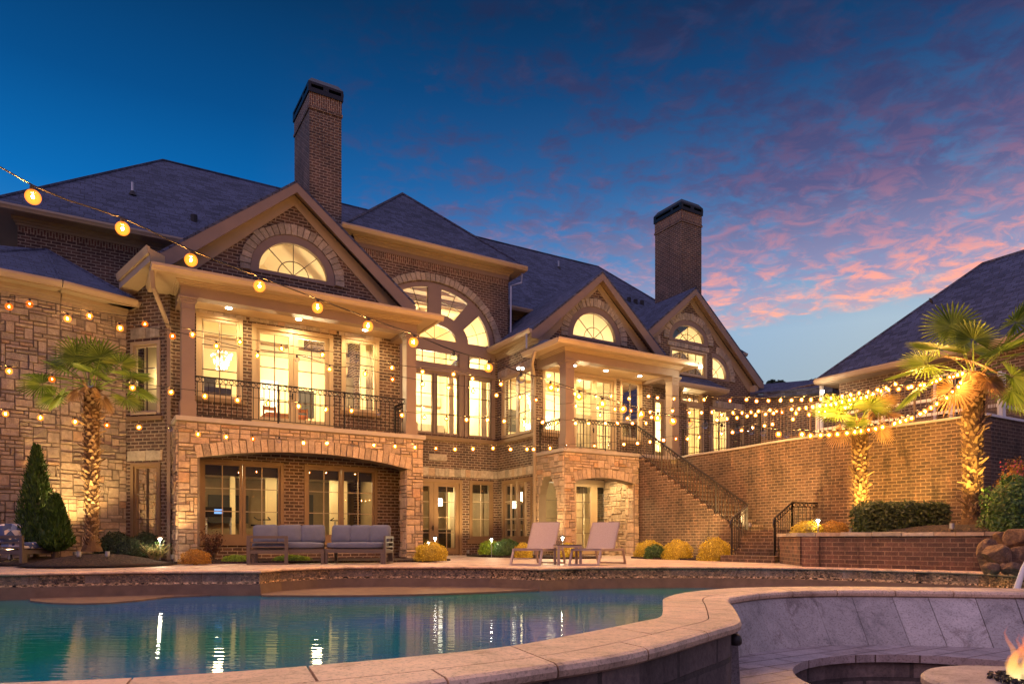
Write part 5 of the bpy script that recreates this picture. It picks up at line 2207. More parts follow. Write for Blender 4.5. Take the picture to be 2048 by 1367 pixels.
# ---- tall curved retaining wall, terrace
RW = [(6.0, 25.2), (6.30, 24.4), (6.77, 23.6), (7.3, 22.6), (7.62, 21.9), (7.95, 21.1), (8.55, 20.1), (9.3, 19.0), (10.22, 17.75), (10.79, 16.95), (11.09, 16.35)]
RWc = catmull([Vector(p) for p in RW], 5)
RWALL = empty('retaining_wall', (8.5, 20, 0), 'tall curved brown brick retaining wall behind the stairs and palms', 'wall')
mb = MB()
sweep(mb, RWc, [(0, 3.50), (.30, 3.50), (.30, -.05), (0, -.05)])
vs = mb.v[:]
rwo = mb.build('brickwork', 'brick_retaining', RWALL)
# continuous courses round the curve: UV follows the arc
sR = arclen(RWc)
ul = rwo.data.uv_layers[0].data
base = parent_loc(RWALL)
for poly in rwo.data.polygons:
    if abs(poly.normal.z) > .5:
        continue
    for li in poly.loop_indices:
        p = rwo.data.vertices[rwo.data.loops[li].vertex_index].co + base
        k = min(range(len(RWc)), key=lambda i: (RWc[i] - Vector((p.x, p.y))).length)
        ul[li].uv = (sR[k], p.z)
mp = mapW(RW[-1], (16.5, 19.6))
mb = MB(mp)
mb.box(.0, 6, -.05, 3.50, 0, .3)
mb.build('brickwork', 'brick_retaining', RWALL)
mb = MB()
sweep(mb, RWc, [(-.04, 3.502), (.32, 3.502), (.32, 3.56), (-.04, 3.56)])
mb.build('wall_cap', 'terrace_stone', RWALL)
mb = MB(mp)
mb.box(.05, 6, 3.502, 3.56, -.04, .32)
mb.build('wall_cap', 'white_paint', RWALL)
tp = [(p.x + .2, p.y + .2) for p in RWc] + [(16.5, 19.8), (40, 30), (40, 60), (18, 50)] + [(W(23.4, 2.9).x, W(23.4, 2.9).y), (W(16.6, 2.9).x, W(16.6, 2.9).y), (W(15.6, .2).x, W(15.6, .2).y)]
flat('terrace', tp, 3.30, 3.50, 'terrace_stone')

# ---- brick staircase
ST = empty('brick_staircase', W(14.9, -2.3, 0), 'brown brick staircase climbing from the patio to the upper balcony', 'staircase')
NR, TR = 16, .285
su0, su1 = 14.28, 15.50
prof = [(0.0, -.05), (0.0, UPF - .17)]
z = UPF - .17
v = 0.0
for i in range(NR):
    v -= TR
    prof.append((v, z))
    z -= .1706
    prof.append((v, z))
vE = v - 1.05
prof[-1] = (v, .85)
prof += [(vE, .85), (vE, -.05)]
mb = MB(mapU(su0))
mb.panel(prof, [], 0, su1 - su0)
mb.build('flight', 'brick_retaining', ST)
mb = MB(mapU(su0))
z = UPF - .17
v = 0.0
for i in range(NR):
    mb.box(v - TR - .025, v - .001, z - .055, z + .004, -.02, su1 - su0 + .0)
    v -= TR
    z -= .1706
mb.build('tread_nosing', 'brick_soldier', ST)
# lower flight turning towards the pool
la, lb = Vector((6.80, 20.1)), Vector((5.70, 18.05))
ra_, rb_ = Vector((7.86, 19.5)), Vector((6.42, 17.0))
mb = MB()
c0, c1 = W(su0, v), W(su1, v)
for i in range(5):
    f0 = i / 5.0
    zt = .85 - .17 * i
    # each tread spans down to the ground, longer than the one above
    a0 = la.lerp(lb, max(0, f0 - .02)); b0 = ra_.lerp(rb_, max(0, f0 - .02))
    a1 = la.lerp(lb, f0 + .2); b1 = ra_.lerp(rb_, f0 + .2)
    ex = (a1 - b1).normalized() * (.35 if i == 4 else .0)
    mb.hexa([Vector((*(la - Vector((0, -.1))), -.05)), Vector((*(a1 + ex), -.05)), Vector((*b1, -.05)), Vector((*(ra_ + Vector((.1, .2))), -.05))],
            [Vector((*(la - Vector((0, -.1))), zt)), Vector((*(a1 + ex), zt - .002 * i)), Vector((*b1, zt - .002 * i)), Vector((*(ra_ + Vector((.1, .2))), zt))], raw=True)
mb.build('lower_flight', 'brick_retaining', ST)

# ---- wrought iron railings: every baluster its own part
def railing(name, a, b, h, label, n=None, sp=.125, posts=(0, 1), low=.08, mat='iron_black', rings=True, group=None, curl=False, br=.0105):
    a, b = Vector(a), Vector(b)
    d = b - a
    hz = Vector((d.x, d.y, 0))
    L_ = hz.length
    n = n or max(2, int(round(L_ / sp)))
    e = empty(name, a, label, 'railing', group)
    dirh = hz.normalized()
    up = Vector((0, 0, 1))
    mb = MB()
    mb.tube([a + up * h, b + up * h], .022 if br < .012 else .030, 4, True)
    mb.build('top_rail', mat, e)
    mb = MB()
    if rings:
        mb.tube([a + up * (h - .135), b + up * (h - .135)], .010, 4, True)
        mb.build('collar_rail', mat, e)
    mb = MB()
    mb.tube([a + up * low, b + up * low], .014, 4, True)
    mb.build('bottom_rail', mat, e)
    for t in posts:
        p = a.lerp(b, t)
        mb = MB()
        mb.tube([p - up * .02, p + up * (h + .02)], .026, 4, True)
        mb.build('post', mat, e)
    proto = None
    step = L_ / n
    sl = d.z / L_
    for i in range(n):
        p = a + d * ((i + .5) / n)
        if proto is None:
            mb = MB()
            mb.tube([p + up * low, p + up * (h - (.135 if rings else 0))], br, 4, True)
            if rings:
                m = lambda x, z, w: p + dirh * x + up * (z + sl * x) + dirh.cross(up) * w
                k = MB(m)
                k.ring((0, h - .068, 0), min(.052, step * .45), .008, seg=10)
                mb.add(k.v, k.f, .5, True)
            proto = mb.build('baluster', mat, e)
            first = p
        else:
            c = proto.copy()
            c.location = p - first
            c.parent = e
            COL.objects.link(c)
    return e


rl = W(0.0, .12, UPF)
railing('balcony_railing', W(0.0, .12, UPF), W(5.54, .12, UPF), 1.02, 'long black iron railing across the front of the left balcony', n=42, posts=(.362, .68))
railing('balcony_railing', W(5.70, .32, UPF), W(5.70, 1.26, UPF), 1.02, 'short black iron return railing at the right end of the left balcony', n=8)
railing('balcony_railing', W(-.15, .32, UPF), W(-.15, 1.26, UPF), 1.02, 'short black iron return railing at the left end of the left balcony', n=8)
railing('balcony_railing', W(11.22, .36, UPF), W(11.22, 1.68, UPF), 1.02, 'short black iron side railing of the right balcony beside the downspout', n=10, posts=(1,))
railing('balcony_railing', W(11.48, .12, UPF), W(14.26, .12, UPF), 1.02, 'black iron railing across the front of the right balcony, left of the stairs', n=21, posts=(.5, 1))
railing('stair_railing', W(14.26, .05, UPF), W(14.26, -4.72, .62), .98, 'long black iron handrail sloping down the brick staircase', n=37, mat='iron_brown', posts=(.25, .5, .75, 1), br=.014)
pa, pb = Vector((*la, .62)), Vector((*lb, .20))
e = railing('stair_railing', pa, pb, .92, 'short sloping handrail with curled newel beside the lowest brick steps', n=9, mat='iron_brown', low=.04, br=.013)
mb = MB()
hd = (pb - pa).normalized()
tip = pb + Vector((0, 0, .92))
mb.tube([tip, tip + hd * .09 - Vector((0, 0, .03)), tip + hd * .13 - Vector((0, 0, .12)), tip + hd * .08 - Vector((0, 0, .21)), tip + hd * .0 - Vector((0, 0, .22))], .024, 6, True)
mb.build('scroll', 'iron_brown', e)
pa, pb = Vector((*ra_, .72)), Vector((*rb_, .20))
e = railing('stair_railing', pa, pb, .90, 'sloping black handrail with scroll on the right of the lowest brick steps', n=8, low=.04)
mb = MB()
hd = (pb - pa).normalized()
tip = pb + Vector((0, 0, .90))
mb.tube([tip, tip + hd * .09 - Vector((0, 0, .03)), tip + hd * .13 - Vector((0, 0, .12)), tip + hd * .08 - Vector((0, 0, .21)), tip + hd * .0 - Vector((0, 0, .22))], .024, 6, True)
mb.build('scroll', 'iron_black', e)
railing('landing_railing', Vector((7.86, 19.5, .74)), Vector((9.35, 20.1, .74)), .88, 'level black iron railing behind the planter at the foot of the stairs', n=11)
# plain bar fence along the top of the retaining wall
def bars(name, line, z, h, label, sp, mat='iron_brown', postat=None):
    e = empty(name, (line[0].x, line[0].y, z), label, 'fence')
    mb = MB()
    for zz in (z + .08, z + h - .02):
        mb.tube([Vector((p.x, p.y, zz)) for p in line], .014, 4, True)
    mb.build('rail', mat, e)
    s = arclen(line)
    nb = min(99, int(s[-1] / sp))
    proto = None
    for i in range(nb):
        L0 = s[-1] * (i + .5) / nb
        k = max(j for j in range(len(s)) if s[j] <= L0)
        k = min(k, len(line) - 2)
        q = line[k].lerp(line[k + 1], (L0 - s[k]) / max(1e-6, s[k + 1] - s[k]))
        p = Vector((q.x, q.y, z))
        if proto is None:
            mb = MB()
            mb.tube([p + Vector((0, 0, .0)), p + Vector((0, 0, h))], .009, 4, True)
            proto = mb.build('baluster', mat, e)
            first = p
        else:
            c = proto.copy()
            c.location = p - first
            c.parent = e
            COL.objects.link(c)
    for t in postat or []:
        k = int(t * (len(line) - 1))
        mb = MB()
        mb.tube([Vector((line[k].x, line[k].y, z)), Vector((line[k].x, line[k].y, z + h + .03))], .03, 4, True)
        mb.build('post', mat, e)
    return e


off = [p + Vector((.12, .10)) for p in RWc]
i1 = 22
bars('terrace_fence', off[1:i1], 3.56, .98, 'black bar railing on the terrace in front of the upstairs doors', .125, 'iron_black', (0, .5, 1))
bars('terrace_fence', off[i1 - 1:], 3.56, 1.0, 'brown bar railing on the curved wall behind the strings of lights', .13, 'fence_brown', (.33, .66, 1))
q0, q1 = Vector((11.2, 16.5)), Vector((16.5, 19.8))
bars('terrace_fence', [q0.lerp(q1, k / 10) for k in range(11)], 3.56, 1.02, 'dense brown bar railing on the wall right of the tall palm', .075, 'fence_brown', (0, .5))


def board_fence(pts, label):
    e = empty('white_fence', (pts[0][0], pts[0][1], 3.5), label, 'fence')
    for i, p in enumerate(pts):
        mb = MB(mapL(p[0], p[1], 3.5))
        mb.box(-.035, .035, -.035, .035, 0, 1.12)
        mb.build('post', 'white_paint', e)
    for i in range(len(pts) - 1):
        mp = mapW(pts[i], pts[i + 1])
        ln = (Vector(pts[i + 1]) - Vector(pts[i])).length
        for z in (3.78, 4.15):
            mb = MB(mp)
            mb.box(.04, ln - .04, z, z + .075, -.012, .012)
            mb.build('rail', 'white_paint', e)
    return e


board_fence([(9.05, 20.6), (10.15, 19.0), (11.1, 17.6), (11.75, 16.75)], 'white rail fence behind the brown bars, left of the tall palm')
board_fence([(11.95, 16.9), (14.2, 18.3), (16.5, 19.9)], 'white rail fence behind the brown bars, right of the tall palm')

# ---- pool house
PH = empty('pool_house', (15, 24, 3.5), 'single-storey pool house with a steep slate-grey hipped roof at the far right', 'house')
pa_ = Vector((11.2, 25.6, 6.3))
dU, dV = W(1, 0) - W(0, 0), W(0, -1) - W(0, 0)
g0, g1 = pa_, pa_ + dV * 13.0
a_ = 3.83
rA = pa_ + (dU + dV) * a_ + Vector((0, 0, 3.77))
rB = g1 + (dU - dV) * 2.0 + Vector((0, 0, 3.77))
rB = rA + dV * 6.0
mb = MB()
up = Vector((0, 0, .14))
roof_face(mb, [g0 + up, g1 + up, rB + up, rA + up])
roof_face(mb, [g0 + up, rA + up, g0 + dU * 2 * a_ + up])
roof_face(mb, [g0 + dU * 2 * a_ + up, rA + up, rB + up, g1 + dU * 2 * a_ + up])
mb.tube([g0 + up, rA + up, rB + up], .06, 5, True)
mb.build('roof', 'shingle', PH)
mb = MB()
gutter(mb, g0, g1, -dU, .16)
gutter(mb, g0 + dU * 7, g0, -dV, .158)
mb.build('gutter', 'gutter_tan', PH)
mb = MB()
vs = [g0, g1, g1 + dU * .6, g0 + dU * .6]
mb.hexa([p - Vector((0, 0, .03)) for p in vs], vs, raw=True)
vs = [g0 + dU * .6, g0 + dU * .6 + dV * .6, g0 + dU * 7 + dV * .6, g0 + dU * 7]
mb.hexa([p - Vector((0, 0, .03)) for p in vs], vs, raw=True)
mb.build('eave_soffit', 'trim_tan', PH)
w0, w1 = g0 + (dU + dV) * .55, g1 + dU * .55
mp = lambda a, z, d: w0 + dV * a + dU * d + Vector((0, 0, z - 6.3))
mb = MB(mp)
mb.panel(rect(0, 12, 3.45, 6.26), [rect(1.0, 1.9, 4.2, 5.7), rect(3.3, 4.6, 3.6, 5.9), rect(7.4, 11.6, 3.5, 5.9)], 0, .25)
mb.build('wall', 'brick', PH)
mb = MB(mp)
mb.box(.9, 12, 3.45, 6.2, 3.0, 3.1)
mb.build('interior_wall', 'room_dark', PH)
for a0, a1, z0, z1 in ((1.0, 1.9, 4.2, 5.7), (3.3, 4.6, 3.6, 5.9)):
    mb = MB(mp)
    mb.box(a0, a0 + .07, z0, z1, .05, .12)
    mb.box(a1 - .07, a1, z0, z1, .05, .12)
    mb.box(a0 + .07, a1 - .07, z1 - .07, z1, .05, .12)
    mb.box(a0 + .07, a1 - .07, z0, z0 + .07, .05, .12)
    mb.box((a0 + a1) / 2 - .015, (a0 + a1) / 2 + .015, z0 + .07, z1 - .07, .06, .10)
    wn_ = mb.build('window', 'white_paint', PH)
    mb = MB(mp)
    mb.add([(a0 + .07, z0 + .07, .1), (a1 - .07, z0 + .07, .1), (a1 - .07, z1 - .07, .1), (a0 + .07, z1 - .07, .1)], [(0, 1, 2, 3)])
    mb.build('pane', 'window_glass', wn_)
mb = MB(mp)
mb.box(-.55, -.45, 3.45, 6.25, -.35, -.25)
mb.build('post', 'white_paint', PH)
# dark flood-light box under the eave
mb = MB(mp)
mb.lathe([(.16, 0), (.2, .1), (.16, .22)], (2.6, 5.75, -.15), 10)
mb.build('vent_hood', 'roof_dark', PH)
# low porch roof to its left, and its lamp
mb = MB()
s0 = P(1500, 786, 31)
s1 = P(1665, 771, 26.5)
roof_face(mb, [s0, s1, s1 + Vector((2.5, 2.5, 1.0)), s0 + Vector((.8, 2.5, .9))])
mb.hexa([s0 - Vector((0, 0, .25)), s1 - Vector((0, 0, .25)), s1 + Vector((2.5, 2.5, -.25)), s0 + Vector((.8, 2.5, -.25))], [s0 - Vector((0, 0, .1)), s1 - Vector((0, 0, .1)), s1 + Vector((2.5, 2.5, -.1)), s0 + Vector((.8, 2.5, -.1))], raw=True)
mb.build('porch_roof', 'shingle', PH)
mb = MB(mapW((s0.x - .6, s0.y + .8), (s1.x + .6, s1.y + .8)))
mb.box(0, 7.5, 3.4, 6.9, 0, .2)
mb.build('wall', 'brick', PH)
mb = MB()
s = P(1645, 783, 25.2)
mb.lathe([(.03, -.05), (.05, -.02), (.05, .03), (.03, .05)], tuple(s), 10)
mb.build('porch_lamp', 'lamp_white', PH)
light('porch_glow', 'POINT', s - Vector((.1, .2, .1)), 25, (1, .8, .5), .05, PH)
# little bird on the hip
bq = P(1862, 604, 23.9)
mb = MB()
mb.tube([bq + Vector((.06, 0, -.06)), bq + Vector((.01, 0, .03)), bq + Vector((-.03, 0, .11)), bq + Vector((-.05, 0, .14))], [.012, .05, .032, .015], 8, True)
mb.tube([bq + Vector((-.05, 0, .13)), bq + Vector((-.09, 0, .12))], [.012, .002], 6, True)
tag(mb.build('bird', 'roof_dark', smooth=True), 'small dark bird perched on the hip of the pool house roof', 'bird')

# ================================================================= PLANTS
def leaves(mb, rg, c, rx, ry, rz, n, size, squash=2.0, flatb=0.25, shell=.75, aspect=1.7, up=0.0):
    """leaf quads through the outer volume of a superellipsoid; bottom cut flat"""
    for i in range(n):
        while True:
            x, y, z = rg.uniform(-1, 1), rg.uniform(-1, 1), rg.uniform(-flatb, 1)
            d = (abs(x) ** squash + abs(y) ** squash + abs(z) ** squash) ** (1 / squash)
            if d < 1 and d > shell * rg.random() ** .3:
                break
        bumpf = 1 + .07 * math.sin(x * 7 + c[0] * 3) * math.sin(y * 8 + c[1]) + .05 * math.sin(z * 9 + x * 5)
        p = Vector((c[0] + x * rx * bumpf, c[1] + y * ry * bumpf, c[2] + z * rz * bumpf))
        nrm = Vector((x / rx, y / ry, z / rz + up)).normalized() + Vector((rg.gauss(0, .55), rg.gauss(0, .55), rg.gauss(0, .55)))
        nrm.normalize()
        t = nrm.orthogonal().normalized()
        t = Matrix.Rotation(rg.uniform(0, 6.28), 3, nrm) @ t
        b = nrm.cross(t)
        s = size * rg.uniform(.6, 1.25)
        mb.add([p - t * s * aspect * .5, p + b * s * .45, p + t * s * aspect * .5 + nrm * s * .15, p - b * s * .45], [(0, 1, 2, 3)], rg.random(), True)


def core(mb, c, rx, ry, rz, k=.8, seg=12):
    prof = []
    for i in range(7):
        a = -.25 + (PI / 2 + .25) * i / 6
        prof.append((max(.01, math.cos(a)) * k, math.sin(a) * k))
    vs, fs = [], []
    for r_, z in prof:
        for j in range(seg):
            t = 2 * PI * j / seg
            vs.append(Vector((c[0] + r_ * rx * math.cos(t), c[1] + r_ * ry * math.sin(t), c[2] + z * rz)))
    for i in range(len(prof) - 1):
        for j in range(seg):
            fs.append((i * seg + j, i * seg + (j + 1) % seg, (i + 1) * seg + (j + 1) % seg, (i + 1) * seg + j))
    mb.add(vs, fs, 0.0, True)


def bush(name, px0, px1, ytop, ybase, D, mat, label, n=1700, leaf=.032, depth=.85, group=None, cat='bush', sq=2.3, zbase=None, shell=.8, k=.86):
    w = (px1 - px0) / FPX * D
    x = tpx((px0 + px1) / 2) * D
    zt = Zd(ytop, D)
    zb = Zd(ybase, D) if zbase is None else zbase
    rz = (zt - zb) / 1.18
    c = (x, D, zb + rz * .18)
    rg = random.Random(int(px0 * 7 + ytop))
    e = empty(name, (x, D, zb), label, cat, group)
    mb = MB()
    core(mb, c, w / 2, w / 2 * depth, rz, k)
    leaves(mb, rg, c, w / 2, w / 2 * depth, rz, int(n * 1.5), leaf * .85, sq, .2, shell + .08)
    mb.build('foliage', mat, e)
    mb = MB()
    for i in range(4):
        a = rg.uniform(0, 6.28)
        mb.tube([(x + .03 * math.cos(a), D + .03 * math.sin(a), zb - .03), (x + w * .2 * math.cos(a), D + w * .2 * math.sin(a), zb + rz * .5)], [.018, .008], 5, True)
    mb.build('stem', 'tree_bark', e)
    return e


GR = 'clipped bushes along the patio beds'
bush('golden_bush', 360, 421, 1098, 1126, 15.9, 'leaf_orange', 'low orange-gold clipped bush at the foot of the left stone pier', 1900, .028, .8, GR)
bush('golden_bush', 828, 896, 1083, 1119, 17.8, 'leaf_gold', 'golden rounded bush right of the sofa, beside the garden door', 2400, .03, .8, GR)
bush('golden_bush', 1028, 1066, 1084, 1113, 20.4, 'leaf_gold', 'golden bush behind the first lounge chair, under the bay window', 1300, .036, .9, GR)
bush('golden_bush', 1108, 1164, 1085, 1112, 20.9, 'leaf_gold', 'golden bush seen behind the small side table', 1500, .036, .9, GR)
bush('green_bush', 956, 1006, 1079, 1107, 23.0, 'leaf_lime', 'bright lime-green bush lit by a path lamp below the small window', 1500, .04, .9, GR)
bush('green_bush', 986, 1042, 1077, 1108, 22.4, 'leaf_green', 'dark glossy green bush left of the first lounge chair', 1500, .05, .9, GR)
bush('golden_bush', 1268, 1328, 1079, 1113, 21.6, 'leaf_gold', 'golden bush farthest left under the brick stair wall, next to the stone pier', 1700, .036, .9, GR)
bush('green_bush', 1288, 1336, 1088, 1115, 20.6, 'leaf_green', 'small green bush between the golden bushes under the stairs', 1200, .045, .9, GR)
bush('golden_bush', 1325, 1387, 1079, 1118, 20.0, 'leaf_gold', 'middle golden bush under the brick stair wall, right of the green one', 2100, .034, .95, GR)
bush('golden_bush', 1396, 1464, 1075, 1121, 18.9, 'leaf_gold', 'largest golden bush at the foot of the stairs, beside the lowest handrail', 2600, .034, .95, GR)
bush('golden_bush', 1583, 1644, 1042, 1069, 15.9, 'leaf_gold', 'golden bush on the planter wall, lit by a path lamp', 1800, .03, .85, GR, zbase=.66)
bush('golden_bush', 1638, 1697, 1041, 1069, 16.0, 'leaf_orange', 'orange bush on the planter wall, left of the middle palm', 1800, .03, .85, GR, zbase=.66)
bush('lime_groundcover', 444, 506, 1109, 1122, 17.0, 'leaf_lime', 'low lime-green clump in the mulch left of the sofa', 1100, .032, .5, cat='plant')
bush('lime_groundcover', 546, 622, 1109, 1122, 17.6, 'leaf_lime', 'low lime-green clump seen under the sofa seat', 1300, .032, .5, cat='plant')
bush('dark_bush', 196, 268, 1063, 1108, 16.8, 'leaf_dark', 'dark bush behind the left palm, against the stone tower', 1600, .045, .8)
bush('boxwood_bush', 226, 292, 1074, 1113, 16.2, 'leaf_dark', 'dark green bush right of the left palm trunk', 1700, .04, .8)
bush('boxwood_bush', 262, 322, 1064, 1098, 17.2, 'leaf_dark', 'dim green bush below the glazed door of the link wall', 1500, .04, .8)
bush('flowering_bush', 1990, 2075, 920, 1010, 14.9, 'leaf_orange', 'rounded orange bush with pink flowers behind the big green shrub', 2300, .035, .9, zbase=.75)
bush('green_shrub', 1972, 2110, 952, 1060, 13.1, 'leaf_green', 'big glossy green shrub at the right edge beside the tall palm', 3600, .055, .8, sq=2.6, zbase=.68)
fl = bpy.data.objects[[o.name for o in bpy.data.objects if o.get('label', '').startswith('rounded orange bush with pink')][0]]
rg = random.Random(4)
for i in range(46):
    mb = MB()
    p = P(rg.uniform(1996, 2060), rg.uniform(922, 965), 14.35)
    for k in range(5):
        a = k * 1.256
        r_ = .02
        mb.add([p, p + Vector((r_ * math.cos(a), -.01, r_ * math.sin(a))), p + Vector((r_ * math.cos(a + .9), -.01, r_ * math.sin(a + .9)))], [(0, 1, 2)], rg.random(), True)
    mb.build('flower', 'petal_pink', fl)


def hedge(px0, px1, y0, y1, D, label):
    x0, x1 = tpx(px0) * D, tpx(px1) * D
    zt, zb = Zd(y0, D), .66
    rg = random.Random(77)
    e = empty('hedge', ((x0 + x1) / 2, D, zb), label, 'hedge')
    mb = MB()
    mb.box(x0 + .1, x1 - .1, D - .26, D + .3, zb, zt - .1, 0)
    for i in range(7000):
        f = rg.random()
        x, y, z = rg.uniform(x0, x1), D + rg.uniform(-.36, .36), rg.uniform(zb, zt)
        if f < .55:
            y = D - .33 + rg.gauss(0, .035)
        elif f < .8:
            z = zt - .03 + rg.gauss(0, .035)
        elif f < .9:
            x = x0 + rg.gauss(.03, .03)
        else:
            x = x1 + rg.gauss(-.03, .03)
        z -= .10 * (abs((x - x0) / (x1 - x0) * 2 - 1)) ** 8 if z > zt - .15 else 0
        p = Vector((x, y, z + .02 * math.sin(x * 9)))
        nrm = Vector((rg.gauss(0, .6), -.6 + rg.gauss(0, .5), .4 + rg.gauss(0, .5))).normalized()
        t = Matrix.Rotation(rg.uniform(0, 6.28), 3, nrm) @ nrm.orthogonal().normalized()
        b = nrm.cross(t)
        s = .038 * rg.uniform(.6, 1.2)
        mb.add([p - t * s, p + b * s * .5, p + t * s, p - b * s * .5], [(0, 1, 2, 3)], rg.random(), True)
    mb.build('foliage', 'leaf_hedge', e)


hedge(1716, 1881, 1006, 1063, 15.2, 'clipped dark green box hedge on the planter between the two right palms')


def conifer(px, ytop, ybase, w_px, D, label):
    x = tpx(px) * D
    zt, zb = Zd(ytop, D), Zd(ybase, D)
    R0 = w_px / 2 / FPX * D
    rg = random.Random(px)
    e = empty('conifer', (x, D, 0.05), label, 'tree', 'conifers in the left bed')
    mb = MB()
    H_ = zt - zb
    prof = lambda f: R0 * min(1, (f / .14) ** .5 if f < .14 else 1.0) * (1 - max(0, f - .12) / .88) ** .72
    nseg = 12
    rows = []
    for i in range(9):
        f = i / 8
        rows.append([(x + prof(max(.01, f)) * .78 * math.cos(a * 2 * PI / nseg), D + prof(max(.01, f)) * .78 * math.sin(a * 2 * PI / nseg), zb + f * H_ * .97) for a in range(nseg)])
    vs = [Vector(q) for r_ in rows for q in r_]
    mb.add(vs, [(i * nseg + j, i * nseg + (j + 1) % nseg, (i + 1) * nseg + (j + 1) % nseg, (i + 1) * nseg + j) for i in range(8) for j in range(nseg)], 0, True)
    for i in range(4600):
        f = rg.random() ** 1.25
        a = rg.uniform(0, 2 * PI)
        r_ = prof(f) * (1 + .13 * math.sin(a * 6 + f * 22) + .08 * math.sin(a * 11 - f * 40)) * rg.uniform(.72, 1.06) + .01
        p = Vector((x + r_ * math.cos(a), D + r_ * math.sin(a), zb + f * H_))
        upv = Vector((math.cos(a) * .45, math.sin(a) * .45, 1)).normalized() + Vector((rg.gauss(0, .25), rg.gauss(0, .25), rg.gauss(0, .2)))
        upv.normalize()
        sd = upv.cross(Vector((math.cos(a), math.sin(a), 0))).normalized()
        sd = Matrix.Rotation(rg.uniform(-1.2, 1.2), 3, upv) @ sd
        s = rg.uniform(.05, .10)
        mb.add([p - sd * s * .22, p + sd * s * .22, p + upv * s + sd * s * .12, p + upv * s * 1.25, p + upv * s - sd * s * .12], [(0, 1, 2, 3, 4)], rg.random(), True)
    mb.build('crown', 'leaf_conifer', e)
    mb = MB()
    mb.tube([(x, D, -.02), (x, D, zb + .3)], [.07, .05], 8, True)
    mb.build('trunk', 'tree_bark', e)


conifer(73, 893, 1106, 72, 16.0, 'taller conical evergreen against the stone tower beside the armchair')
conifer(112, 993, 1102, 56, 15.7, 'shorter conical evergreen between the tall one and the palm')


def shrub_twigs(px0, px1, y0, y1, D, mat, label, name='shrub', n=500, cat='shrub', spiky=False):
    x = tpx((px0 + px1) / 2) * D
    zb, zt = max(.05, Zd(y1, D)), Zd(y0, D)
    w = (px1 - px0) / FPX * D / 2
    rg = random.Random(px0)
    e = empty(name, (x, D, zb), label, cat)
    mb = MB()
    tw = MB()
    for i in range(26 if not spiky else 90):
        a = rg.uniform(0, 2 * PI)
        r_ = w * rg.uniform(.3, 1)
        h = (zt - zb) * rg.uniform(.55, 1)
        q = Vector((x + r_ * math.cos(a), D + r_ * .7 * math.sin(a), zb + h))
        o = Vector((x + r_ * .15 * math.cos(a), D, zb - .02))
        tw.tube([o, o.lerp(q, .5) + Vector((0, 0, h * .12)), q], [.008, .006, .002] if not spiky else [.006, .006, .001], 4, True, rg.random())
        for k in range(n // 26 if not spiky else 3):
            p = o.lerp(q, rg.uniform(.35, 1.05)) + Vector((rg.gauss(0, .05), rg.gauss(0, .05), rg.gauss(.02, .05)))
            nr = Vector((rg.gauss(0, 1), rg.gauss(0, 1), rg.gauss(.5, 1))).normalized()
            t = nr.orthogonal().normalized()
            b = nr.cross(t)
            s = .03 * rg.uniform(.6, 1.2)
            mb.add([p - t * s, p + b * s * .5, p + t * s, p - b * s * .5], [(0, 1, 2, 3)], rg.random(), True)
    tw.build('stem', 'straw' if spiky else 'tree_bark', e)
    mb.build('foliage', mat, e)


shrub_twigs(400, 452, 1064, 1116, 17.0, 'leaf_red', 'loose dark reddish shrub below the left lower window', n=900)
shrub_twigs(272, 348, 1085, 1120, 15.9, 'leaf_green', 'wiry straw-coloured shrub at the foot of a lit path lamp', spiky=True)
shrub_twigs(1604, 1634, 1046, 1070, 15.4, 'leaf_gold', 'small wiry straw clump in front of the golden bush on the planter', spiky=True)


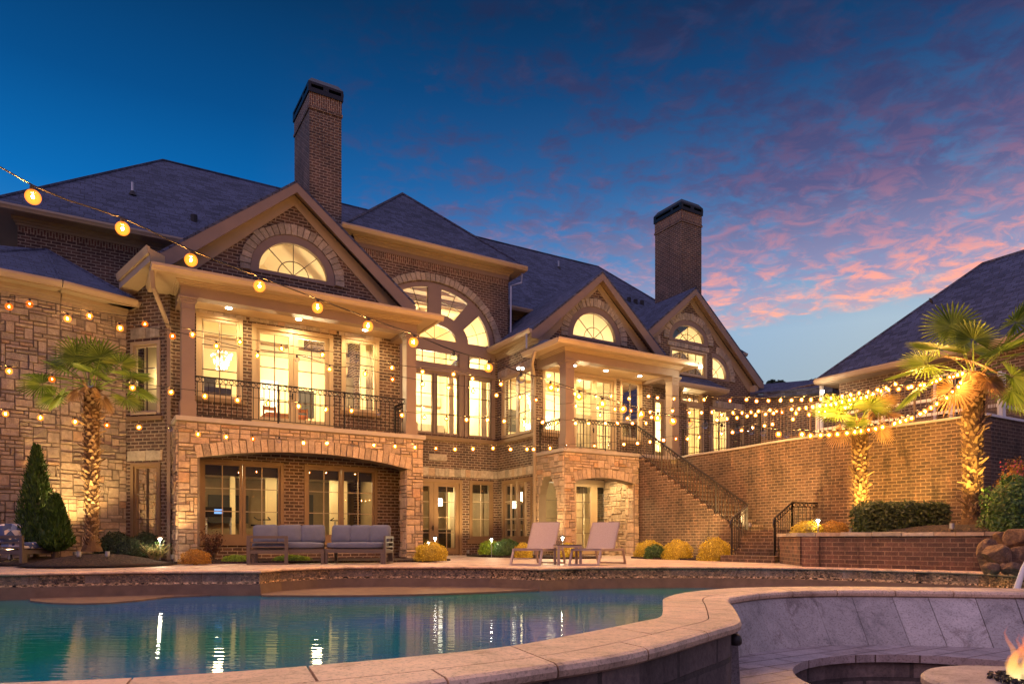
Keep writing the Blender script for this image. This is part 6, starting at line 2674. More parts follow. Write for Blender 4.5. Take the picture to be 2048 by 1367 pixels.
def palm(px, ytop, ybase, tw_px, D, label, seed, fans, crown=1.0, up=0, zbase=None):
    x = tpx(px) * D
    zb = Zd(ybase, D) if zbase is None else zbase
    zt = Zd(ytop, D)
    r0 = tw_px / 2 / FPX * D
    rg = random.Random(seed)
    e = empty('palm_tree', (x, D, zb), label, 'palm tree', 'fan palms round the pool')
    H_ = zt - zb
    mb = MB()
    k = 14
    lean = rg.uniform(-.02, .02)
    rad = lambda f: r0 * (.66 + .75 * max(0, .08 - f) / .08 + .30 * min(1, f * 1.3))
    mb.tube([(x + lean * f * H_, D, zb + H_ * f) for f in [i / k for i in range(k + 1)]], [rad(i / k) * .86 for i in range(k + 1)], 14, True, .0)
    # fibrous leaf-base stubs wrapped up the trunk
    nst = int(H_ * 88)
    for i in range(nst):
        f = (i / nst) * .95 + .04
        a = i * 2.39996 + rg.uniform(-.2, .2)
        R1 = rad(f)
        c_, s_ = math.cos(a), math.sin(a)
        o = Vector((x + lean * f * H_ + R1 * .80 * c_, D + R1 * .80 * s_, zb + H_ * f))
        big = rg.random() < (.16 if f > .3 else .04)
        ln = rg.uniform(.07, .12) * (1.7 if big else 1)
        out = Vector((c_, s_, 0))
        tip = o + out * (ln * rg.uniform(.35, .6) * (2.0 if big else 1)) + Vector((0, 0, ln * rg.uniform(.1, .9)))
        sd = Vector((-s_, c_, 0)) * rg.uniform(.035, .06)
        th = Vector((0, 0, -.035))
        mb.add([o - sd, o + sd, tip + sd * .35, tip - sd * .35, o - sd + th, o + sd + th, tip + th * .5 + sd * .35, tip + th * .5 - sd * .35],
               [(0, 1, 2, 3), (3, 2, 6, 7), (0, 3, 7, 4), (1, 5, 6, 2), (4, 7, 6, 5)], rg.random(), True)
    for i in range(int(H_ * 160)):
        f = rg.uniform(.1, .99)
        a = rg.uniform(0, 6.283)
        R1 = rad(f) * rg.uniform(.95, 1.1)
        o = Vector((x + lean * f * H_ + R1 * math.cos(a), D + R1 * math.sin(a), zb + H_ * f))
        d = Vector((math.cos(a) * .4 + rg.gauss(0, .3), math.sin(a) * .4 + rg.gauss(0, .3), rg.gauss(.1, .8))).normalized() * rg.uniform(.05, .13)
        sd = Vector((-math.sin(a), math.cos(a), 0)) * .006
        mb.add([o - sd, o + sd, o + d], [(0, 1, 2)], rg.random(), True)
    mb.build('trunk', 'palm_fibre', e)
    top = Vector((x + lean * H_, D, zt))
    for az_, elv, plen, fr, dry in fans:
        az_ = R(az_ + rg.uniform(-6, 6))
        elv = R(elv)
        hd = Vector((math.cos(az_), math.sin(az_), 0))
        d0 = hd * math.cos(elv) + Vector((0, 0, math.sin(elv)))
        L_ = plen * crown
        o = top + hd * r0 * .6
        mid_ = o + d0 * L_ * .5
        hub = o + d0 * L_ - Vector((0, 0, .10 * L_))
        mb = MB()
        mb.tube([o, mid_, hub], [.016, .011, .008], 5, True, .9)
        ax = (hub - mid_).normalized()
        ax = (ax + Vector((0, 0, -.10 if elv > 0 else -.4))).normalized()
        sd = ax.cross(Vector((0, 0, 1)))
        if sd.length < .1:
            sd = Vector((1, 0, 0))
        sd.normalize()
        sd = Matrix.Rotation(rg.uniform(-.5, .5), 3, ax) @ sd
        nr = sd.cross(ax).normalized()
        n = 30
        span = R(rg.uniform(125, 150))
        Rf = fr * crown
        for j in range(n):
            t = -span + 2 * span * j / (n - 1)
            dt = span / (n - 1) * 1.04
            ln = Rf * (1 - .18 * abs(t) / span) * rg.uniform(.93, 1.04)
            cup = .16
            def pt(tt_, r_, off_=0.0):
                rr = ax * math.cos(tt_) + sd * math.sin(tt_)
                droop = -abs(r_ / Rf) ** 2.2 * .12 * Rf * (2.0 if dry else 1)
                return hub + rr * r_ + nr * (cup * r_ * (1 - math.cos(tt_ * .5)) + off_) + Vector((0, 0, droop))
            w_ = dt * .95
            rsplit = ln * .45
            tone = rg.random()
            # two half-blades folded in a V along the mid rib, free tips beyond the split
            m0, m1, m2 = pt(t, .02), pt(t, rsplit, -.010), pt(t, ln)
            l1, r1 = pt(t - w_, rsplit, .012), pt(t + w_, rsplit, .012)
            m3 = pt(t, ln * .82, -.004)
            l2, r2 = pt(t - w_ * .42, ln * .82, .004), pt(t + w_ * .42, ln * .82, .004)
            mb.add([m0, l1, m1, r1, l2, m3, r2, m2], [(0, 1, 2), (0, 2, 3), (1, 4, 5, 2), (2, 5, 6, 3), (4, 7, 5), (5, 7, 6)], tone, True)
        mb.build('frond', 'palm_leaf_dry' if dry else 'palm_leaf', e)
    return e


fansL = [(185, 22, .85, .56, 0), (170, 48, .8, .58, 0), (205, 5, .8, .52, 0), (150, 66, .7, .56, 0), (262, 62, .7, .56, 0), (290, 78, .66, .58, 0), (320, 60, .75, .55, 0), (345, 40, .85, .56, 0), (355, 20, .9, .54, 0), (5, 2, .85, .5, 0), (80, 70, .6, .55, 0),
         (235, 35, .6, .5, 0), (300, 25, .6, .5, 0), (175, -8, .75, .45, 0), (350, -14, .7, .45, 0), (30, 35, .75, .5, 0), (130, 30, .7, .5, 0), (215, -25, .5, .4, 0), (325, -32, .45, .4, 1), (265, -25, .3, .34, 1)]
palm(184, 775, 1102, 33, 15.2, 'fan palm with lit shaggy trunk in front of the stone tower', 11, fansL, 1.0)
fansR = [(205, 58, 1.05, .66, 0), (325, 62, 1.1, .7, 0), (90, 75, 1.0, .6, 0), (185, 8, 1.0, .64, 0), (172, -14, .9, .62, 0), (192, 32, .9, .66, 0), (240, 48, .75, .62, 0), (275, 32, .6, .58, 0), (305, 45, .75, .62, 0), (345, 28, .95, .66, 0), (355, 8, 1.0, .66, 0), (15, 50, .9, .64, 0),
         (60, 55, .8, .6, 0), (20, -15, .75, .65, 0), (345, -30, .6, .6, 0), (195, -40, .5, .5, 1), (225, 15, .6, .6, 1), (130, 30, .8, .6, 0), (315, -15, .5, .5, 0), (260, -35, .35, .4, 1), (290, -42, .3, .4, 1)]
palm(1943, 745, 1044, 46, 14.2, 'tallest fan palm at the right, golden uplit trunk with long stubs', 23, fansR, 1.05, zbase=.80)
fansM = [(180, 30, .55, .6, 0), (200, 12, .55, .55, 0), (150, 50, .5, .6, 0), (225, 45, .45, .55, 0), (270, 40, .4, .6, 0), (310, 48, .45, .55, 1), (340, 45, .55, .55, 1), (355, 20, .55, .5, 1), (20, 50, .5, .55, 0), (80, 60, .5, .55, 0), (190, -35, .45, .45, 1), (215, -50, .35, .4, 1), (340, -30, .4, .45, 1), (240, -20, .4, .42, 0), (300, -40, .3, .4, 1), (120, 30, .5, .5, 0)]
palm(1723, 838, 1045, 34, 17.2, 'middle fan palm with dry skirt in front of the curved retaining wall', 31, fansM, 1.0, zbase=.66)


def far_tree(px, ytop, D, w, seed, label):
    x = tpx(px) * D
    zt = Zd(ytop, D)
    rg = random.Random(seed)
    e = empty('tree', (x, D, -2.5), label, 'tree', 'distant trees beyond the terrace')
    mb = MB()
    for k in range(10):
        c = (x + rg.uniform(-w, w) * .75, D + rg.uniform(-w, w) * .6, zt - w * rg.uniform(.35, 1.3))
        leaves(mb, rg, c, w * .42, w * .42, w * .32, 330, .20, 2, 1, .3)
    mb.build('crown', 'leaf_dark', e)
    mb = MB()
    mb.tube([(x, D, -2.5), (x, D, zt - w)], [.3, .12], 7, True)
    for k in range(5):
        mb.tube([(x, D, zt - w * 1.8), (x + rg.uniform(-w, w) * .7, D + rg.uniform(-w, w) * .5, zt - w * .6)], [.1, .03], 5, True)
    mb.build('trunk', 'tree_bark', e)


far_tree(1560, 757, 60, 1.0, 1, 'small dark tree silhouette left of its twin above the terrace')
far_tree(1612, 752, 62, 1.3, 2, 'dark tree silhouette next to the pool house roof')
for i, (X_, Y_, h_) in enumerate(((-34, 50, 11), (48, 60, 9), (-26, -14, 9), (-9, -20, 11), (9, -22, 10), (26, -16, 9))):
    pass

# boulders of the dry waterfall
def boulder(px0, px1, y0, y1, D, seed, label, sharp=1.0, tilt=0):
    x = tpx((px0 + px1) / 2) * D
    z = (Zd(y0, D) + Zd(y1, D)) / 2
    w, h = (px1 - px0) / FPX * D / 2, (y1 - y0) / FPX * D / 2
    rg = random.Random(seed)
    bm = bmesh.new()
    bmesh.ops.create_icosphere(bm, subdivisions=3, radius=1)
    pl = [(Vector((rg.gauss(0, 1), rg.gauss(0, 1), rg.gauss(0, 1))).normalized(), rg.uniform(.55, .85)) for _ in range(11)]
    for v_ in bm.verts:
        p = v_.co.copy()
        for n_, d_ in pl:
            k_ = p.dot(n_)
            if k_ > d_:
                p -= n_ * (k_ - d_) * .93
        p *= 1 + .03 * math.sin(p.x * 9 + seed) * math.sin(p.z * 8)
        p = Matrix.Rotation(tilt, 3, 'Y') @ p
        v_.co = (p.x * w * 1.25, p.y * w * .9, p.z * h * 1.25)
    me = bpy.data.meshes.new('boulder')
    bm.to_mesh(me)
    bm.free()
    me.materials.append(MATS['boulder'])
    o = bpy.data.objects.new('boulder', me)
    o.location = (x, D, z)
    COL.objects.link(o)
    tag(o, label, 'boulder', 'boulders at the end of the planter')


boulder(1958, 1998, 1082, 1142, 12.0, 3, 'upright orange boulder nearest the planter wall', tilt=.5)
boulder(1972, 2026, 1086, 1128, 11.75, 5, 'dark-faced leaning boulder in the middle of the pile', tilt=-.6)
boulder(2016, 2075, 1052, 1098, 12.0, 8, 'flat grey-violet boulder on top of the pile', tilt=-.3)
boulder(1966, 2000, 1126, 1147, 11.6, 10, 'low brown boulder at the left foot of the pile')
boulder(1998, 2022, 1127, 1147, 11.5, 12, 'small round brown boulder in the front row')
boulder(2012, 2046, 1124, 1149, 11.4, 14, 'wedge-shaped orange boulder in the front row on the right')
boulder(2022, 2080, 1092, 1130, 11.8, 16, 'square brown boulder under the flat one at the right edge')
boulder(1990, 2030, 1062, 1092, 12.4, 18, 'small grey boulder behind the pile, level with the wall cap')

# ================================================================= FURNITURE
def cushion(mp, cx, cy, cz, w, d, h, mat, parent, name='cushion', rot=None, puff=.18):
    bm = bmesh.new()
    bmesh.ops.create_cube(bm, size=2)
    bmesh.ops.subdivide_edges(bm, edges=bm.edges[:], cuts=6, use_grid_fill=True)
    vs = []
    M = rot or Matrix.Identity(3)
    for v_ in bm.verts:
        x, y, z = v_.co
        m = max(abs(x), abs(y), abs(z))
        l = v_.co.length
        e = .30
        q = Vector((x, y, z))
        s = (abs(x) ** 6 + abs(y) ** 6 + abs(z) ** 6) ** (1 / 6)
        q = q / s
        fx_, fz_ = 1 - abs(q.x) ** 3, 1 - abs(q.z) ** 3
        if h < w * .55 and d > h:      # seat pad: puff in z
            q.z *= 1 + puff * (1 - abs(q.x) ** 3) * (1 - abs(q.y) ** 3)
        else:
            q.y *= 1 + puff * 1.6 * fx_ * fz_
            q.z *= 1 - .05 * (1 - abs(q.x) ** 2)
            q.x *= 1 - .04 * (1 - abs(q.z) ** 2)
        q = M @ Vector((q.x * w / 2, q.y * d / 2, q.z * h / 2))
        vs.append((cx + q.x, cy + q.y, cz + q.z))
    bm.verts.ensure_lookup_table()
    fs = [tuple(v_.index for v_ in f.verts) for f in bm.faces]
    bm.free()
    mb = MB(mp)
    mb.add(vs, fs)
    return mb.build(name, mat, parent, smooth=True)


def sofa_section(x, y, rot, L_, arm, label, ncush, cmat='cushion_slate', seatn=1, depth=.82, name='patio_sofa', cat='sofa'):
    """local: a along the front (0..L), b from the front edge backwards, c up"""
    mp = mapL(x, y, 0.004, rot)
    e = empty(name, (x, y, 0), label, cat)
    mt = 'furniture_metal'
    f = MB(mp)
    d = depth
    f.box(0, L_, 0, .06, .26, .35)
    f.box(0, L_, d - .06, d, .26, .35)
    f.box(0, .06, .06, d - .06, .26, .35)
    f.box(L_ - .06, L_, .06, d - .06, .26, .35)
    for k in range(6):
        f.box(.06, L_ - .06, .12 + k * .11, .17 + k * .11, .32, .345)
    f.build('base', mt, e)
    for a, b in ((0, 0), (L_ - .07, 0), (0, d - .07), (L_ - .07, d - .07)):
        m = MB(mp)
        m.box(a, a + .07, b, b + .07, 0, .258)
        m.build('leg', mt, e, bevel=.003)
    for side in arm:
        if side == 'F':
            m = MB(mp)
            m.box(-.08, 0, -.075, -.005, 0, .66)
            m.box(.74, .82, -.075, -.005, 0, .66)
            for z0, z1 in ((.60, .66), (.49, .525), (.385, .42), (.25, .33), (0, .045)):
                m.box(0, .74, -.07, -.01, z0, z1)
            m.build('arm', mt, e, bevel=.003)
            continue
        a = 0 if side == 'L' else L_ - .05
        m = MB(mp)
        a0, a1 = (a - .055, a - .004) if side == 'L' else (a + .054, a + .105)
        m.box(a0, a1, 0, .08, 0, .66)
        m.box(a0, a1, d - .08, d, 0, .66)
        for z0, z1 in ((.60, .66), (.49, .525), (.385, .42), (.25, .33), (0, .045)):
            m.box(a0, a1, .08, d - .08, z0, z1)
        m.build('arm', mt, e, bevel=.003)
    m = MB(mp)
    for z0, z1 in ((.60, .66), (.46, .50)):
        m.box(0, L_, d - .045, d - .005, z0, z1)
    for a in (0, L_ / 2 - .02, L_ - .05):
        m.box(a, a + .05, d - .05, d - .006, .352, .60)
    m.build('back_frame', mt, e)
    for k in range(seatn):
        w_ = L_ / seatn
        cushion(mp, w_ * (k + .5), d * .46, .435, w_ - .012, d * .92, .15, cmat, e, 'seat_cushion', puff=.10)
    for k in range(ncush):
        w_ = L_ / ncush
        rt = Matrix.Rotation(R(-14), 3, 'X') @ Matrix.Rotation(R(random.uniform(-2, 2)), 3, 'Y')
        cushion(mp, w_ * (k + .5), d - .17, .70, w_ + .055, .18, .47, cmat, e, 'back_cushion', rt, .2)
    return e


def rotof(dx_, dy_):
    return math.atan2(dy_, dx_)


# two modules meeting in the middle; the left one carries its slatted arm across the front corner
sl_ = sofa_section(-5.98, 15.90, R(14), 1.62, 'F', 'left half of the slate-blue outdoor sofa, its slatted arm facing the pool', 3)
sofa_section(-4.41, 16.34, R(-3), 1.40, 'R', 'right half of the slate-blue outdoor sofa with one long seat cushion', 3)
ch = sofa_section(-10.63, 15.15, rotof(.25, .97), .78, 'L', 'patio armchair with blue and cream patterned cushions at the left edge', 1, 'pillow_pattern', name='patio_armchair', cat='armchair')


def lounger(x, y, rot, label):
    """local: a across, b from the foot end to the head, c up"""
    mp = mapL(x, y, .004, rot)
    e = empty('sun_lounger', (x, y, 0), label, 'lounge chair', 'loungers on the patio')
    mt = 'lounger_metal'
    w = .74
    L_ = 1.9
    f = MB(mp)
    f.box(0, .045, .25, L_ - .25, .315, .37)
    f.box(w - .045, w, .25, L_ - .25, .315, .37)
    for b in (.25, 1.02, L_ - .295):
        f.box(.045, w - .045, b, b + .045, .325, .36)
    f.build('frame', mt, e)
    for b0, b1 in ((.25, .10), (L_ - .295, L_ - .145)):     # splayed U legs
        g = MB(mp)
        for a in (0, w - .045):
            g.hexa([(a, b1, .0), (a + .045, b1, .0), (a + .045, b1 + .05, .0), (a, b1 + .05, .0)],
                   [(a, b0, .313), (a + .045, b0, .313), (a + .045, b0 + .05, .313), (a, b0 + .05, .313)])
        g.box(.045, w - .045, b1 + .004, b1 + .046, .0, .035)
        g.build('leg_frame', mt, e)
    s = MB(mp)
    n = 8
    bb_ = [(.27 + (1.05 - .27) * k / n, .372 - .035 * math.sin(PI * k / n)) for k in range(n + 1)]
    for k in range(n):
        s.hexa([(.03, bb_[k][0], bb_[k][1]), (w - .03, bb_[k][0], bb_[k][1]), (w - .03, bb_[k + 1][0], bb_[k + 1][1]), (.03, bb_[k + 1][0], bb_[k + 1][1])],
               [(.03, bb_[k][0], bb_[k][1] + .008), (w - .03, bb_[k][0], bb_[k][1] + .008), (w - .03, bb_[k + 1][0], bb_[k + 1][1] + .008), (.03, bb_[k + 1][0], bb_[k + 1][1] + .008)])
    s.build('seat_sling', 'sling_mauve', e)
    s = MB(mp)
    b0, z0, b1, z1 = 1.06, .375, 1.42, .98
    s.hexa([(.04, b0, z0), (w - .04, b0, z0), (w - .04, b1, z1), (.04, b1, z1)], [(.04, b0 + .012, z0 - .006), (w - .04, b0 + .012, z0 - .006), (w - .04, b1 + .012, z1 - .006), (.04, b1 + .012, z1 - .006)])
    s.build('back_sling', 'sling_mauve', e)
    g = MB(mp)
    for a in (.02, w - .055):
        g.hexa([(a, b0, z0), (a + .035, b0, z0), (a + .035, b1, z1), (a, b1, z1)], [(a, b0 + .03, z0 - .014), (a + .035, b0 + .03, z0 - .014), (a + .035, b1 + .03, z1 - .014), (a, b1 + .03, z1 - .014)])
    g.box(.055, w - .055, b1, b1 + .03, z1 - .02, z1 + .01)
    g.tube([(.1, b1 - .1, z1 - .2), (.1, 1.62, .34)], .009, 5)
    g.tube([(w - .1, b1 - .1, z1 - .2), (w - .1, 1.62, .34)], .009, 5)
    g.tube([(.1, 1.62, .34), (w - .1, 1.62, .34)], .009, 5)
    g.build('back_frame', mt, e)
    return e


lounger(-.10, 15.45, R(-24), 'mauve sling lounge chair left of the side table')
lounger(1.20, 15.45, R(-30), 'mauve sling lounge chair right of the side table')
tb = empty('side_table', (1.3, 15.8, 0), 'small dark-topped side table between the two lounge chairs', 'table')
mp = mapL(1.02, 15.55, .004, R(8))
m = MB(mp)
m.box(-.005, .565, -.005, .465, .445, .462)
m.build('table_top', 'iron_brown', tb, bevel=.003)
m = MB(mp)
for a0, a1, b0, b1 in ((0, .56, 0, .04), (0, .56, .42, .46), (0, .04, .04, .42), (.52, .56, .04, .42)):
    m.box(a0, a1, b0, b1, .395, .443)
m.build('apron', 'lounger_metal', tb)
for a, b in ((0, 0), (.505, 0), (0, .405), (.505, .405)):
    m = MB(mp)
    m.box(a, a + .055, b, b + .055, 0, .393)
    m.build('leg', 'lounger_metal', tb)


# ---- path lamps
def path_lamp(px, ytop, ybase, D, label, e=10, on=True):
    x = tpx(px) * D
    zt, zb = Zd(ytop, D), Zd(ybase, D)
    t = empty('path_lamp', (x, D, zb), label, 'garden lamp', 'path lamps in the beds')
    m = MB()
    m.tube([(x, D, zb - .08), (x, D, zt - .08)], .012, 8, True)
    m.build('stake', 'metal_grey', t)
    m = MB()
    m.lathe([(.006, 0), (.03, -.012), (.085, -.05), (.088, -.058), (.08, -.056)], (x, D, zt), 16)
    m.build('shade', 'copper' if px < 400 else 'iron_brown', t)
    m = MB()
    m.lathe([(.028, -.10), (.034, -.09), (.034, -.060)], (x, D, zt), 12)
    m.build('bulb', 'lamp_white', t)
    light('path_lamp_glow', 'POINT', (x, D - .02, zt - .13), e, (1, .88, .55), .03, t)


path_lamp(320, 1070, 1112, 15.9, 'lit path lamp on a tall stake by the straw-coloured shrub', 16)
path_lamp(870, 1070, 1090, 18.6, 'lit path lamp above the golden bush by the garden door', 5)
path_lamp(857, 1079, 1096, 21.0, 'low lit path lamp against the garden door glass', 7)
path_lamp(983, 1073, 1110, 22.2, 'lit path lamp among the lime bushes under the small window', 12)
path_lamp(1125, 1069, 1094, 20.0, 'lit path lamp rising behind the side table', 12)
path_lamp(1636, 1033, 1064, 15.3, 'lit path lamp on the planter beside the golden bush', 9)


def uplight(px, py, D, label, tgt, e, zb, col=(1, .62, .18), spot=55):
    x = tpx(px) * D
    t = empty('garden_uplight', (x, D, zb), label, 'garden lamp', 'uplights under the palms and walls')
    m = MB(mapL(x, D, zb))
    m.tube([(0, 0, -.08), (0, 0, .06)], .012, 6)
    m.build('stake', 'iron_brown', t)
    m = MB(mapL(x, D, zb))
    m.lathe([(.03, .05), (.045, .07), (.045, .17), (.038, .17), (.038, .12)], (0, 0, 0), 14)
    m.build('housing', 'metal_grey', t)
    m = MB(mapL(x, D, zb))
    m.lathe([(.036, .125), (.036, .13)], (0, 0, 0), 12)
    m.build('bulb', 'lamp_warm', t)
    l = light('uplight_beam', 'SPOT', (x, D, zb + .2), e, col, .03, t, spot=spot)
    aim(l, tgt)


GOLD = (1.0, .58, .12)
PALE = (1.0, .66, .26)
q = xy(184, 15.2)
uplight(158, 1112, 14.5, 'uplight at the left foot of the left palm', (q.x, q.y, 2.9), 420, .16, PALE, 48)
uplight(215, 1112, 14.7, 'uplight at the right foot of the left palm', (q.x, q.y, 3.2), 330, .16, PALE, 48)
uplight(150, 1112, 16.3, 'uplight between conifer and palm washing the tower', (tpx(150) * 17.2, 17.3, 5.2), 430, .12, PALE, 95)
uplight(20, 1112, 15.4, 'uplight at the far left washing the tower behind the armchair', (tpx(20) * 16.4, 16.5, 4.8), 520, .08, PALE, 100)
uplight(240, 1112, 16.2, 'uplight washing the tower corner by the link wall', (tpx(235) * 18, 18, 4.2), 780, .08, PALE, 95)
uplight(345, 1112, 16.1, 'uplight at the left edge of the stone arcade', tuple(W(-.3, 0, 2.4)), 156, .06, PALE, 70)
q = xy(1943, 14.2)
uplight(1904, 1056, 13.3, 'grey uplight in the mulch left of the tallest palm', (q.x, q.y, 3.4), 620, .72, GOLD, 75)
uplight(1990, 1060, 13.5, 'uplight hidden right of the tallest palm', (q.x, q.y, 4.2), 560, .78, GOLD, 70)
q = xy(1723, 17.2)
uplight(1700, 1058, 16.5, 'uplight left of the middle palm', (q.x, q.y, 3.0), 260, .68, GOLD, 70)
uplight(1764, 1058, 16.0, 'uplight behind the hedge washing the curved wall', (9.6, 19.0, 2.8), 600, .68, GOLD, 100)
uplight(1500, 1100, 18.9, 'uplight by the stair landing washing the curved wall', (7.8, 21.4, 2.6), 312, .86, PALE, 100)
uplight(1365, 1100, 20.6, 'uplight behind the bushes washing the stair wall', tuple(W(14.28, -2.2, 1.6)), 208, .06, PALE, 100)
uplight(936, 1108, 24.0, 'uplight beside the garden door', tuple(W(9.8, 4.3, 3.4)), 338, .05, PALE, 100)
uplight(1066, 1108, 21.8, 'uplight at the downspout of the bay', tuple(W(11.05, 2.0, 3.6)), 234, .05, PALE, 100)

# ================================================================= STRING LIGHTS
def sph(r, seg=12, rings=8, neck=True):
    vs, fs = [], []
    prof = []
    for i in range(rings + 1):
        a = -PI / 2 + (PI * .86) * i / rings
        prof.append((max(.0008, r * math.cos(a)), r * math.sin(a)))
    return prof


BULB = {}


def bulb_mesh(kind):
    if kind not in BULB:
        m = MB()
        m.lathe(sph(.056), (0, 0, 0), 12)
        o = m.build('bulb', {'n': 'bulb_glow', 's': 'bulb_dim', 'u': 'bulb_clear'}[kind], None, smooth=True, uv=False, origin=(0, 0, 0))
        BULB[kind] = o.data
        bpy.data.objects.remove(o)
        if kind != 'u':
            m = MB()
            m.lathe([(.003, -.012), (.009, -.006), (.011, .0), (.009, .006), (.003, .012)], (0, 0, 0), 6)
            o = m.build('filament', {'n': 'filament', 's': 'filament_dim'}[kind], None, smooth=True, uv=False, origin=(0, 0, 0))
            BULB['f' + kind] = o.data
            bpy.data.objects.remove(o)
        if 'sock' not in BULB:
            m = MB()
            m.lathe([(.013, .028), (.017, .034), (.017, .075), (.010, .085)], (0, 0, 0), 8)
            o = m.build('socket', 'socket_black', None, uv=False, origin=(0, 0, 0))
            BULB['sock'] = o.data
            bpy.data.objects.remove(o)
    return BULB[kind]


def string(bl, dk, label, ext=None, lead=None):
    """bl: (px,py[,kind]) bulbs; dk: distance keys (px, D)"""
    def Dk(px):
        if px <= dk[0][0]:
            return dk[0][1]
        for (a, da), (b, db) in zip(dk, dk[1:]):
            if px <= b:
                t = (px - a) / (b - a)
                return 1 / ((1 - t) / da + t / db)
        return dk[-1][1]
    pts = []
    for b in bl:
        pts.append((P(b[0], b[1], Dk(b[0])), b[2] if len(b) > 2 else 'n'))
    pts = [(Vector(q), 'n') for q in (lead or [])] + pts
    o0 = pts[0][0]
    e = empty('string_lights', o0, label, 'string lights', 'strings of bulbs over the patio')
    line = [p + Vector((0, 0, .088)) for p, k in pts]
    if ext:
        line = ([ext[0]] if ext[0] is not None else []) + line + ([ext[1]] if ext[1] is not None else [])
    cl = catmull(line, 3) if len(line) > 2 else line
    m = MB()
    m.tube(cl, .0065, 5, True)
    m.build('cable', 'cable_black', e)
    for i, (p, k) in enumerate(pts):
        o = bpy.data.objects.new('bulb', bulb_mesh(k))
        o.parent = e
        o.location = p - o0
        o.rotation_euler = (random.uniform(-.12, .12), random.uniform(-.12, .12), 0)
        COL.objects.link(o)
        s = bpy.data.objects.new('socket', BULB['sock'])
        s.parent = o
        COL.objects.link(s)
        if k != 'u':
            s = bpy.data.objects.new('filament', BULB['f' + k])
            s.parent = o
            COL.objects.link(s)
    return e


S1 = [(66, 394), (245, 457), (382, 520), (519, 572), (635, 615), (736, 652), (827, 684), (908, 716, 'u'), (977, 735), (1042, 757, 'u'), (1102, 775), (1158, 793), (1205, 807), (1246, 818), (1282, 828), (1315, 836), (1346, 842), (1379, 847, 'u'), (1410, 850, 'u'), (1444, 857, 'u'), (1475, 859, 'u'), (1503, 862, 'u'), (1526, 865, 'u'), (1557, 868), (1573, 869, 'u')]
S1 = S1
string(S1, [(66, 5.3), (827, 7.8), (1102, 9.2), (1573, 12.2)], 'nearest string of large bulbs sweeping down from the upper left', ext=(Vector((-2.6, -2.4, 3.3)), None),
       lead=[(-2.7 - .12 * k, -1.6 + .62 * k, 3.15 + .0 * k) for k in range(10)])  # lead: unseen bulbs added out of frame to warm the coping
S2 = [(1573, 869, 'u'), (1604, 868), (1621, 871), (1641, 870), (1658, 869), (1675, 868), (1694, 866), (1710, 864), (1722, 862), (1737, 859, 's'), (1751, 857), (1765, 854), (1789, 847), (1800, 843), (1812, 840), (1823, 836), (1832, 831, 'u'), (1841, 827), (1850, 822), (1862, 815), (1874, 807), (1894, 795), (1905, 783, 's'), (1917, 774), (1922, 765)]
string(S2[1:], [(1573, 12.2), (1922, 13.9)], 'lowest right string of bulbs rising to the tallest palm', ext=(P(1573, 869, 12.2) + Vector((0, 0, .088)), P(1934, 758, 14.0)))
A1 = [(59, 608, 's'), (179, 632), (290, 648, 's'), (385, 669), (480, 684), (563, 697), (645, 709), (713, 718, 'u'), (784, 735), (845, 743), (907, 748), (945, 757), (1002, 768)]
string(A1, [(0, 10.8), (800, 15.5), (1002, 17)], 'upper string of bulbs passing the left balcony doors', ext=(P(-60, 590, 10.5), P(1066, 778, 18.5)))
A2 = [(18, 613, 's'), (135, 637), (240, 656), (345, 672, 's'), (433, 692), (515, 711), (594, 718, 'u'), (659, 738), (730, 747), (785, 758, 's'), (845, 768), (897, 775), (946, 782), (993, 790), (1040, 794), (1072, 799, 's')]
string(A2, [(0, 10.2), (800, 15.0), (1072, 17.4)], 'second string just below it across the balcony doors', ext=(P(-90, 592, 9.8), P(1110, 803, 18.8)))
B1 = [(18, 742), (104, 758, 's'), (180, 768, 'u'), (265, 775), (342, 784), (410, 792), (475, 800), (536, 806), (597, 812), (652, 818), (703, 821), (757, 825, 'u'), (804, 830), (849, 834), (893, 837, 's'), (933, 839), (975, 839), (1008, 842), (1048, 843), (1085, 844), (1112, 845), (1151, 846), (1177, 846), (1211, 846), (1235, 846), (1265, 846), (1292, 846)]
string(B1, [(0, 11.5), (1292, 20.5)], 'string of bulbs crossing the balcony railing at mid height', ext=(P(-60, 730, 11.2), P(1325, 843, 20.6)))
C1_ = [(11, 827), (81, 835), (150, 843), (214, 850, 's'), (278, 854), (340, 857, 'u'), (396, 868), (452, 873), (506, 877, 's'), (558, 880, 'u'), (607, 885), (654, 886), (705, 888, 'u'), (748, 890), (790, 892), (830, 894), (872, 896, 's'), (910, 898), (946, 897), (986, 896), (1021, 898), (1054, 898), (1067, 898), (1100, 896), (1131, 895, 'u'), (1161, 893, 'u'), (1189, 891, 's'), (1220, 890, 'u'), (1248, 888), (1275, 886), (1300, 883), (1327, 880), (1352, 877, 's'), (1375, 877), (1398, 874), (1420, 869, 'u'), (1443, 867), (1465, 864), (1483, 860), (1505, 855), (1529, 851), (1545, 848), (1586, 838), (1618, 829), (1638, 823, 's'), (1659, 817), (1684, 811), (1700, 808)]
string(C1_, [(0, 12.5), (850, 17.5), (1300, 20), (1420, 19.5), (1700, 17.0)], 'longest, lowest string of bulbs across the stone arcade', ext=(P(-60, 822, 12.2), P(1722, 802, 17.0)))
D1_ = [(1116, 779), (1150, 787), (1192, 793, 's'), (1222, 792), (1258, 797), (1297, 792), (1315, 795), (1348, 797), (1379, 799), (1408, 799), (1435, 801, 'u'), (1460, 801, 's'), (1493, 799), (1513, 802), (1537, 801), (1561, 800), (1583, 800), (1603, 799), (1622, 799), (1642, 798), (1662, 796), (1684, 792), (1701, 789), (1718, 786), (1736, 784), (1755, 779), (1772, 775), (1791, 768)]
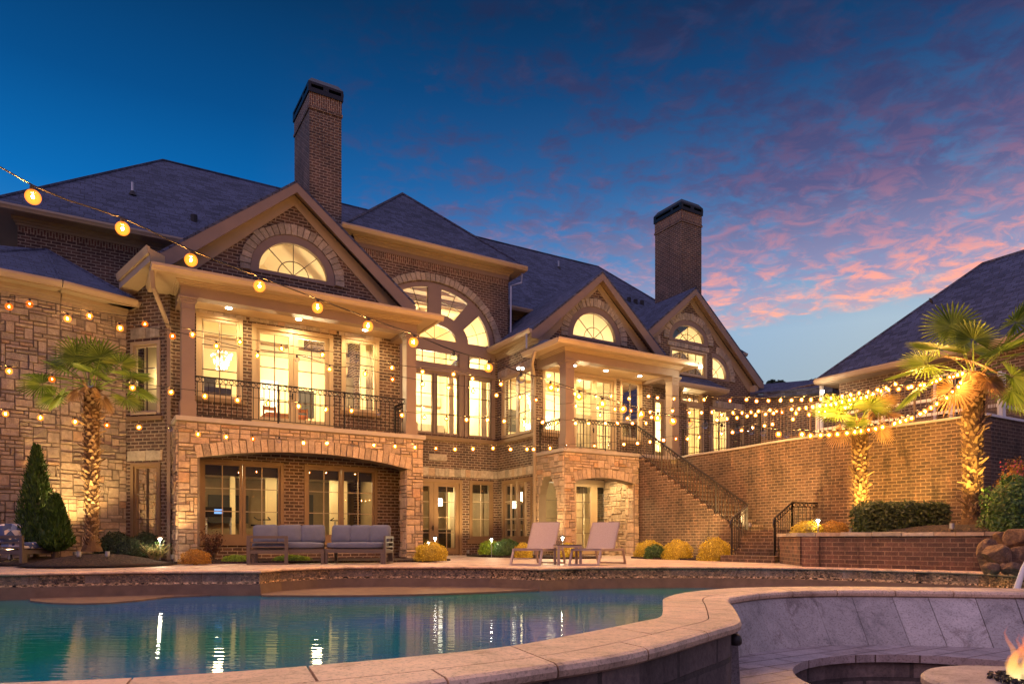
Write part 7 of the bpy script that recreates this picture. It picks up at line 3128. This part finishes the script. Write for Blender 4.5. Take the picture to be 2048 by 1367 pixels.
string(D1_, [(1100, 19.5), (1400, 20.5), (1791, 15.6)], 'top right string of bulbs running from the balcony past the middle palm', ext=(P(1072, 775, 19), P(1840, 760, 15.0)))
E1_ = [(1152, 812), (1196, 815), (1230, 818), (1262, 821, 's'), (1300, 823), (1345, 821), (1379, 825), (1403, 825), (1424, 824), (1443, 829), (1466, 825), (1484, 825), (1502, 824), (1517, 822), (1540, 820), (1553, 822, 's'), (1583, 818), (1598, 817), (1612, 815), (1626, 813), (1640, 811), (1652, 810), (1662, 809), (1672, 807), (1684, 803), (1699, 800), (1708, 798), (1722, 796), (1733, 793), (1746, 788), (1762, 782), (1777, 779), (1797, 778), (1817, 775), (1823, 773), (1841, 770), (1848, 769), (1864, 764), (1873, 762), (1880, 758), (1899, 754), (1907, 753, 's'), (1915, 750), (1925, 747)]
string(E1_, [(1150, 19.0), (1425, 19.5), (1700, 16.5), (1925, 14.0)], 'densest string of bulbs ending high on the tallest palm', ext=(P(1112, 808, 19), P(1936, 742, 14.1)))
F1_ = [(1200, 830), (1255, 836), (1303, 834), (1344, 839), (1380, 842), (1434, 839), (1454, 837), (1474, 835), (1494, 832), (1511, 830), (1531, 828), (1547, 826), (1564, 824, 's'), (1592, 826), (1650, 822, 's'), (1690, 815)]
string(F1_, [(1200, 18.5), (1531, 18.2), (1690, 17.0)], 'short string of bulbs between the stair top and the middle palm', ext=(P(1160, 822, 18.8), P(1716, 806, 17.0)))


# ================================================================= THINGS INDOORS SEEN THROUGH THE GLASS
def chandelier(c, r, h, label, e=40, tiers=3, seed=1):
    c = Vector(c)
    rg = random.Random(seed)
    t = empty('chandelier', c, label, 'chandelier')
    m = MB()
    m.tube([c + Vector((0, 0, h * .5)), c + Vector((0, 0, h * .5 + 1.2))], .008, 5, True)
    m.lathe([(r * .5, h * .48), (r * .55, h * .52), (r * .5, h * .55)], tuple(c), 14)
    m.build('frame', 'copper', t)
    m = MB()
    for i in range(90):
        a = rg.uniform(0, 6.283)
        f = rg.random()
        rr = r * (1 - .5 * f) * rg.uniform(.75, 1)
        z = h * (.45 - f)
        s = rg.uniform(.010, .018)
        p = c + Vector((rr * math.cos(a), rr * math.sin(a), z))
        m.add([p + Vector((s, 0, 0)), p + Vector((0, s, 0)), p + Vector((-s, 0, 0)), p + Vector((0, -s, 0)), p + Vector((0, 0, s * 2)), p - Vector((0, 0, s * 3))],
              [(0, 1, 4), (1, 2, 4), (2, 3, 4), (3, 0, 4), (1, 0, 5), (2, 1, 5), (3, 2, 5), (0, 3, 5)], .5, True)
    m.build('crystal', 'crystal_glow', t)
    light('chandelier_glow', 'POINT', c, e, (1, .80, .46), r * .7, t)


chandelier(W(1.05, 3.0, 5.75), .30, .45, 'crystal chandelier glowing behind the left balcony window', 50, seed=1)
chandelier(W(11.95, 3.1, 5.70), .36, .6, 'large crystal chandelier in the corner room behind the bay window', 60, seed=2)
chandelier(W(12.5, 4.4, 4.95), .22, .35, 'small crystal chandelier low behind the right balcony doors', 20, seed=3)
chandelier(W(8.0, 6.3, 5.75), .28, .5, 'crystal chandelier behind the tall great window', 40, seed=4)
for u, v, z, lb in ((9.35, 6.0, 2.02, 'glowing drum pendant lamp seen through the garden door'), (11.0 - .35, 6.4, 2.05, 'crystal pendant lamp in the lower bay room, seen through the side window')):
    c = W(u, v, z)
    t = empty('pendant_lamp', c, lb, 'lamp')
    m = MB()
    m.lathe([(.15, -.14), (.16, -.12), (.16, .12), (.15, .14)], tuple(c), 20)
    m.build('shade', 'crystal_glow', t)
    m = MB()
    m.tube([c + Vector((0, 0, .14)), c + Vector((0, 0, .95))], .006, 5, True)
    m.build('cord', 'iron_black', t)
c = W(11.72, 2.35, 1.92)
t = empty('wall_lamp', c, 'brilliant white lamp shining through the narrow window beside the stone pier', 'lamp')
m = MB()
m.lathe([(.05, -.08), (.085, -.04), (.085, .05), (.05, .09)], tuple(c), 14)
m.build('bulb', 'lamp_white', t)
m = MB()
m.tube([c + Vector((0, 0, .09)), c + Vector((0, 0, 1.0))], .008, 5, True)
m.build('cord', 'iron_black', t)
light('wall_lamp_glow', 'POINT', c, 25, (1, .95, .8), .06, t)
# gym, kitchen and curtain pieces
def shade_box(u0, u1, z0, z1, v, mat='room_dark', label=None, name='roller_blind'):
    m = MB()
    hb(m, u0, u1, v, v + .06, z0, z1)
    o = m.build(name, mat)
    tag(o, label, 'blind')


LB = ['left lower window, first sash', 'left lower window, second sash', 'right lower window, first sash', 'right lower window, second sash']
for (p0_, p1_), lb in zip(((410, 479), (491, 557), (618, 678), (688, 745)), LB):
    shade_box(Uv(p0_, LV) - .03, Uv(p1_, LV) + .03, 2.30, 2.60, LV + .16, label='dark rolled blind at the top of the ' + lb)
shade_box(7.5, 8.30, 2.33, 2.6, CV + .26, label='dark rolled blind in the left leaf of the garden door')
shade_box(8.55, 9.32, 2.33, 2.6, CV + .26, label='dark rolled blind in the right leaf of the garden door')
shade_box(9.95, 10.78, 2.33, 2.7, CV + .26, label='dark rolled blind in the small window beside the garden door')
shade_box(12.8, 13.52, 2.28, 2.55, BV + .26, label='dark rolled blind in the left leaf of the arcade door')
shade_box(13.76, 14.48, 2.28, 2.55, BV + .26, label='dark rolled blind in the right leaf of the arcade door')
for i, (u, v) in enumerate(((.5, 2.6), (1.6, 3.4), (2.2, 2.4), (3.8, 2.8), (2.9, 3.6))):
    m = MB(mapH(u, v, 2.99))
    m.lathe([(.085, 0), (.085, -.012), (.06, -.014)], (0, 0, 0), 16)
    m.build('recessed_light', 'lamp_warm', HOUSE)


def treadmill(u, v, rot, label):
    t = empty('treadmill', W(u, v, .02), label, 'treadmill')
    mp = mapH(u, v, .02, rot)
    m = MB(mp)
    m.box(-.36, .36, 0, 1.7, 0, .16)
    m.build('deck', 'iron_black', t)
    for a in (-.36, .31):
        m = MB(mp)
        m.tube([(a + .02, 1.4, .16), (a + .02, 1.55, 1.3)], .03, 6)
        m.tube([(a + .02, 1.5, 1.05), (a + .02, .95, .95)], .022, 6)
        m.build('upright', 'metal_grey', t)
    m = MB(mp)
    m.box(-.36, .36, 1.46, 1.56, 1.22, 1.52)
    m.build('console', 'iron_black', t)
    m = MB(mp)
    m.box(-.12, .12, 1.455, 1.459, 1.32, 1.46)
    m.build('screen', 'screen_blue', t)


treadmill(3.65, 2.1, R(15), 'dark treadmill with blue screen behind the right lower window')
treadmill(.75, 2.1, R(-12), 'dark treadmill behind the left lower window')


def bike(u, v, rot, label):
    t = empty('exercise_bike', W(u, v, .02), label, 'exercise bike')
    mp = mapH(u, v, .02, rot)
    m = MB(mp)
    m.tube([(0, 0, .05), (0, 1.0, .05)], .03, 6)
    m.tube([(-.25, 0, .03), (.25, 0, .03)], .03, 6)
    m.tube([(-.25, 1.0, .03), (.25, 1.0, .03)], .03, 6)
    m.tube([(0, .25, .05), (0, .35, .95)], .028, 6)
    m.tube([(0, .85, .05), (0, .80, 1.12)], .028, 6)
    m.tube([(0, .3, .5), (0, .82, .55)], .03, 6)
    m.build('frame', 'metal_grey', t)
    m = MB(mp)
    m.box(-.10, .10, .20, .46, .95, 1.0)
    m.build('saddle', 'iron_black', t, bevel=.01)
    m = MB(mp)
    m.tube([(-.22, .62, 1.22), (-.2, .8, 1.15), (.2, .8, 1.15), (.22, .62, 1.22)], .016, 6)
    m.build('handlebar', 'iron_black', t)
    m = MB(lambda a, b, c_: mp(c_, .78 + a, .38 + b))
    m.lathe([(.22, -.02), (.25, -.02), (.25, .02), (.22, .02)], (0, 0, 0), 20)
    m.build('flywheel', 'iron_black', t)


bike(4.7, 2.2, R(25), 'exercise bike behind the right sash of the right lower window')
bike(1.75, 2.5, R(-40), 'exercise bike behind the second sash of the left lower window')
# curtains, great-room and kitchen pieces
m = MB()
for k in range(20):
    a0 = 10.9 + k * .0
ct = MB(mapV(BV + .35))
for k in range(16):
    a = 12.72 + k * .045
    ct.tube([(a, .05, .02 * (k % 2)), (a, 2.75, .02 * (k % 2))], .028, 6)
tag(ct.build('curtain', 'cloth_cream'), 'pale hanging curtain inside the left leaf of the arcade door', 'curtain')
cb = empty('kitchen_island', W(8.6, 6.3, .02), 'dark kitchen island with pale backsplash behind the garden door', 'cabinet')
m = MB()
hb(m, 7.2, 9.9, 6.0, 6.8, .03, .95)
m.build('body', 'room_dark', cb)
m = MB()
hb(m, 7.15, 9.95, 5.95, 6.85, .952, 1.0)
m.build('counter', 'cloth_cream', cb)
m = MB()
hb(m, 7.0, 8.6, 9.2, 9.42, 1.3, 2.2)
tag(m.build('wall_cabinet', 'room_dark'), 'dark wall cabinet at the back of the kitchen behind the garden door', 'cabinet')
m = MB(mapH(.5, 4.4, 3.62))
m.tube([(0, 0, .0), (0, 0, .9)], .02, 6)
t = empty('dining_table', W(2.9, 3.3, 3.62), 'small pale dining table inside the left balcony doors', 'table')
m = MB(mapH(2.9, 3.3, 3.62))
m.box(-.6, .6, -.4, .4, .70, .75)
m.build('table_top', 'wood_orange', t)
for a, b in ((-.55, -.35), (.5, -.35), (-.55, .3), (.5, .3)):
    m = MB(mapH(2.9, 3.3, 3.62))
    m.box(a, a + .05, b, b + .05, 0, .698)
    m.build('leg', 'wood_orange', t)
for i, (a, b, r_) in enumerate(((2.35, 2.75, 10), (3.25, 2.7, -15))):
    t = empty('dining_chair', W(a, b, 3.62), ['wooden chair left of the balcony door meeting stile, upstairs', 'wooden chair right of the balcony door meeting stile, upstairs'][i], 'chair')
    mp = mapH(a, b, 3.62, R(r_))
    m = MB(mp)
    m.box(-.2, .2, 0, .4, .42, .46)
    m.build('seat', 'wood_orange', t)
    m = MB(mp)
    m.box(-.2, -.16, 0, .03, .462, .9)
    m.box(.16, .2, 0, .03, .462, .9)
    m.box(-.16, .16, 0, .025, .78, .88)
    m.box(-.16, .16, 0, .025, .6, .66)
    m.build('backrest', 'wood_orange', t)
    for x_, y_ in ((-.19, .01), (.15, .01), (-.19, .35), (.15, .35)):
        m = MB(mp)
        m.box(x_, x_ + .04, y_, y_ + .04, 0, .418)
        m.build('leg', 'wood_orange', t)
# eave flood lamp at the right corner of the right portico roof
c = P(1401, 733, 25.0)
t = empty('eave_lamp', c, 'bright flood lamp at the right corner of the right balcony roof', 'lamp')
m = MB()
m.lathe([(.05, -.05), (.07, -.02), (.07, .02), (.05, .05)], tuple(c), 14)
m.build('bulb', 'lamp_white', t)
m = MB()
m.tube([c + Vector((-.02, 0, .05)), c + Vector((-.1, 0, .16))], .02, 6, True)
m.build('bracket', 'iron_brown', t)
light('eave_lamp_glow', 'POINT', c + Vector((.15, -.15, -.05)), 30, (1, .85, .5), .06, t)
c = P(1041, 736, 22.5)
t = empty('eave_lamp', c, 'twin flood lamp under the eave of the bay side wall', 'lamp')
for k in (-.07, .07):
    m = MB()
    m.lathe([(.03, -.04), (.045, -.01), (.03, .03)], (c.x + k, c.y, c.z), 12)
    m.build('bulb', 'lamp_white', t)
m = MB()
m.tube([c + Vector((0, .02, .03)), c + Vector((.1, .5, .06))], .015, 6, True)
m.build('bracket', 'white_paint', t)
